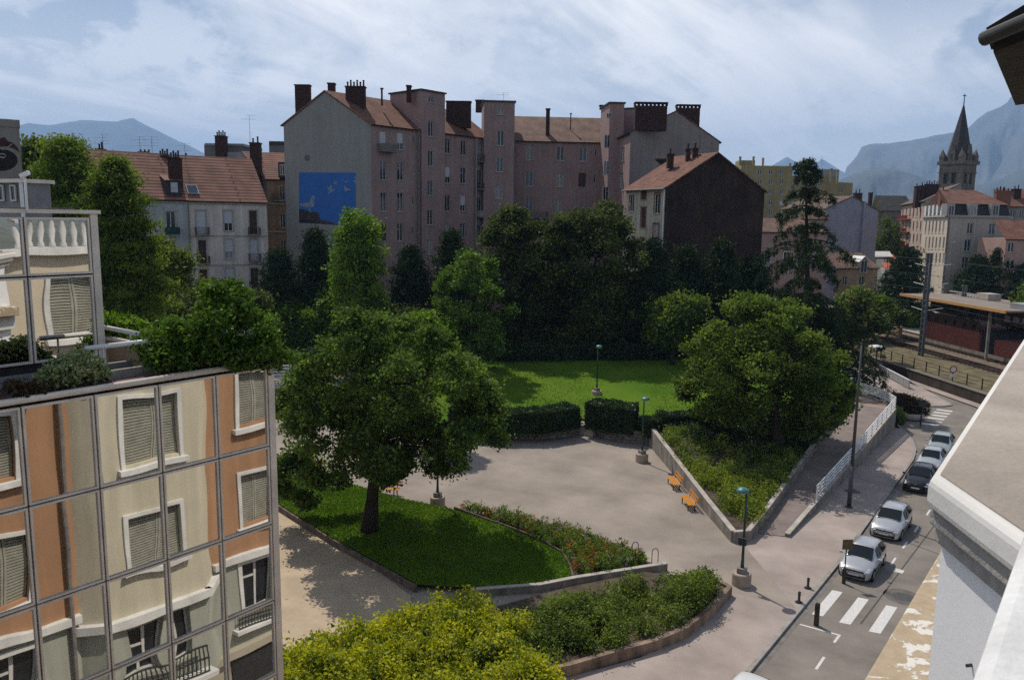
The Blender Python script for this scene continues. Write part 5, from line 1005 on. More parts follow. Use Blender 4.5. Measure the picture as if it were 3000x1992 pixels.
MB().box(XL - .06, XL + .05, 9.225, 9.36, 0, 16.15).build('corner_post', ALU, OB); MB().box(-30, XL - .06, 9.205, 9.35, 0, 16.0).build('end_wall', mat('end_wall', (.36, .33, .3), .08, .5, .9), OB)
cp = MB().tube((XL - .02, -8, 16.20), (XL - .02, 9.36, 16.20), .055, None, 10).build('parapet_rail', ALU, OB, True)
MB().add([(XL - .06, -8, 16.16), (XL - .06, 9.3, 16.16), (XL - .42, 9.3, 16.22), (XL - .42, -8, 16.22)], [(0, 1, 2, 3)]).build('parapet_top', MAROON, OB)
MB().box(-15.3, XL - .42, -8, 9.2, 16.0, 16.06).build('planter_bed', EARTH, OB); MB().box(-30, -15.3, -8, 9.2, 16.0, 16.04).build('terrace_floor', CONC, OB)
MB().box(-14.5, -14.42, -8, 9.1, 16.06, 16.32).build('planter_back', ZINC, OB)
rl = MB().tube((-13.75, 6.2, 16.75), (-13.75, 8.9, 16.75), .045, None, 8).build('terrace_rail', WHITEMETAL, OB, True)
for y in (6.5, 7.5, 8.5): MB().tube((-13.75, y, 16.1), (-13.75, y, 16.75), .018, None, 6).build('rail_post', WHITEMETAL, OB)
MB().box(-13.9, -13.82, 6.2, 8.9, 16.06, 16.3).build('rail_kerb', CONC2, OB)
TB = mat('terrace_wall', (.36, .29, .23), .08, .8, .9, streak=.15)
MB().box(-20, -14.0, 7.35, 7.5, 16.04, 16.6).build('terrace_parapet', TB, OB); MB().box(-20, -13.98, 7.32, 7.52, 16.6, 16.64).build('terrace_coping', CONC2, OB)
MB().tube((-20, 7.42, 16.82), (-14.3, 7.42, 16.82), .045, None, 8).build('terrace_rail', WHITEMETAL, OB, True)
for x in (-18.5, -16.5, -14.6): MB().tube((x, 7.42, 16.6), (x, 7.42, 16.82), .02, None, 6).build('rail_post', WHITEMETAL, OB)
# set-back top storey
XU = -14.6; YU = [2.42, 3.52, 4.62, 5.72, 6.80]; ZU = [18.93, 17.93, 16.45]
for i in range(4):
    for j in range(2): k += 1; glass_panel(XU, YU[i], YU[i+1], ZU[j+1], ZU[j], k, (.0012, .0026, .0018)[(i + j) % 3])
MB().box(-24, XU - .04, -8, 6.8, 16.04, 18.9).build('upper_core', DARKGAP, OB); MB().box(XU - .1, XU + .04, 6.805, 6.93, 16.06, 18.98).build('corner_post', ALU, OB); MB().box(-24, XU - .1, 6.802, 6.9, 16.06, 18.9).build('upper_end_wall', MATS['end_wall'], OB)
MB().box(-24.1, XU + .07, -8, 6.98, 18.985, 19.05).build('roof_edge', ALU, OB); MB().box(-24, XU - .3, -8, 6.7, 19.05, 19.08).build('roof_deck', mat('roof_gravel', (.16, .15, .14), .2, 3, .95, .5, 30), OB)
cam_ = thing('security_camera', 'white security camera on the roof of the mirror-glass building', 'security camera', (-15.6, 4.95, 19.08))
pc = HZ(72, 512, 13.4); MB().tube((pc[0], pc[1], 19.0), (pc[0], pc[1], pc[2] - .05), .02, None, 6).build('bracket', WHITEMETAL, cam_)
dc = CR * .8 + np.array([0, 0, .35]); dc /= np.linalg.norm(dc); bevel(MB().obox(pc, dc, np.cross((0, 0, 1), dc) / np.linalg.norm(np.cross((0, 0, 1), dc)), np.cross(dc, np.cross((0, 0, 1), dc)), -.075, .085, -.035, .035, -.035, .04).build('housing', WHITEMETAL, cam_), .01); q = pc - dc * .078; MB().tube(q, q - dc * .01, .028, None, 10).build('lens', GLASS, cam_)
RG = thing('rooftop_cabin', 'low glazed rooftop cabin behind the mirror-glass building', 'building', (*xy(40, 600, 27), 15)); f = Fac(xy(-60, 560, 27), xy(70, 560, 26)); t = MB(); f.box(t, 0, f.w, 16, f.px(40, 536)[1], -.9, 0); t.build('wall', mat('cabin_wall', (.23, .23, .24), .1, 2, .7), RG); t = MB(); f.box(t, -.2, f.w + .1, f.px(40, 536)[1], f.px(40, 525)[1], -1.0, .15); t.build('roof', ALU, RG)
for k_ in range(3): window(RG, f, (f.w * (.2 + .27 * k_), f.w * (.2 + .27 * k_) + .28, f.px(40, 590)[1], f.px(40, 542)[1]), 'single', 0.0, sill=False)
MB().tube(f.pt(f.w - .03, 16, .06), f.pt(f.w - .03, f.px(40, 530)[1], .06), .06).build('post', WHITEMETAL, RG)
GW = thing('blank_building', 'grey blank wall with a dark sprayed graffiti at the upper left corner', 'building', (*xy(20, 700, 40), 0)); fgw = Fac(xy(-400, 480, 38.5), xy(64, 480, 42)); t = MB(); fgw.box(t, 0, fgw.w, .5, fgw.px(50, 374)[1], -6, 0); t.build('wall', mat('wall_warm_grey', (.26, .245, .225), .06, .4, .92, streak=.15), GW); t = MB(); fgw.box(t, -.1, fgw.w + .04, fgw.px(50, 374)[1], fgw.px(50, 352)[1], -6.05, .05); t.build('parapet', MATS['wall_warm_grey'], GW)
zz = lambda x, y: fgw.px(x / 4.75, 330 + y / 4.75); GRB = mat('spray_black', (.022, .02, .022), .2, 3, .8); GRR = mat('spray_maroon', (.06, .03, .032), .2, 3, .8); GRP = mat('spray_pale', (.30, .29, .28), .1, 3, .8)
def spray(n, pts, m, d, par): return MB().add([fgw.pt(*zz(*q), d) for q in pts], [tuple(range(len(pts)))]).build(n, m, par)
gr = spray('graffiti', [(-140, 650)] + [(20 + 225 * math.cos(a) , 665 + 150 * math.sin(a)) for a in np.linspace(-2.6, 2.6, 26)], GRB, .012, GW)
spray('spray_shape', [(-60, 380), (60, 345), (110, 400), (170, 420), (240, 480), (270, 560), (190, 500), (80, 470), (-80, 480)], GRR, .018, gr)
for a_, b_ in (((75, 505), (170, 440)), ((-10, 490), (50, 520)), ((-40, 575), (60, 580)), ((60, 580), (85, 600)), ((85, 600), (60, 630)), ((60, 630), (-20, 620))): spray('spray_line', [(a_[0], a_[1] - 10), (b_[0], b_[1] - 10), (b_[0], b_[1] + 8), (a_[0], a_[1] + 8)], GRP, .022, gr)

# ------------------------------------------------------------------ the photographer's own building (its front shows only in the mirror glass)
ORANGE = mat('wall_orange', (.42, .24, .14), .06, .4, .9, streak=.15); OCREAM = mat('wall_bay_cream', (.58, .53, .41), .05, .4, .9, streak=.15); SAGE = mat('wall_sage', (.40, .41, .35), .05, .4, .9, streak=.2); OWHITE = mat('white_render', (.70, .695, .68), .08, 1.3, .85, .2, 30, streak=.12, speck=.05, detail=10)
LOUV = mat('louvred_shutter', (.34, .335, .28), .1, 3, .7)
OW = thing('corner_building', 'white cornice and walls of the building in the right foreground', 'building', (.6, 8, 0))
fo = Fac((.6, -8), (.6, 26)); Yo = lambda y: y + 8
hol = [(Yo(8.45), Yo(9.65), 11.0, 12.9), (Yo(8.45), Yo(9.65), 7.0, 9.1), (Yo(17.45), Yo(18.75), 11.0, 12.9), (Yo(17.45), Yo(18.75), 7.0, 9.0), (Yo(17.4), Yo(18.6), 3.4, 5.35), (Yo(8.5), Yo(9.6), 3.4, 5.2), (Yo(21), Yo(22.3), 11, 12.9), (Yo(21), Yo(22.3), 7, 9), (Yo(4.8), Yo(6), 11, 12.9), (Yo(4.8), Yo(6), 7, 9), (Yo(12.5), Yo(13.8), 14.7, 16.65), (Yo(16.6), Yo(17.8), 14.7, 16.65), (Yo(9), Yo(10.2), 14.7, 16.65)]
mb = MB(); wall_grid(mb, fo, 0, 34, 5.75, 14.0, [h for h in hol if 5.7 < h[2] < 14], .28); mb.build('wall', ORANGE, OW)
mb = MB(); wall_grid(mb, fo, 0, 34, 2.0, 5.55, [h for h in hol if h[2] < 5], .28); mb.build('lower_wall', SAGE, OW); mb = MB(); wall_grid(mb, fo, 0, 34, 14.0, 17.6, [h for h in hol if h[2] > 14], .28); mb.build('upper_wall', mat('wall_upper_cream', (.56, .49, .38), .05, .4, .9), OW); mb = MB(); fo.box(mb, 0, 34, 0, 2.0, -.3, 0); mb.build('plinth', mat('wall_plinth', (.42, .38, .3), .08, .5, .9), OW)
def shutters(f, h, fm=OWHITE, white=.13, d0=.28):
    t = MB()
    for q in ((h[0] - white, h[0], h[2] - .1, h[3] + white), (h[1], h[1] + white, h[2] - .1, h[3] + white), (h[0], h[1], h[3], h[3] + white)): f.box(t, *q, .004, .06)
    f.box(t, h[0] - white - .12, h[1] + white + .12, h[2] - .28, h[2] - .1, .004, .2); w_ = t.build('window', fm, OW); s = MB()
    for q0, q1 in ((h[0] + .02, (h[0]+h[1])/2 - .01), ((h[0]+h[1])/2 + .01, h[1] - .02)):
        n = 22
        for i in range(n): q = (h[3] - h[2]) / n; f.box(s, q0 + .06, q1 - .06, h[2] + i * q + .02, h[2] + (i+1) * q - .01, -d0 + .06, -d0 + .10)
        for a in ((q0, q0 + .06), (q1 - .06, q1)): f.box(s, *a, h[2], h[3], -d0 + .05, -d0 + .115)
    s.build('shutter', LOUV, w_); return w_
for h in hol[:4] + hol[6:]: shutters(fo, h)
for h in hol[4:6]:
    t = MB(); 
    for q in ((h[0] - .14, h[0], h[2], h[3] + .14), (h[1], h[1] + .14, h[2], h[3] + .14), (h[0], h[1], h[3], h[3] + .14)): fo.box(t, *q, .004, .05)
    t.build('window_trim', OWHITE, OW); window(OW, fo, h, 'cross', .28, sill=False, pane=GLASS); t = MB()
    for i in range(14): a = h[0] - .2 + (h[1] - h[0] + .4) * i / 13; fo.box(t, a - .012, a + .012, h[2] - .65, h[2] + .1, .16, .19)
    for z in (-.65, -.3, .1): fo.box(t, h[0] - .22, h[1] + .22, h[2] + z - .02, h[2] + z + .02, .15, .2)
    t.build('window_rail', DARKMETAL, OW); t = MB(); fo.box(t, h[0] - .35, h[1] + .35, h[2] - .82, h[2] - .68, .004, .3); t.build('window_ledge', OWHITE, OW)
# canted bay
BAY = [(.6, 11.25), (-.15, 12.0), (-.15, 15.35), (.6, 16.05)]
for q, (A, B) in enumerate(zip(BAY[:-1], BAY[1:])):
    f = Fac(A, B); f.n = np.array([(B[1]-A[1]), -(B[0]-A[0]), 0]); f.n = -f.n / np.linalg.norm(f.n) if f.n[0] > 0 else f.n / np.linalg.norm(f.n)
    hs = [(.72, 2.62, 10.75, 12.85), (.72, 2.62, 6.95, 8.85)] if q == 1 else []; mb = MB(); wall_grid(mb, f, 0, f.w, 5.3, 13.95, hs, .25); mb.build('bay_wall', OCREAM, OW)
    for h in hs: shutters(f, h, d0=.25)
    c = MB(); f.box(c, -.1, f.w + .1, 5.12, 5.4, -.02, .22); f.box(c, -.1, f.w + .1, 13.95, 14.15, -.1, .25); c.build('bay_cornice', OWHITE, OW)
    lo = MB(); hs2 = [(.55, 1.5, 2.9, 4.95), (1.85, 2.8, 2.9, 4.95)] if q == 1 else []; wall_grid(lo, f, 0, f.w, 2.0, 5.12, hs2, .3); lo.build('bay_lower_wall', SAGE, OW)
    for h in hs2: window(OW, f, h, 'cross', .3, sill=False, pane=GLASS)
    if q == 1:
        t = MB()
        for i in range(26): a = .3 + 2.75 * i / 25; f.box(t, a - .012, a + .012, 2.35, 3.2, .28, .31)
        for z in (2.35, 2.8, 3.2): f.box(t, .28, 3.07, z - .02, z + .02, .27, .32)
        t.build('balcony_rail', DARKMETAL, OW); t = MB(); f.box(t, .1, 3.25, 2.15, 2.32, .004, .45); t.build('balcony_slab', OWHITE, OW)
for a0, a1 in ((0, Yo(11.25)), (Yo(16.05), 34)):
    c = MB(); fo.box(c, a0, a1, 5.55, 5.8, -.02, .2); c.build('string_course', OWHITE, OW); c = MB(); fo.box(c, a0, a1, 13.9, 14.15, .003, .22); c.build('string_course', OWHITE, OW)
c = MB(); fo.box(c, 0, 34, 1.75, 2.05, .003, .25); c.build('string_course', MATS['wall_plinth'], OW); c = MB(); fo.box(c, Yo(16.9), Yo(19.2), .35, 1.55, .004, .08); c.build('shop_window', GLASS, OW); t = MB().tube((.45, 11.0, 2), (.45, 11.0, 14), .07).build('drainpipe', PIPE, OW)
# parapet with balusters above
c = MB(); fo.box(c, Yo(10.8), 34, 17.6, 17.85, -.6, .25); fo.box(c, Yo(10.8), 34, 18.85, 19.05, -.25, .15); c.build('parapet', OWHITE, OW)
for i in range(26): y = 11.3 + i * .32; MB().lathe([(.06, 0), (.1, .05), (.06, .2), (.11, .5), (.06, .85), (.1, .95), (.1, 1.0)], (.65, y, 17.85), 10).build('baluster', OWHITE, OW, True)
# foreground: canted cornice block, ledge, window sill, roof corner
BEIGE = mat('cornice_top', (.41, .355, .30), .12, .9, .9, .25, 30, speck=.05); CRACK = mat('weathered_moulding', (.33, .315, .30), .15, 5, .9, .4, 30)
def pr(P, z0, z1, name, m, bev=0):
    o = MB().prism(P, z0, z1).build(name, m, OW)
    if bev: bevel(o, bev, 3)
    return o
def inset(P, d): c = np.mean([np.array(p) for p in P], 0); return [tuple(np.array(p) + (c - np.array(p)) / np.linalg.norm(c - np.array(p)) * d) for p in P]
BL = [(-.66, 4.20), (-.19, 3.50), (.6, 2.55), (.6, 10.7), (-.84, 10.7)]
pr(BL, 17.635, 17.80, 'cornice_block', mat('cornice_white', (.70, .68, .645), .05, 1.1, .85, .08, 25), .045)
pr([(-.62, 4.25), (-.165, 3.57), (.58, 2.66), (.58, 10.66), (-.79, 10.66)], 17.7985, 17.808, 'cornice_top', BEIGE)
pr([(-.645, 4.235), (-.18, 3.545), (.58, 2.62), (.58, 10.65), (-.82, 10.65)], 17.55, 17.635, 'cornice_moulding', CRACK, .014); pr([(-.62, 4.26), (-.155, 3.58), (.56, 2.68), (.56, 10.6), (-.79, 10.6)], 17.46, 17.55, 'cornice_moulding', CRACK, .014)
pr([(-.592, 4.29), (-.13, 3.62), (.58, 2.75), (.58, 10.5), (-.76, 10.5)], 14.2, 17.46, 'attic_wall', mat('wall_blue_white', (.80, .80, .81), .02, 1.2, .8, .05, 30))
def peel():
    m = bpy.data.materials.new('peeling_paint'); m.use_nodes = True; nt = m.node_tree; N, L = nt.nodes, nt.links; p = N['Principled BSDF']; p.inputs['Roughness'].default_value = .9
    tc = N.new('ShaderNodeTexCoord'); n1 = N.new('ShaderNodeTexNoise'); n1.inputs['Scale'].default_value = 4.2; n1.inputs['Detail'].default_value = 9; n1.inputs['Roughness'].default_value = .62; n1.inputs['Distortion'].default_value = .5; L.new(tc.outputs['Object'], n1.inputs[0])
    mr = N.new('ShaderNodeMapRange'); mr.inputs[1].default_value = .545; mr.inputs[2].default_value = .565; L.new(n1.outputs[0], mr.inputs[0])
    n2 = N.new('ShaderNodeTexNoise'); n2.inputs['Scale'].default_value = 11; n2.inputs['Detail'].default_value = 8; L.new(tc.outputs['Object'], n2.inputs[0]); cr = N.new('ShaderNodeMix'); cr.data_type = 'RGBA'; cr.inputs['A'].default_value = (.27, .205, .13, 1); cr.inputs['B'].default_value = (.47, .375, .26, 1); L.new(n2.outputs[0], cr.inputs['Factor'])
    mx = N.new('ShaderNodeMix'); mx.data_type = 'RGBA'; L.new(mr.outputs[0], mx.inputs['Factor']); L.new(cr.outputs['Result'], mx.inputs['A']); mx.inputs['B'].default_value = (.62, .59, .54, 1); L.new(mx.outputs['Result'], p.inputs['Base Color'])
    bp = N.new('ShaderNodeBump'); bp.inputs['Strength'].default_value = .5; bp.inputs['Distance'].default_value = .01; L.new(mr.outputs[0], bp.inputs['Height']); L.new(bp.outputs[0], p.inputs['Normal']); return m
PEEL = peel(); pr([(-1.12, -3), (.58, -3), (.58, 10.6), (-1.12, 10.6)], 15.72, 16.0, 'cornice_ledge', PEEL, .02)
pr([(-.9, -3), (.58, -3), (.58, 10.55), (-.9, 10.55)], 15.3, 15.72, 'ledge_moulding', OWHITE)
sl_ = MB(); sl_.box(-.15, .6, -3, 2.62, 18.02, 18.20); bevel(sl_.build('window_sill', OWHITE, OW), .03, 3); MB().box(-.08, .6, -3, 2.55, 16.0, 18.02).build('parapet_wall', OWHITE, OW)
q = fo.px; wh = MB(); o_ = np.array([-.30, 4.04, 0]); 
for (x, y, z, r) in ((-.38, 3.985, 17.02, .008),): MB().tube((x - .02, y - .02, z), (x + .03, y + .03, z + .004), r, None, 7).build('old_fixing', DARKMETAL, OW)
# roof corner overhead
EV = thing('roof_corner', 'dark roof corner with gutter and clay tiles at the upper right edge', 'roof', (.2, 5, 19.7))
e0, e1 = np.array([-.58, 4.0, 19.775]), np.array([-.60, 5.42, 19.72]); n0, n1 = G(3040, 66, 20.0), None
d_ = ray(3060, 60); n0 = CAM + d_ * (19.93 - H) / d_[2]
WOODD = mat('eave_wood', (.03, .024, .02), .2, 8, .8, .3, 20)
MB().slab([e0 + np.array([.03, .05, 0]), e1, e1 + np.array([1.4, .1, .12]), np.array([.9, 3.3, 20.1])], .05).build('soffit', WOODD, EV)
MB().slab([e0 + np.array([.0, .03, .05]), e1 + np.array([0, 0, .05]), e1 + np.array([1.2, .1, .55]), np.array([.9, 3.4, 20.5])], .04).build('roof_deck', WOODD, EV)
g_ = np.array([.75, 3.0, 20.02]); gut = MB(); gut.path([e0, (e0 + g_) / 2, g_], [.03, .03, .03], 10); gut.build('gutter', mat('gutter_dark', (.055, .055, .052), .2, 6, .6), EV, True)
for i in range(9):
    t_ = (i + .5) / 9; c_ = e0 * (1 - t_) + e1 * t_ + np.array([.03, 0, .015]); MB().tube(c_ + np.array([-.02, 0, -.005]), c_ + np.array([.5, .02, .16]), .042, .035, 10).build('tile', mat('eave_tile', (.05, .042, .036), .2, 9, .9), EV, True)
for i in range(4):
    c_ = e0 * (1 - i / 4 * .8) + g_ * i / 4 * .8 + np.array([.16, .10, .075]); MB().tube(c_, c_ + np.array([.2, .75, .32]), .06, .052, 12).build('tile', mat('clay_tile', (.30, .12, .075), .2, 9, .85, .2, 40), EV, True)

# ------------------------------------------------------------------ railway and station
tr = np.array([.6707, -.7417, 0]); nr_ = np.array([-.7417, -.6707, 0])   # along the line (to the right), towards the camera
def rail_pt(base, s, d=0, z=0): return np.array([*base, 0]) + tr * s + nr_ * d + np.array([0, 0, z])
b0 = (-17.8, 104.6)
BALL = mat('ballast', (.20, .155, .115), .25, 1.6, .95, .6, 14, speck=.3); DRY = mat('dry_verge', (.17, .14, .075), .25, .8, .95, .5, 14, speck=.2)
def strip(name, s0, s1, d0, d1, z, m): P = [rail_pt(b0, s0, d0, z), rail_pt(b0, s1, d0, z), rail_pt(b0, s1, d1, z), rail_pt(b0, s0, d1, z)]; return tag(MB().add(P, [(0, 1, 2, 3)]).build(name, m), kind='structure')
strip('railway_verge', -90, 45, -9.5, -.05, 1.20, DRY); strip('railway_ballast', -90, 45, -19.5, -9.5, 1.23, BALL); strip('platform', -90, 45, -40, -19.5, 1.45, mat('platform_paving', (.36, .31, .26), .08, .6, .9, .2, 20))
rw_ = thing('retaining_wall', 'dark retaining wall holding up the railway beside the road', 'wall', tuple(rail_pt(b0, 0))); MB().obox(rail_pt(b0, 0), tr, nr_, (0, 0, 1), -90, 45, -.3, 0, -.1, 1.28).build('wall_face', mat('wall_sooty', (.075, .06, .048), .2, .6, .95, .3, 10, streak=.3), rw_); MB().obox(rail_pt(b0, 0), tr, nr_, (0, 0, 1), -90, 45, -.38, .06, 1.28, 1.38).build('coping', mat('coping_grey', (.2, .18, .16), .1, 1, .9), rw_)
pv = strip('pavement', -90, 45, 0.02, 1.3, .12, PAVE)
for n_, dd_ in (('first', -10.9), ('second', -15.9)):
    t_ = thing('railway_track', 'nearer railway track on brown ballast' if n_ == 'first' else 'farther railway track beside the station platform', 'railway track', tuple(rail_pt(b0, 0, dd_, 1.23)))
    for d2 in (.72, -.72): MB().obox(rail_pt(b0, 0, dd_ + d2, 1.3), tr, nr_, (0, 0, 1), -80, 40, -.05, .05, 0, .15).build('rail', mat('rail_steel', (.10, .06, .045), .2, 3, .5, metal=.3), t_)
    sme = MB().obox((0, 0, 0), tr, nr_, (0, 0, 1), -.14, .14, -1.25, 1.25, 0, .1).mesh('sleeper'); sme.materials.append(mat('sleeper_wood', (.055, .036, .026), .2, 3, .9))
    for i in range(-46, 34):
        o = bpy.data.objects.new('sleeper', sme); COL.objects.link(o); o.parent = t_; o.location = Vector(rail_pt(b0, i * .9, dd_, 1.22)) - Vector(t_.location)
fn = thing('railway_fence', 'thin rusty wire fence between the road wall and the tracks', 'fence', tuple(rail_pt(b0, 0, -1.4, 1.2))); RUST = mat('rusty_steel', (.05, .038, .03), .2, 5, .8)
for i in range(-26, 12): p_ = rail_pt(b0, i * 2.6, -1.6, 1.2); MB().obox(p_, tr, nr_, (0, 0, 1), -.05, .05, -.05, .05, 0, 1.25).build('post', RUST, fn)
for z in (.35, .75, 1.2): MB().obox(rail_pt(b0, 0, -1.6, 1.2 + z), tr, nr_, (0, 0, 1), -68, 30, -.018, .018, -.018, .018).build('rail', RUST, fn)
ST = thing('railway_station', 'low red-walled station building with a flat orange-edged canopy', 'building', (-17, 128, 1.45))
fs_ = Fac((-24.3, 135.2), (-3, 111.6)); z0_ = 1.45; RED = mat('wall_red', (.30, .10, .075), .06, .5, .9, streak=.12); DKB = mat('wall_dark_timber', (.075, .042, .032), .15, 1, .9)
def sbox(n, m, *q): t = MB(); fs_.box(t, *q); return t.build(n, m, ST)
sbox('plinth', CONC, 0, 31, z0_, z0_ + .5, -8, .05); sbox('red_wall', RED, 0, 13.6, z0_ + .5, z0_ + 3.1, -8, 0); sbox('red_wall', RED, 16.8, 31, z0_ + .5, z0_ + 2.6, -8, 0); sbox('door', mat('door_navy', (.018, .022, .034), .1, 3, .6), 13.8, 16.6, z0_, z0_ + 3.4, -7.9, -.25)
mb = MB(); hh = [(1.2 + i * 2.15, 1.95 + i * 2.15, z0_ + 3.35, z0_ + 4.0) for i in range(6)]; wall_grid(mb, fs_, 0, 13.6, z0_ + 3.1, z0_ + 4.6, hh, .5); mb.build('timber_band', DKB, ST)
for h in hh: window(ST, fs_, h, 'single', .4, frame=DKB, pane=GLASS, sill=False)
up = MB(); hu = [(1.0 + i * 1.7, 2.3 + i * 1.7, z0_ + 4.9, z0_ + 5.9) for i in range(14)]; fu = Fac(fs_.pt(0, 0, -1.2)[:2], fs_.pt(31, 0, -1.2)[:2]); wall_grid(up, fu, 0, 31, z0_ + 4.6, z0_ + 6.5, hu, .15); up.build('upper_wall', DKB, ST)
for h in hu: window(ST, fu, h, 'single', .15, frame=SILL if random.random() < .4 else DKB, sill=False)
sbox('canopy', mat('canopy_roof', (.26, .215, .18), .08, .5, .9), -3.5, 20.5, z0_ + 6.6, z0_ + 6.85, -9, 1.6); sbox('canopy_fascia', mat('fascia_orange', (.62, .34, .13), .06, 1, .7), -3.6, 20.6, z0_ + 6.5, z0_ + 6.9, 1.605, 1.75); sbox('roof_house', CONC2, 5, 7.5, z0_ + 6.85, z0_ + 7.8, -7, -5); sbox('upper_block', mat('panel_grey', (.30, .31, .33), .06, 1, .8), 17.2, 31, z0_ + 5.2, z0_ + 7.6, -7, -1.3)
for a in (16.9,): sbox('pillar', CONC, a, a + .22, z0_, z0_ + 6.5, 1.0, 1.35)
def lattice_mast(name, label, base, h, w=.5, m=None):
    r = thing(name, label, 'mast', tuple(base)); m = m or mat('mast_grey', (.09, .10, .115), .15, 3, .6); o = np.array(base)
    for sx in (-1, 1): MB().obox(o, tr, nr_, (0, 0, 1), sx * w / 2 - .1, sx * w / 2 + .1, -.16, .16, 0, h).build('channel', m, r)
    b = MB(); n = int(h / .8)
    for i in range(n): b.obox(o, tr, nr_, (0, 0, 1), -w/2 + .1, w/2 - .1, -.12, .12, .3 + i * .8, .5 + i * .8)
    tag(b.build('batten', m, r), kind='stuff'); return r
mbase = rail_pt(b0, 0); mm = np.array([*G(2697, 1042, 1.2)[:2], 1.2]); LM = lattice_mast('catenary_mast', 'tall grey lattice mast between the road fence and the railway', mm, 14.0, .75)
arm = MB()
for z, l in ((6.2, 3.0), (9.6, 3.4), (12.2, 3.6)): arm.tube(mm + np.array([0, 0, z]), mm + nr_ * -l + tr * -.6 + np.array([0, 0, z + .3]), .05, .04, 6); arm.tube(mm + np.array([0, 0, z]), mm + tr * -3.2 + np.array([0, 0, z + .25]), .045, .035, 6)
arm.build('arm', WHITEMETAL, LM)
m2 = np.array([*G(2812, 1000, 1.45)[:2], 1.45]); L2 = lattice_mast('signal_gantry', 'short lattice gantry with slanting insulator arms in front of the station canopy', m2, 8.6, .6)
for i in range(-5, 6):
    if i: MB().tube(m2 + tr * i * .62 + np.array([0, 0, 6.1]), m2 + tr * (i * .62 + .55) + np.array([0, 0, 7.3]), .035, None, 5).build('insulator_arm', DARKMETAL, L2)
MB().obox(m2 + np.array([0, 0, 7.3]), tr, nr_, (0, 0, 1), -3.6, 3.8, -.08, .08, 0, .18).build('beam', mat('beam_white', (.42, .41, .4), .1, 3, .7), L2)
for i, (z, d) in enumerate(((13.2, -1.6), (11.0, -3.2), (9.0, -3.4), (7.0, -3.2))):
    wv = thing('overhead_wire', ('topmost', 'second', 'third', 'lowest')[i] + ' overhead wire strung from the grey lattice mast', 'wire', tuple(mm)); t = MB(); pts = []
    for k_ in range(13): s = -62 + k_ * 10; pts.append(mm + tr * s + nr_ * d * .4 + np.array([0, 0, z - .6 + .6 * abs(((s + 62) % 60) / 30 - 1)]))
    t.path(pts, [.022] * 13, 5); t.build('wire', DARKMETAL, wv)
bx = np.array([*G(2633, 985, 1.2)[:2], 1.2]); cb = thing('relay_box', 'small ochre relay box beside the tracks', 'box', tuple(bx)); MB().obox(bx, tr, nr_, (0, 0, 1), -.4, .4, -.3, .3, 0, 1.5).build('cabinet', mat('box_ochre', (.33, .22, .13), .1, 2, .8), cb); MB().obox(bx, tr, nr_, (0, 0, 1), -.46, .46, -.36, .36, 1.5, 1.58).build('lid', ZINC, cb)
# ------------------------------------------------------------------ street and park furniture
def lamp_proto():
    r = thing('park_lamp', 'x', 'street lamp'); bevel(MB().lathe([(.50, 0), (.50, .62), (.46, .68)], n=18).build('base', mat('lamp_base', (.40, .32, .26), .12, 3, .9, .3, 20), r), .02)
    bevel(MB().box(-.24, .24, -.24, .24, .68, .95).build('plinth', CONC, r), .02); MB().path([(0, 0, .95), (0, 0, 1.5), (0, 0, 5.05)], [.10, .075, .055], 10).build('pole', GREENMETAL, r, True)
    MB().box(-.28, .08, -.03, .03, 5.0, 5.07).build('bracket', GREENMETAL, r); h = MB().lathe([(.12, 5.02), (.31, 5.05), (.34, 5.10), (.28, 5.20), (.15, 5.27), (.04, 5.29)], (-.2, 0, 0), 18).build('lamp_shade', TEAL, r, True); MB().lathe([(.10, 4.94), (.2, 4.98), (.2, 5.03)], (-.2, 0, 0), 12).build('bulb_cover', mat('opal_glass', (.6, .62, .6), .05, 3, .3), h); return r
lp = lamp_proto(); first = True
for (x, y), z, rz, lab in (((-14.5, 39.2), .12, .2, 'green park lamp on a round base beside the shrub planter corner'), (tuple(G(1880, 1352, .12)[:2]), .12, 2.6, 'green park lamp on the plaza near the orange benches'), (tuple(G(1282, 1482, .12)[:2]), .12, .5, 'park lamp half hidden in the branches of the plaza tree'), (tuple(G(1748, 1152, 2.0)[:2]), 1.6, 2.7, 'park lamp standing on the upper lawn behind the hedge')):
    o = lp if first else copy_tree(lp, None, 0); first = False; o.location = (x, y, z); o.rotation_euler.z = rz; o['label'] = lab; o['group'] = 'park lamps'
bx_ = thing('notice_box', 'small dark box strapped to the lamp post by the planter', 'box', (-14.5, 39.2, 2.0)); bevel(MB().box(-14.72, -14.28, 38.98, 39.06, 2.35, 2.75).build('panel', DARKMETAL, bx_), .02); MB().tube((-14.5, 39.02, 2.5), (-14.5, 39.2, 2.5), .11, None, 10).build('strap', DARKMETAL, bx_)
OR = mat('bench_orange', (.62, .235, .018), .08, 4, .55, spec=.4)
def bench_proto():
    r = thing('bench', 'x', 'bench')
    for i in range(4): bevel(MB().box(-.95, .95, -.26 + i * .135, -.15 + i * .135, .43, .47).build('seat_slat', OR, r), .008)
    for i in range(2): bevel(MB().box(-.95, .95, .30 + .06 * i, .34 + .06 * i, .60 + .19 * i, .75 + .19 * i).build('back_slat', OR, r), .008)
    for x in (-.7, .7):
        MB().box(x - .03, x + .03, -.24, -.18, 0, .43).build('leg', DARKMETAL, r); MB().box(x - .03, x + .03, .2, .27, 0, .43).build('leg', DARKMETAL, r); MB().box(x - .025, x + .025, -.24, .27, .38, .43).build('brace', DARKMETAL, r); MB().obox((x, .27, .4), (1, 0, 0), (0, .97, -.22), (0, .22, .97), -.025, .025, -.02, .02, 0, .56).build('back_support', DARKMETAL, r)
    return r
bp_ = bench_proto(); first = True; wa = math.atan2(-.755, .656)
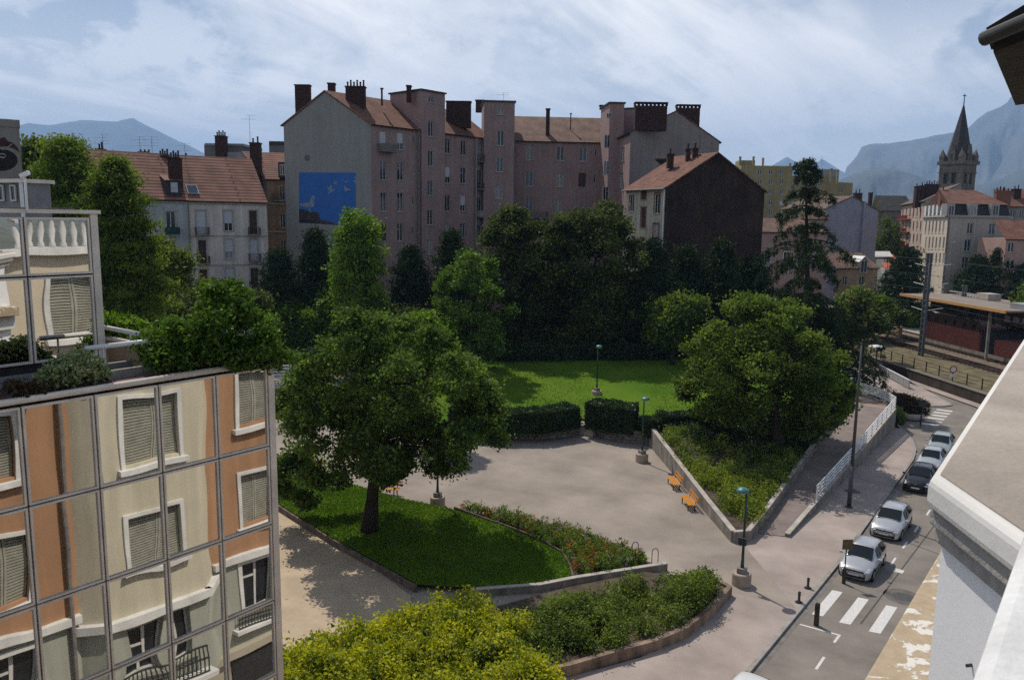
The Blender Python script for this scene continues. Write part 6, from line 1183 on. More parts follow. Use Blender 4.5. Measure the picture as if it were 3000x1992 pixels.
for (x, y), rz, z, lab in (((-24.35, 51.25), wa, .12, 'upper of the two orange slatted benches by the concrete wall'), ((-21.75, 48.15), wa, .12, 'lower of the two orange slatted benches by the concrete wall'), (tuple(G(1132, 1447, .12)[:2]), .3, .12, 'orange bench showing just right of the plaza tree trunk'), (tuple(G(862, 1372, .12)[:2]), .5, .12, 'orange bench under the left branches of the plaza tree'), (tuple(G(905, 1388, .12)[:2]), .5, .12, 'orange bench nearest the trunk left of the plaza tree')):
    o = bp_ if first else copy_tree(bp_, None, 0); first = False; o.location = (x, y, z); o.rotation_euler.z = rz; o['label'] = lab; o['group'] = 'orange park benches'
# ramp railing
def railing(name, label, P, Z, h, n=4, post=2.0):
    r = thing(name, label, 'railing', (P[0][0], P[0][1], Z[0]))
    for k in range(n):
        t = MB(); dz = h * (.28 + .72 * k / (n - 1)); t.path([(p[0], p[1], z + dz) for p, z in zip(P, Z)], [.06 if k == n - 1 else .05] * len(P), 8); t.build('rail', WHITEMETAL, r, True)
    for (a, za), (b, zb) in zip(zip(P[:-1], Z[:-1]), zip(P[1:], Z[1:])):
        L = math.dist(a, b); m_ = max(1, int(L / post))
        for i in range(m_): t = i / m_; x, y, z = a[0]+(b[0]-a[0])*t, a[1]+(b[1]-a[1])*t, za+(zb-za)*t; MB().tube((x, y, z), (x, y, z + h), .05, None, 8).build('post', WHITEMETAL, r)
    x, y, z = P[-1][0], P[-1][1], Z[-1]; MB().tube((x, y, z), (x, y, z + h), .05, None, 8).build('post', WHITEMETAL, r); return r
RWZ = [z + .19 for z in RZ]
railing('ramp_railing', 'long white tubular railing on the wall of the ramp', [(-15.03, 53.6)] + RW[2:], [.62] + RWZ[2:], 1.0); railing('ramp_railing', 'white tubular railing across the top of the ramp', P6, [2.0]*4, 1.0, 5); railing('terrace_railing', 'far white railing behind the top of the ramp beside the parked car', [(-23, 87), (-27, 91.5), (-31, 95)], [2.0, 2.0, 2.0], 1.0, 4)
# guard wall on the traffic island
gb = thing('crash_barrier', 'pale grey barrier panels along the traffic island', 'barrier', tuple(G(2660, 1135, .12))); a_, b_ = G(2575, 1092, .12), G(2663, 1140, .12); L = np.linalg.norm(b_ - a_); e_ = (b_ - a_) / L; n_ = np.array([-e_[1], e_[0], 0])
for i in range(6): MB().obox(a_, e_, n_, (0, 0, 1), L * i / 6 + .04, L * (i + 1) / 6 - .04, -.06, .06, .12, 1.0).build('panel', mat('barrier_grey', (.36, .37, .38), .08, 2, .6), gb)
MB().obox(a_, e_, n_, (0, 0, 1), 0, L, -.09, .09, 1.0, 1.08).build('top_rail', WHITEMETAL, gb)
# bollards, posts, signs
WOODP = mat('post_wood', (.06, .05, .035), .2, 6, .85, .3, 20)
b = thing('bollard', 'square dark wooden bollard in front of the zebra crossing', 'bollard', (-10.1, 37.5, 0)); bevel(MB().box(-10.2, -10.0, 37.4, 37.6, 0, 1.1).build('post', WOODP, b), .015); MB().box(-10.17, -10.03, 37.43, 37.57, 1.1, 1.14).build('cap', WOODP, b)
first = None
for (x, y), lab in (((-11.6, 41.0), 'short cast-iron post at the kerb by the crossing, the farther of two'), ((-11.45, 39.1), 'short cast-iron post at the kerb by the crossing, the nearer of two')):
    r = thing('kerb_post', lab, 'bollard', (x, y, .12), 'short cast-iron kerb posts'); MB().lathe([(.13, 0), (.13, .06), (.07, .1), (.06, .36), (.09, .4), (.05, .46), (.09, .52), (.02, .6)], (x, y, .12), 10).build('post', DARKMETAL, r, True); MB().lathe([(.2, 0), (.2, .02)], (x, y, .12), 12).build('foot', DARKMETAL, r)
b = thing('bollard', 'slim dark bollard at the far zebra crossing', 'bollard', (-14.2, 83.0, .12)); MB().lathe([(.07, 0), (.07, 1.0), (.03, 1.08)], (-14.2, 83.0, .12), 10).build('post', DARKMETAL, b, True); MB().lathe([(.11, 0), (.11, .05)], (-14.2, 83.0, .12), 10).build('foot', DARKMETAL, b)
s_ = thing('sign_post', 'brown square sign on a post beside the silver car', 'sign', (-10.35, 43.05, 0)); bevel(MB().box(-10.43, -10.27, 42.97, 43.13, 0, .85).build('post_base', WOODP, s_), .01); MB().tube((-10.35, 43.05, .85), (-10.35, 43.05, 2.45), .035, None, 8).build('pole', GREENMETAL, s_); bevel(MB().obox((-10.3, 43.0, 0), CR, -FH, (0, 0, 1), -.27, .27, .0, .04, 1.95, 2.5).build('panel', mat('sign_bronze', (.13, .095, .045), .15, 5, .5), s_), .01)
s_ = thing('sign_post', 'dark square sign on a pole by the far zebra crossing', 'sign', (-14.0, 82.0, .12)); MB().tube((-14.0, 82.0, .12), (-14.0, 82.0, 2.75), .04, None, 8).build('pole', GREENMETAL, s_); bevel(MB().obox((-14.0, 81.95, 0), CR, -FH, (0, 0, 1), -.32, .32, .0, .04, 2.1, 2.75).build('panel', mat('sign_green', (.03, .05, .045), .15, 5, .5), s_), .01)
c_ = rail_pt(b0, 3.2, -1.2, 0); s_ = thing('round_sign', 'small round red-rimmed white sign on the railway fence', 'sign', tuple(c_ + np.array([0, 0, 1.2]))); dn = -FH; cc_ = c_ + np.array([0, 0, 2.6]); MB().tube(c_ + np.array([0, 0, 1.2]), cc_, .035, None, 6).build('pole', DARKMETAL, s_); d1 = MB().tube(cc_, cc_ + dn * .03, .42, None, 20).build('red_rim', REDP, s_); MB().tube(cc_ + dn * .03, cc_ + dn * .04, .3, None, 20).build('white_disc', WHITE, d1); MB().obox(cc_ - np.array([0, 0, .75]), CR, -FH, (0, 0, 1), -.3, .3, 0, .03, -.2, .2).build('plate', WHITE, s_)
tp = thing('lamp_mast', 'tall thin grey mast rising from the pavement beside the ramp', 'street lamp', (-13.3, 55.1, .12)); MB().path([(-13.3, 55.1, .12), (-13.3, 55.1, 3), (-13.3, 55.1, 11.2)], [.15, .12, .06], 10).build('pole', mat('mast_dark', (.075, .078, .085), .1, 4, .5), tp, True); MB().lathe([(.28, 0), (.28, .04), (.18, .1)], (-13.3, 55.1, .12), 12).build('foot', DARKMETAL, tp); MB().lathe([(.07, 0), (.1, .05), (.03, .16)], (-13.3, 55.1, 11.2), 10).build('cap', DARKMETAL, tp)
ml = G(2560, 1140, .12); mr = thing('street_lamp', 'dark street lamp with a flat white mushroom head near the traffic island', 'street lamp', tuple(ml)); MB().path([ml, ml + np.array([0, 0, 4.9])], [.09, .07], 8).build('pole', DARKMETAL, mr); MB().lathe([(.08, 0), (.95, .06), (1.0, .12), (.6, .26), (.1, .32)], tuple(ml + np.array([0, 0, 4.85])), 20).build('lamp_shade', WHITEMETAL, mr, True); MB().lathe([(.15, -.15), (.3, -.1), (.3, .04)], tuple(ml + np.array([0, 0, 4.85])), 12).build('bulb_cover', MATS['opal_glass'], mr)
fl_ = HZ(2624, 806, 150); fr2 = thing('street_lamp', 'distant street lamp with a white mushroom head in front of the market', 'street lamp', (fl_[0], fl_[1], 0)); MB().tube((fl_[0], fl_[1], 0), fl_, .09, .06, 8).build('pole', DARKMETAL, fr2); MB().lathe([(.08, 0), (.8, .06), (.85, .12), (.5, .26), (.1, .32)], tuple(fl_), 16).build('lamp_shade', WHITEMETAL, fr2, True)
for i, (x, y) in enumerate(((1860, 1635), (1918, 1655))):
    c = G(x, y, .3); r = thing('hoop_rail', ('left' if i == 0 else 'right') + ' of the two thin iron hoops at the edge of the flower bed', 'hoop', tuple(c)); t = MB(); pts = [c + CR * (.17 * math.cos(a)) * 1.0 + np.array([0, 0, .75 + .22 * math.sin(a)]) for a in np.linspace(0, math.pi, 9)]; t.path([pts[0] - np.array([0, 0, .9])] + pts + [pts[-1] - np.array([0, 0, .9])], [.022] * 11, 7); t.build('hoop', DARKMETAL, r)
# play area
pg = G(860, 1150, .12); PR = thing('climbing_ramp', 'red climbing wall of the play area behind the plaza tree', 'play equipment', tuple(pg)); c = G(850, 1118, .12); MB().prism([tuple(c[:2] + CR[:2] * a + FH[:2] * b) for a, b in ((-1.2, 0), (2.4, 0), (2.4, 1.6), (-1.2, 1.6))], .1, lambda p: .2 + 2.0 * max(0, ((np.array(p[:2]) - c[:2]) @ CR[:2] + 1.2) / 3.6)).build('ramp', RED, PR); MB().tube(c + CR * -1.2, c + CR * 2.2 + np.array([0, 0, 2.8]), .05).build('handrail', WHITEMETAL, PR)
c = G(975, 1112, .12); PF = thing('play_tower', 'small play tower with a red roof and yellow deck seen through the tree', 'play equipment', tuple(c)); MB().prism([tuple(c[:2] + CR[:2] * a + FH[:2] * b) for a, b in ((-.9, -.9), (.9, -.9), (.9, .9), (-.9, .9))], 1.2, 1.35).build('deck', mat('play_yellow', (.62, .42, .03), .05, 3, .5), PF)
for a in (-.8, .8):
    for b in (-.8, .8): p_ = c + CR * a + FH * b; MB().tube((p_[0], p_[1], .1), (p_[0], p_[1], 2.9), .06).build('post', MATS['play_yellow'], PF)
t = MB(); q = [c + CR * a + FH * b for a, b in ((-1.1, -1.1), (1.1, -1.1), (1.1, 1.1), (-1.1, 1.1))]; t.add([(k_[0], k_[1], 2.9) for k_ in q] + [(c[0], c[1], 3.9)], [(0, 1, 4), (1, 2, 4), (2, 3, 4), (3, 0, 4)]); t.build('roof', mat('play_red', (.5, .02, .04), .05, 3, .5), PF); sheet('play_surface', [tuple(G(x, y, .12)[:2]) for x, y in ((815, 1180), (1010, 1170), (1050, 1110), (830, 1090))], .13, mat('rubber_grey', (.13, .12, .12), .1, 2, .9))
wsx = G(832, 1140, .12); WS = thing('slatted_screen', 'white slatted screen beside the play area at the glass corner', 'screen', tuple(wsx))
for i in range(8): MB().obox(wsx, CR, -FH, (0, 0, 1), -1.3, .9, -.04, .04, .15 + i * .34, .33 + i * .34).build('slat', WHITE, WS)
for a in (-1.2, .8): MB().obox(wsx, CR, -FH, (0, 0, 1), a - .05, a + .05, -.1, -.045, 0, 2.85).build('post', WHITE, WS)
# market stalls far down the street
for i, (x, y, w_, m_, lab) in enumerate(((2585, 752, 4.5, WHITE, 'white market awning at the end of the far street'), (2608, 760, 2.4, REDP, 'dark red parasol among the far market stalls'), (2605, 785, 3.2, mat('awning_salmon', (.62, .2, .14), .06, 2, .8), 'salmon pink market awning in front'), (2628, 778, 3.4, RED, 'red market awning beside the street trees'), (2596, 800, 3, SILL, 'pale grey market van below the awnings'))):
    c = HZ(x, y, 205); r = thing('market_stall', lab, 'market stall', (c[0], c[1], 0)); MB().slab([c - CR * w_ / 2 - FH * 1.2, c + CR * w_ / 2 - FH * 1.2, c + CR * w_ / 2 + FH * 1.2 + np.array([0, 0, 1.3]), c - CR * w_ / 2 + FH * 1.2 + np.array([0, 0, 1.3])], .12).build('awning', m_, r)
    for a in (-.45, .45): p_ = c + CR * a * w_ - FH * 1.1; MB().tube((p_[0], p_[1], 0), p_, .06, None, 6).build('post', DARKMETAL, r)
    MB().obox((c[0], c[1], 0), CR, FH, (0, 0, 1), -w_ * .4, w_ * .4, -.5, .5, 0, 1.0).build('counter', CONC, r)

# ------------------------------------------------------------------ cars
RUB = mat('tyre', (.015, .015, .016), .1, 4, .9); RIM = mat('wheel_rim', (.36, .37, .38), .08, 4, .35, metal=.7); CGLASS = mat('car_glass', (.010, .014, .017), .05, 2, .04, spec=.35); HEAD = mat('headlight', (.55, .57, .6), .08, 8, .12, spec=.8); BLACKP = mat('black_plastic', (.016, .016, .017), .1, 4, .5); PLATE = mat('number_plate', (.62, .62, .6), .03, 4, .5); ORL = mat('indicator', (.5, .2, .04), .05, 4, .3)
def paint(n, c): return mat(n, c, .02, 2, .3, spec=.6, metal=.5, coat=.6)
HATCH = [(0.0, .58, .55, .56, .44), (.07, .68, .62, .70, .55), (.22, .75, .68, .77, .60), (.55, .84, .74, .82, .64), (.98, .94, .82, .835, .66), (1.06, .97, .84, .84, .66), (1.72, 1.37, .90, .845, .57), (1.92, 1.425, .91, .845, .57), (2.35, 1.45, .92, .845, .575), (2.95, 1.43, .95, .84, .565), (3.38, 1.36, .97, .83, .54), (3.62, 1.20, .98, .81, .56), (3.78, .99, .95, .79, .60), (3.86, .78, .74, .74, .58), (3.88, .50, .48, .68, .5)]
CLIO = [(0.0, .60, .56, .58, .46), (.06, .70, .63, .72, .56), (.22, .79, .70, .79, .62), (.6, .90, .78, .84, .66), (1.0, .99, .86, .85, .68), (1.08, 1.02, .88, .855, .68), (1.78, 1.42, .94, .86, .60), (2.0, 1.475, .95, .86, .60), (2.5, 1.495, .96, .86, .60), (3.1, 1.47, .99, .855, .585), (3.5, 1.40, 1.02, .845, .56), (3.75, 1.22, 1.02, .83, .58), (3.92, 1.0, .97, .81, .62), (4.0, .80, .76, .76, .6), (4.03, .50, .48, .7, .5)]
def car(label, prof, pm, loc, rz=0, plate_low=True, grille='slot', name='parked_car', trim=None):
    r = thing(name, label, 'car'); L = prof[-1][0]; secs = []
    for (y, zt, zb, w, wr) in prof:
        h = [(w * .93, .20), (w * .985, .34), (w, .50), (w, zb - .10), (w * .975, zb), (wr, zt - .035), (wr * .62, zt), (0.0, zt + .012)]
        if zb - .10 < .5: h[2] = (w, (.34 + zb) / 2); h[3] = (w, zb - .05)
        secs.append([(x, y, z) for x, z in h] + [(-x, y, z) for x, z in h[-2::-1]])
    n = len(secs[0]); mb = MB(); mb.add([p for s in secs for p in s], [(i*n+j, i*n+j+1, (i+1)*n+j+1, (i+1)*n+j) for i in range(len(secs)-1) for j in range(n-1)] + [tuple(range(n)), tuple((len(secs)-1)*n + j for j in range(n-1, -1, -1))])
    mb.add([secs[0][0], secs[0][-1], secs[-1][-1], secs[-1][0]], [(0, 1, 2, 3)]); body = mb.build('body', pm, r, True)
    mdf = body.modifiers.new('s', 'SUBSURF'); mdf.levels = 1; mdf.render_levels = 2
    def pane(nm, quad, m=CGLASS, sh=.92, off=.018):
        Q = [np.array(q, float) for q in quad]; c = sum(Q) / 4; nn = np.cross(Q[1]-Q[0], Q[3]-Q[0]); nn /= np.linalg.norm(nn); ref = c - np.array([0, L * .55, .6]); nn = nn if nn @ ref > 0 else -nn
        g = MB(); V = []; k = 4
        for j in range(k + 1):
            for i in range(k + 1):
                u, v = i / k, j / k; p_ = (Q[0]*(1-u)+Q[1]*u)*(1-v) + (Q[3]*(1-u)+Q[2]*u)*v; p_ = c + (p_ - c) * sh + nn * (off + .02 * (1 - (2*u-1)**2)); V.append(p_)
        g.add(V, [(j*(k+1)+i, j*(k+1)+i+1, (j+1)*(k+1)+i+1, (j+1)*(k+1)+i) for j in range(k) for i in range(k)]); return g.build(nm, m, r, True)
    s = secs; pane('windscreen', [s[5][5], s[5][-6], s[6][-6], s[6][5]], sh=.95, off=.05); pane('rear_window', [s[10][5], s[10][-6], s[12][-6], s[12][5]], sh=.86)
    for sd_ in (0, 1):
        ix = (lambda k_: k_) if sd_ == 0 else (lambda k_: n - 1 - k_)
        lerp = lambda A, B, t: np.array(A) * (1 - t) + np.array(B) * t
        pane('side_window', [lerp(s[5][ix(4)], s[6][ix(4)], .62), s[8][ix(4)], s[8][ix(5)], s[6][ix(5)]], sh=.86, off=.03); pane('side_window', [s[8][ix(4)], s[10][ix(4)], s[10][ix(5)], s[8][ix(5)]], sh=.84, off=.03)
        x = prof[2][3] * (1 if sd_ == 0 else -1); sg = 1 if sd_ == 0 else -1
        hl = [np.array(s[1][ix(4)]) + np.array([-sg * .16, -.02, -.02]), np.array(s[1][ix(4)]) + np.array([sg * .01, 0, -.06]), np.array(s[3][ix(4)]) + np.array([sg * .0, -.1, -.02]), np.array(s[2][ix(5)]) + np.array([0, .1, .015])]
        pane('headlight', hl, HEAD, 1.0, .02)
        mr_ = np.array(s[5][ix(4)]) + np.array([sg * .13, .22, .10]); bevel(MB().box(mr_[0] - .10, mr_[0] + .10, mr_[1] - .06, mr_[1] + .06, mr_[2] - .06, mr_[2] + .07).build('wing_mirror', trim or pm, r), .03, 2)
        for yw in (.74, L - .70):
            xw = (prof[4][3] - .005) * sg; t = MB(); t.tube((xw - sg * .20, yw, .30), (xw + sg * .012, yw, .30), .305, None, 22); wh_ = t.build('wheel', RUB, r, False); MB().tube((xw + sg * .01, yw, .30), (xw + sg * .022, yw, .30), .205, .17, 16).build('rim', RIM, wh_); MB().tube((xw - sg * .25, yw, .31), (xw + sg * .004, yw, .31), .355, None, 22).build('wheel_arch', BLACKP, r)
        bevel(MB().box(min(sg * prof[8][3], sg * (prof[8][3] + .012)), max(sg * prof[8][3], sg * (prof[8][3] + .012)), 1.0, L - 1.05, .47, .54).build('side_trim', trim or BLACKP, r), .004)
    if grille == 'slot': MB().box(-.46, .46, -.035, .1, .56, .62).build('grille', BLACKP, r)
    else: MB().box(-.34, .34, -.03, .1, .53, .63).build('grille', BLACKP, r)
    MB().box(-.55, .55, -.045, .1, .24, .36).build('lower_grille', BLACKP, r); MB().box(-.26, .26, -.062, -.03, .37, .475).build('number_plate', PLATE, r); MB().lathe([(.055, 0), (.055, .02)], (0, 0, 0), 10).build('badge', RIM, r).location = Vector((0, -.03, .66)); MB().box(-.62, .62, .985, 1.03, prof[4][1] + .0, prof[4][1] + .016).build('wipers', BLACKP, r)
    for x in (-.6, .6): MB().box(x - .12, x + .12, L - .06, L + .005, .78, .95).build('tail_light', REDP, r)
    r.location = loc; r.rotation_euler = (0, 0, rz); r.scale = (1.05, 1.05, 1.05); return r
SILV = paint('paint_silver', (.50, .505, .515)); SILV2 = paint('paint_light_silver', (.52, .525, .535)); BLK = paint('paint_black', (.012, .011, .014)); WHT = mat('paint_white', (.66, .66, .65), .02, 2, .3, spec=.5, coat=.5); GRY = paint('paint_grey_green', (.42, .46, .45))
car('silver hatchback nearest the zebra crossing, parked facing the camera', HATCH, SILV, (-10.02, 43.6, 0), .02); car('light silver hatchback second in the parked row', CLIO, SILV2, (-10.12, 50.7, 0), .02); car('black hatchback third in the parked row', CLIO, BLK, (-10.45, 61.3, 0), .03, grille='b'); car('silver hatchback right behind the black car', HATCH, SILV2, (-10.75, 67.2, 0), .04); car('pale grey hatchback last in the parked row', CLIO, GRY, (-10.95, 72.4, 0), .05)
wc_ = G(2195, 1968, 1.4); car('white car whose roof just shows at the bottom edge', CLIO, WHT, (-9.95, wc_[1] - 3.75, 0), .0)
fc_ = G(2535, 1130, 0); car('white car parked beside the traffic island behind the ramp railing', CLIO, WHT, (fc_[0] - .3, fc_[1] - 2.0, 0), .70)
car('white car half hidden by the cedar behind the traffic island', HATCH, WHT, (-31, 106.5, 0), .72)
# ------------------------------------------------------------------ trees, hedges, beds
PT = (-34.4, 31.2)
outline_tree('plaza_tree', 'broad dark green tree on the lower lawn in front of the plaza', [(1040,915),(1110,897),(1160,905),(1180,925),(1250,935),(1300,985),(1345,1035),(1400,1065),(1440,1110),(1462,1180),(1468,1260),(1455,1330),(1462,1350),(1430,1385),(1380,1400),(1330,1420),(1290,1408),(1260,1425),(1230,1400),(1180,1395),(1150,1420),(1110,1440),(1090,1400),(1040,1400),(1000,1420),(960,1395),(930,1410),(900,1440),(905,1480),(880,1520),(835,1530),(812,1480),(812,1380),(840,1330),(815,1270),(805,1200),(840,1130),(880,1060),(930,1020),(960,970),(1000,950)], 45.7, LEAF_A, .24, 140, 3100, 33, .46, PT, .42, 3, .52, rmin=.045, rmax=.12, nl=20)
outline_tree('ramp_tree', 'large round green tree beside the ramp at the right of the lawn', [(2165,850),(2230,862),(2300,880),(2350,900),(2400,960),(2440,1010),(2470,1060),(2490,1120),(2505,1180),(2480,1225),(2440,1250),(2390,1270),(2340,1290),(2260,1285),(2200,1255),(2150,1260),(2110,1235),(2060,1225),(2020,1200),(1990,1175),(2010,1140),(1985,1100),(2030,1060),(2000,1040),(2060,1000),(2080,950),(2110,900)], 62, LEAF_F, .27, 125, 2800, 33, 1.4, tuple(G(2282, 1320, 1.4)[:2]), .4, 4, .6, rmin=.05, rmax=.125, nl=16)
outline_tree('young_tree', 'light green tree standing between the lawn and the mural building', [(1385,715),(1420,735),(1460,800),(1500,850),(1512,900),(1495,950),(1470,1010),(1440,1060),(1400,1090),(1350,1080),(1310,1040),(1280,990),(1290,930),(1268,870),(1285,820),(1330,780),(1345,740)], 86, LEAF_E, .34, 60, 1000, 26, 2.5, None, .3, 5, .62, rmin=.06, rmax=.16)
outline_tree('bright_tree', 'yellow-green tree peeping out behind the plaza tree', [(1165,960),(1200,905),(1260,925),(1310,960),(1335,1020),(1310,1090),(1180,1100)], 66, LEAF_B, .28, 30, 700, 26, .8, None, .25, 6, .6, rmin=.1, rmax=.22)
outline_tree('lime_tree', 'big dark lime tree in front of the courtyard windows, the left one', [(1500,612),(1545,630),(1580,660),(1610,690),(1640,760),(1640,1000),(1440,1040),(1400,900),(1400,760),(1430,690),(1460,640)], 97, LEAF_C, .40, 90, 2000, 28, 3, None, .4, 7, .85, rmin=.08, rmax=.18)
outline_tree('lime_tree', 'big dark lime tree in front of the courtyard, beside the cream house', [(1700,590),(1750,588),(1790,600),(1840,640),(1875,690),(1885,800),(1880,900),(1860,1030),(1620,1040),(1600,850),(1610,700),(1640,630)], 95, LEAF_C, .40, 110, 2400, 28, 3, None, .4, 8, .85, rmin=.07, rmax=.16)
broad_tree('lime_tree', 'lower dark tree filling the gap under the two limes', (1470, 800, 1760, 1060), 99, LEAF_C, .46, 700, 28, 3, 16, seed=9, spread=1.4)
broad_tree('maple_tree', 'mid green tree on the right back edge of the lawn', (1880, 818, 2070, 1050), 90, LEAF_F, .40, 520, 26, 3, 14, seed=10, spread=1.0)
c, rx, bot, top = boxdim((972, 638, 1130, 985), 98)
COLT = thing('columnar_tree', 'bright green narrow columnar tree before the mural', 'tree', (c[0], c[1], 2.5)); MB().path([(c[0], c[1], 2.3), (c[0], c[1], top - 3)], [.3, .05], 8).build('trunk', BARK, COLT, True)
Pp = []; Oo = []
for k in range(34):
    f_ = (k + .5) / 34; z = bot + (top - bot) * f_; R = rx * (1.0 if f_ < .62 else math.sqrt(max(0.06, 1 - ((f_ - .62) / .42) ** 2))) * (.72 if f_ < .12 else 1); a = k * 2.399
    q, o = ellipsoid_clumps((c[0] + R * .55 * math.cos(a), c[1] + R * .55 * math.sin(a), z), (R * .52, R * .52, 1.1), 26, .5); Pp.append(q); Oo.append(o)
Pp, Oo = cloud_leaves(np.concatenate(Pp), np.concatenate(Oo), 26, .8, .9); link('crown', leaf_mesh('crown', Pp, Oo, .38, LEAF_B, .62), None, COLT)
broad_tree('laurel_tree', 'round bright green bush-like tree left of the columnar tree', (856, 818, 1012, 1065), 102, LEAF_B, .42, 480, 26, 1, 14, seed=12, spread=.9)
broad_tree('laurel_tree', 'round green tree between the terrace shrub and the columnar tree', (715, 850, 905, 1075), 101, LEAF_B, .42, 520, 24, 1, 14, seed=13, spread=1.0)
broad_tree('shade_tree', 'dark low tree in the gap behind the yellow-green tree', (1090, 880, 1310, 1060), 99, LEAF_C, .46, 520, 26, 1, 14, seed=14, spread=1.2)
for i, (b, d, lab) in enumerate((((735, 735, 905, 970), 104, 'leftmost dark pine in front of the mural gable'), ((845, 675, 1005, 970), 106, 'dark pine standing just below the mural'), ((1130, 725, 1280, 970), 104, 'dark pine at the foot of the first stair tower'), ((1240, 680, 1405, 980), 106, 'dark pine between the first tower and the balconies'), ((1835, 705, 1985, 1030), 96, 'dark pine in front of the cream house corner'), ((1925, 725, 2085, 1030), 98, 'dark pine left of centre before the brown gable'), ((2025, 712, 2195, 1030), 97, 'dark pine right of centre before the brown gable'), ((2115, 755, 2290, 1030), 100, 'dark pine at the right foot of the brown gable'))):
    cone_tree('pine_tree', lab, b, d, LEAF_D, .42, 900, 30, 2.5, .62, 20 + i, 'dark pines around the apartment buildings', .95, .3)
# dawn redwoods on the left
cone_tree('redwood_tree', 'feathery green conifer rising behind the glass building, the nearer one', (235, 470, 470, 1010), 60, LEAF_F, .34, 1500, 34, .3, .42, 31, None, .75, .3)
cone_tree('redwood_tree', 'feathery olive conifer behind the glass building, the farther one', (95, 412, 330, 900), 66, LEAF_F, .36, 1300, 30, .3, .34, 32, None, .8, .3)
broad_tree('plane_tree', 'pale green plane tree beside the graffiti wall', (45, 405, 200, 640), 80, LEAF_P, .40, 520, 24, .3, 14, seed=33, spread=1.0)
broad_tree('plane_tree', 'pale mottled tree against the pale pink old house', (420, 690, 565, 930), 74, LEAF_P, .34, 460, 24, .3, 12, seed=34, spread=.9)
broad_tree('shade_tree', 'dark foliage between the redwood and the old houses', (380, 840, 700, 1010), 84, LEAF_C, .42, 600, 24, .3, 16, seed=35, spread=1.1)
broad_tree('shade_tree', 'dark foliage at the feet of the pale pink old house', (560, 810, 800, 960), 92, LEAF_C, .44, 480, 24, .3, 14, seed=36, spread=1.1)
# cedar
def cedar():
    base = G(2385, 1075, 1.8); base = np.array([*HZ(2378, 1000, 88)[:2], 1.8]); top = HZ(2360, 466, 88); r = thing('cedar_tree', 'ragged dark cedar with drooping tiers of branches', 'tree', tuple(base)); H_ = top[2] - base[2]; rr = random.Random(5)
    mb = MB(); P = []; O = []; ax = lambda f: base * (1 - f) + np.array([top[0], top[1], top[2]]) * f
    mb.path([ax(0), ax(.35), ax(.7), ax(.97)], [.45, .32, .17, .05], 9)
    tiers = [(.08, 7.0), (.13, 7.4), (.185, 7.8), (.24, 7.6), (.29, 7.2), (.34, 7.0), (.39, 6.2), (.46, 3.4), (.56, 6.2), (.635, 5.4), (.71, 3.4), (.79, 3.3), (.87, 2.8), (.93, 1.5), (.965, 1.5), (.99, 1.1)]
    for f, L in tiers:
        nb = 7 if f < .42 else 5
        for k in range(nb):
            a = k * 6.283 / nb + f * 17 + rr.uniform(-.6, .6); l = L * rr.uniform(.4, 1.3); s = ax(f) + np.array([0, 0, rr.uniform(-.25, .25)]); d = np.array([math.cos(a), math.sin(a), 0]); pts = []
            for j in range(6): t = j / 5; pts.append(s + d * l * t + np.array([0, 0, l * (.16 * t - .56 * t * t)]))
            mb.path([tuple(p_) for p_ in pts], [.09 * (1 - .16 * j) * (.5 + L / 9) for j in range(6)], 5)
            n = int(4 + l * 15)
            t = RNG.uniform(.12, 1, n) ** .8; idx = np.minimum((t * 5).astype(int), 4); fr = t * 5 - idx; pp = np.array(pts); c_ = pp[idx] * (1 - fr)[:, None] + pp[np.minimum(idx + 1, 5)] * fr[:, None]
            side = np.array([-d[1], d[0], 0]); off = RNG.normal(size=(n, 1)) * (.16 + .07 * l * (1 - t[:, None])); drop = RNG.uniform(0, 1, (n, 1)) ** 1.6 * (.4 + .13 * l); P.append(c_ + side * off + np.array([0, 0, -1]) * drop); O.append(np.tile(np.array([0, 0, .4]), (n, 1)))
    mb.build('trunk', BARK, r, True); P = np.concatenate(P); O = np.concatenate(O); P, O = cloud_leaves(P, O, 14, .22, 1.4)
    link('crown', leaf_mesh('crown', P, O, .30, LEAF_D, .26, .0, .9), None, r)
cedar()
# right-hand distance
for b, d, k_, lab in (((2585, 728, 2725, 905), 140, 'p', 'dark pine between the market street and the catenary mast'), ((2812, 752, 2905, 900), 152, 'p', 'round dark pine in front of the mansard building, left of two'), ((2878, 730, 2970, 900), 150, 'p', 'dark pine in front of the mansard building, right of two'), ((2955, 775, 3060, 900), 146, 'p', 'dark pine at the right edge behind the station')):
    cone_tree('pine_tree', lab, b, d, LEAF_D, .6, 420, 24, .5, .5, int(b[0]), 'dark pines near the station', .9, .4)
for b, d, lf, lab in (((2562, 618, 2645, 800), 215, LEAF_P, 'sunlit street tree between the lavender gable and the red balconies'), ((2455, 835, 2600, 960), 122, LEAF_F, 'green tree left of the railway yard'), ((2560, 880, 2650, 965), 126, LEAF_C, 'dark shrubby tree beside the railway yard'), ((2645, 905, 2705, 965), 138, LEAF_B, 'small light green tree beside the catenary mast'), ((2780, 808, 2850, 850), 160, LEAF_B, 'light green treetop showing over the station roof'), ((2965, 845, 3060, 1010), 112, LEAF_F, 'green tree at the right edge beside the station'), ((2480, 870, 2590, 1010), 104, LEAF_C, 'dark tree hanging over the railway beside the cedar'), ((2230, 860, 2420, 1010), 98, LEAF_C, 'dark tree behind the ramp tree at the foot of the cedar')):
    broad_tree('street_tree', lab, b, d, lf, .5, 380, 22, .5, 12, seed=int(b[0]), spread=1.1)
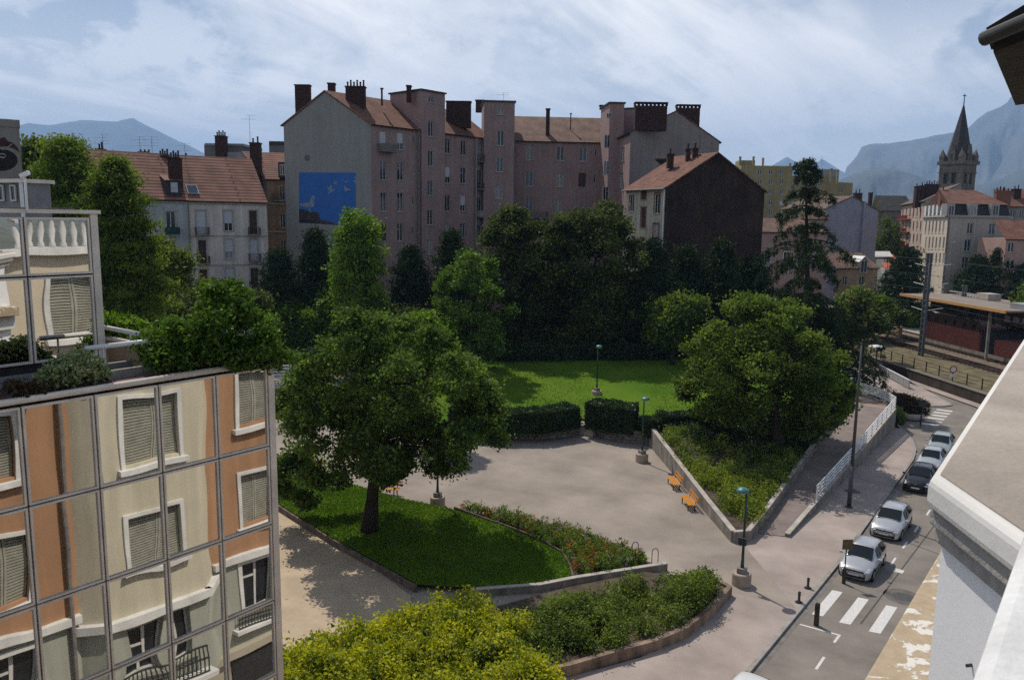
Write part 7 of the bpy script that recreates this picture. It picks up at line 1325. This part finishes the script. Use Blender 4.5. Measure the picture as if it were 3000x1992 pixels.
# hedges round the upper lawn
hp_ = lambda z, *q: [tuple(G(x, y, z)[:2]) for x, y in q]
hedge('clipped_hedge', 'long clipped dark hedge left of the gap in the stone walls', hp_(1.1, (1330, 1243), (1460, 1256), (1570, 1256), (1675, 1240)), 2.3, .9, 2.75, LEAF_H, .17, 300)
hedge('clipped_hedge', 'glossy clipped hedge right of the gap in the stone walls', hp_(1.1, (1735, 1240), (1800, 1252), (1858, 1258)), 2.5, .9, 3.2, LEAF_H, .19, 300)
hedge('clipped_hedge', 'small low hedge right behind the glossy hedge', hp_(1.1, (1885, 1270), (1950, 1262)), 1.7, .9, 2.4, LEAF_H, .17, 300)
hedge('clipped_hedge', 'long dark hedge behind the sloping shrub bed', [(-30.6, 61.2), (-26.5, 65.0), (-22.5, 69.0), (-20.2, 73)], 1.7, 1.2, 2.7, LEAF_H, .18, 280)
# sloping bed
rr = random.Random(4)
def inside(p, poly):
    c = False; n = len(poly)
    for i in range(n):
        a, b = poly[i], poly[i - 1]
        if (a[1] > p[1]) != (b[1] > p[1]) and p[0] < (b[0]-a[0])*(p[1]-a[1])/(b[1]-a[1]) + a[0]: c = not c
    return c
BED = [(-30, 60.2), (-24, 66), (-20.5, 71), (-19.4, 69.8), (-18.7, 62.5), (-17.9, 55), (-17.2, 50), (-16.9, 46), (-20.7, 49.2), (-24.3, 53.2), (-27.8, 57.2)]
yel, grn, drk = [], [], []
for _ in range(900):
    p_ = (rr.uniform(-30, -16), rr.uniform(45, 71))
    if not inside(p_, BED): continue
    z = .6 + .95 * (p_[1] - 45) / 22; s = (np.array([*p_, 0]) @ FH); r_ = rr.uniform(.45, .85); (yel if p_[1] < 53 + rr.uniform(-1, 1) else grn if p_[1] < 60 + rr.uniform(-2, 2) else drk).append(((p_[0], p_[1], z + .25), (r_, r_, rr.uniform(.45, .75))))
shrub('golden_shrubs', 'yellow-green shrubs filling the near tip of the sloping bed', yel[:70], LEAF_Y2, .15, 26, 'shrubs', loc=(-18, 48, .7), spread=.3)
shrub('dark_shrubs', 'blue-green shrubs in the middle of the sloping bed', grn[:60], LEAF_G, .16, 22, 'shrubs', loc=(-21, 56, 1), spread=.3)
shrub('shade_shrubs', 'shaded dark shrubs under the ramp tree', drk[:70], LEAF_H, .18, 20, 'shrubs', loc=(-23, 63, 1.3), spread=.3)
# shrub bed behind the curved planter wall
PB = [(-18.8, 23.4), (-17.5, 26), (-16.6, 28.4), (-15.5, 30.7), (-15.0, 32.5), (-14.95, 34.5), (-15.0, 37), (-15.9, 37.2), (-17.0, 36.0), (-18.6, 33.0), (-19.8, 29.6), (-20.6, 26.5), (-20.8, 23.6)]
bl = []
for _ in range(600):
    p_ = (rr.uniform(-22.5, -14.5), rr.uniform(22.5, 38))
    if inside(p_, PB): hgt = .5 + .3 * math.sin(p_[0] * 1.6) + .3 * math.sin(p_[1] * 1.1 + 1) + (.25 if p_[1] > 34.5 else 0); r_ = rr.uniform(.35, .75); bl.append(((p_[0], p_[1], .55 + hgt * .55), (r_, r_, .25 + max(0, hgt) * .42)))
shrub('green_shrubs', 'leafy green shrubs overflowing the curved concrete planter', bl[:120], LEAF_G, .13, 36, 'shrubs', loc=(-18, 30, .5), spread=.28)
# golden hedge at the bottom
gl = []
HT = [(820, 1890), (900, 1855), (960, 1832), (1020, 1815), (1100, 1795), (1180, 1765), (1250, 1735), (1330, 1722), (1420, 1725), (1490, 1740), (1530, 1790), (1560, 1850), (1600, 1930)]
hx, hy = [q_[0] for q_ in HT], [q_[1] for q_ in HT]
for _ in range(150):
    x = rr.uniform(825, 1585); yt = float(np.interp(x, hx, hy)); y = yt + 45 + rr.random() ** 1.3 * (2120 - yt); zc = 1.45 - .9 * min(1, max(0, (y - yt - 45) / 420)) + rr.uniform(-.2, .2)
    c_ = G(x, y, zc); r_ = rr.uniform(.35, .85); gl.append(((c_[0], c_[1], zc), (r_ * rr.uniform(.8, 1.2), r_ * rr.uniform(.8, 1.2), r_ * rr.uniform(.7, 1.0))))
hk = [((*G(x, y, .6)[:2], .6), (1.2, 1.2, .9)) for x, y in ((900, 1960), (1000, 1930), (1100, 1900), (1200, 1880), (1300, 1860), (1400, 1860), (1480, 1880), (1100, 2030), (1250, 2030), (1400, 2030), (950, 2060), (1520, 2000))]
shrub('golden_hedge', 'big golden yellow-green hedge along the bottom edge', gl + hk, LEAF_Y, .17, 30, 'hedge', loc=(-24, 24, .1), spread=.42, lo=.55)
# flower bed
fb_, fo_, fr3, fs3, fg3 = [], [], [], [], []
FP = [(-33, 37.5), (-28.3, 37.2), (-23.6, 36.1), (-21.5, 34.1), (-18.9, 38.0), (-24, 38.8), (-30, 38.5)]
for _ in range(1500):
    p_ = (rr.uniform(-33, -18.5), rr.uniform(34, 39))
    if not inside(p_, FP): continue
    r_ = rr.uniform(.14, .34); k_ = rr.random(); it = ((p_[0], p_[1], .42 + r_), (r_, r_, r_ * rr.uniform(.9, 1.9))); (fb_ if k_ < .62 else fo_ if k_ < .74 else fr3 if k_ < .86 else fs3 if k_ < .93 else fg3).append(it)
def planting(name, blobs, leaf, size, per):
    P = []; O = []
    for c_, r_ in blobs: a, o = ellipsoid_clumps(c_, r_, per, .5); P.append(a); O.append(o)
    P, O = cloud_leaves(np.concatenate(P), np.concatenate(O), 3, .1); return tag(link(name, leaf_mesh(name, P, O, size, leaf, .5), None), kind='stuff')
planting('bedding_plants', fb_[:240], LEAF_G, .12, 26); planting('bedding_plants', fg3[:60] + fb_[240:330], LEAF_B, .12, 26); planting('orange_flowers', fo_[:60], leafmat('petal_orange', (.35, .09, .01), (.6, .22, .02), .3), .10, 16); planting('pink_flowers', fr3[:70], leafmat('petal_rust', (.10, .035, .03), (.28, .10, .08), .3), .10, 14); planting('silver_leaves', fs3[:40], leafmat('leaf_silver', (.2, .23, .22), (.4, .43, .42), .2), .12, 20)
# street planter with a dark bush at the corner of the pavement
c_ = G(2660, 1222, .12); PLN = thing('street_planter', 'low round concrete planter at the bend of the pavement', 'planter', tuple(c_)); MB().lathe([(1.35, 0), (1.5, .55), (1.4, .6), (1.25, .5)], tuple(c_), 22).build('bowl', CONC2, PLN, True); MB().lathe([(1.28, .4), (1.28, .46)], tuple(c_), 20).build('soil', EARTH, PLN)
shrub('planter_bush', 'dark reddish bush growing over the street planter', [((c_[0] - .9 + .6 * i, c_[1] + .3 * (i % 2), 1.5 - .1 * i), (.95, .95, .9)) for i in range(4)], LEAF_R, .17, 46, loc=tuple(c_), spread=.25)
shrub('verge_bush', 'green bush hugging the end of the ramp wall', [((-16.6, 82.6, .9), (.9, .9, .9)), ((-17.6, 84.2, .9), (1, 1, .8)), ((-15.9, 82.2, .6), (.6, .6, .6))], LEAF_G, .16, 40, loc=(-16.8, 83, .1), spread=.22)
shrub('shade_fill_shrub', 'dark shrubs in the shade at the back of the lawn, left', [((*G(x, 1052, 3.0)[:2], 3.7), (1.8, 1.6, 1.1)) for x in (1440, 1490, 1540, 1590, 1640)], LEAF_H, .3, 12, loc=tuple(G(1540, 1052, 3.0)), spread=.5)  # both shrub rows are added to fill the dark shade under the trees
shrub('shade_fill_shrub', 'dark shrubs in the shade at the back of the lawn, right', [((*G(x, 1050, 3.0)[:2], 3.7), (1.9, 1.6, 1.2)) for x in (1700, 1760, 1820, 1880, 1940)], LEAF_H, .3, 12, loc=tuple(G(1820, 1050, 3.0)), spread=.5)
shrub('shade_fill_undergrowth', 'dark undergrowth below the limes behind the lawn', [((*G(x, y, 3.2)[:2], 4.4), (2.4, 2.0, 1.9)) for x, y in ((1440, 1030), (1500, 1025), (1560, 1022), (1620, 1020), (1680, 1020), (1740, 1020), (1800, 1022), (1860, 1025), (1920, 1030), (1980, 1035))], LEAF_C, .4, 9, loc=tuple(G(1700, 1020, 3.2)), spread=.6)  # added low growth that darkens the trunk zone like deep shade
# terrace planting on the glass building
def tblob(x, y, d, r): c_ = HZ(x, y, d); return ((c_[0], c_[1], c_[2]), (r, r, r * .85))
outline_tree('terrace_shrub', 'big leafy shrub spilling over the corner of the roof terrace', [(612,838),(640,828),(700,832),(722,868),(745,902),(765,945),(800,985),(842,1040),(840,1064),(792,1072),(760,1066),(705,1092),(655,1110),(600,1082),(560,1095),(500,1080),(440,1062),(412,1005),(450,962),(520,945),(562,905),(598,885)], 14.9, LEAF_E, .088, 60, 1500, 17, 16.06, (-14.3, 8.4), .05, 41, .16, rmin=.05, rmax=.15, deep=.55, cat='shrub', nl=12)
shrub('terrace_plant', 'low leafy spread of shrub along the planter rail', [tblob(440, 1010, 14.2, .3), tblob(490, 990, 14.4, .32), tblob(470, 1050, 14.0, .26), tblob(530, 1065, 14.2, .25), tblob(560, 1010, 14.6, .35), tblob(760, 1040, 15.2, .3), tblob(800, 1055, 15.3, .22)], LEAF_E, .085, 150, loc=(-13.9, 7.6, 16.06), spread=.16, lo=.5)
shrub('terrace_plant', 'variegated leafy plant in the planter before the upper glass storey', [tblob(200, 1085, 12.7, .27), tblob(255, 1080, 13.0, .25), tblob(150, 1105, 12.4, .2), tblob(225, 1060, 12.9, .2), tblob(285, 1095, 13.2, .16)], LEAF_V, .075, 420, loc=(-13.8, 5.6, 16.06), spread=.1, lo=.5)
shrub('terrace_plant', 'small withered plant at the left end of the roof planter', [tblob(60, 1140, 11.9, .14), tblob(110, 1135, 12.1, .12), tblob(35, 1130, 11.8, .1)], LEAF_R, .06, 500, loc=(-13.8, 4.6, 16.06), spread=.07, lo=.4)
shrub('terrace_plant', 'yellow-green spiky plants behind the terrace parapet', [tblob(310, 955, 15.6, .3), tblob(360, 960, 15.8, .3), tblob(405, 965, 16.0, .25)], LEAF_B, .16, 90, loc=(-16, 9.6, 16.1), spread=.16, aspect=.3, lo=.4)
haze()
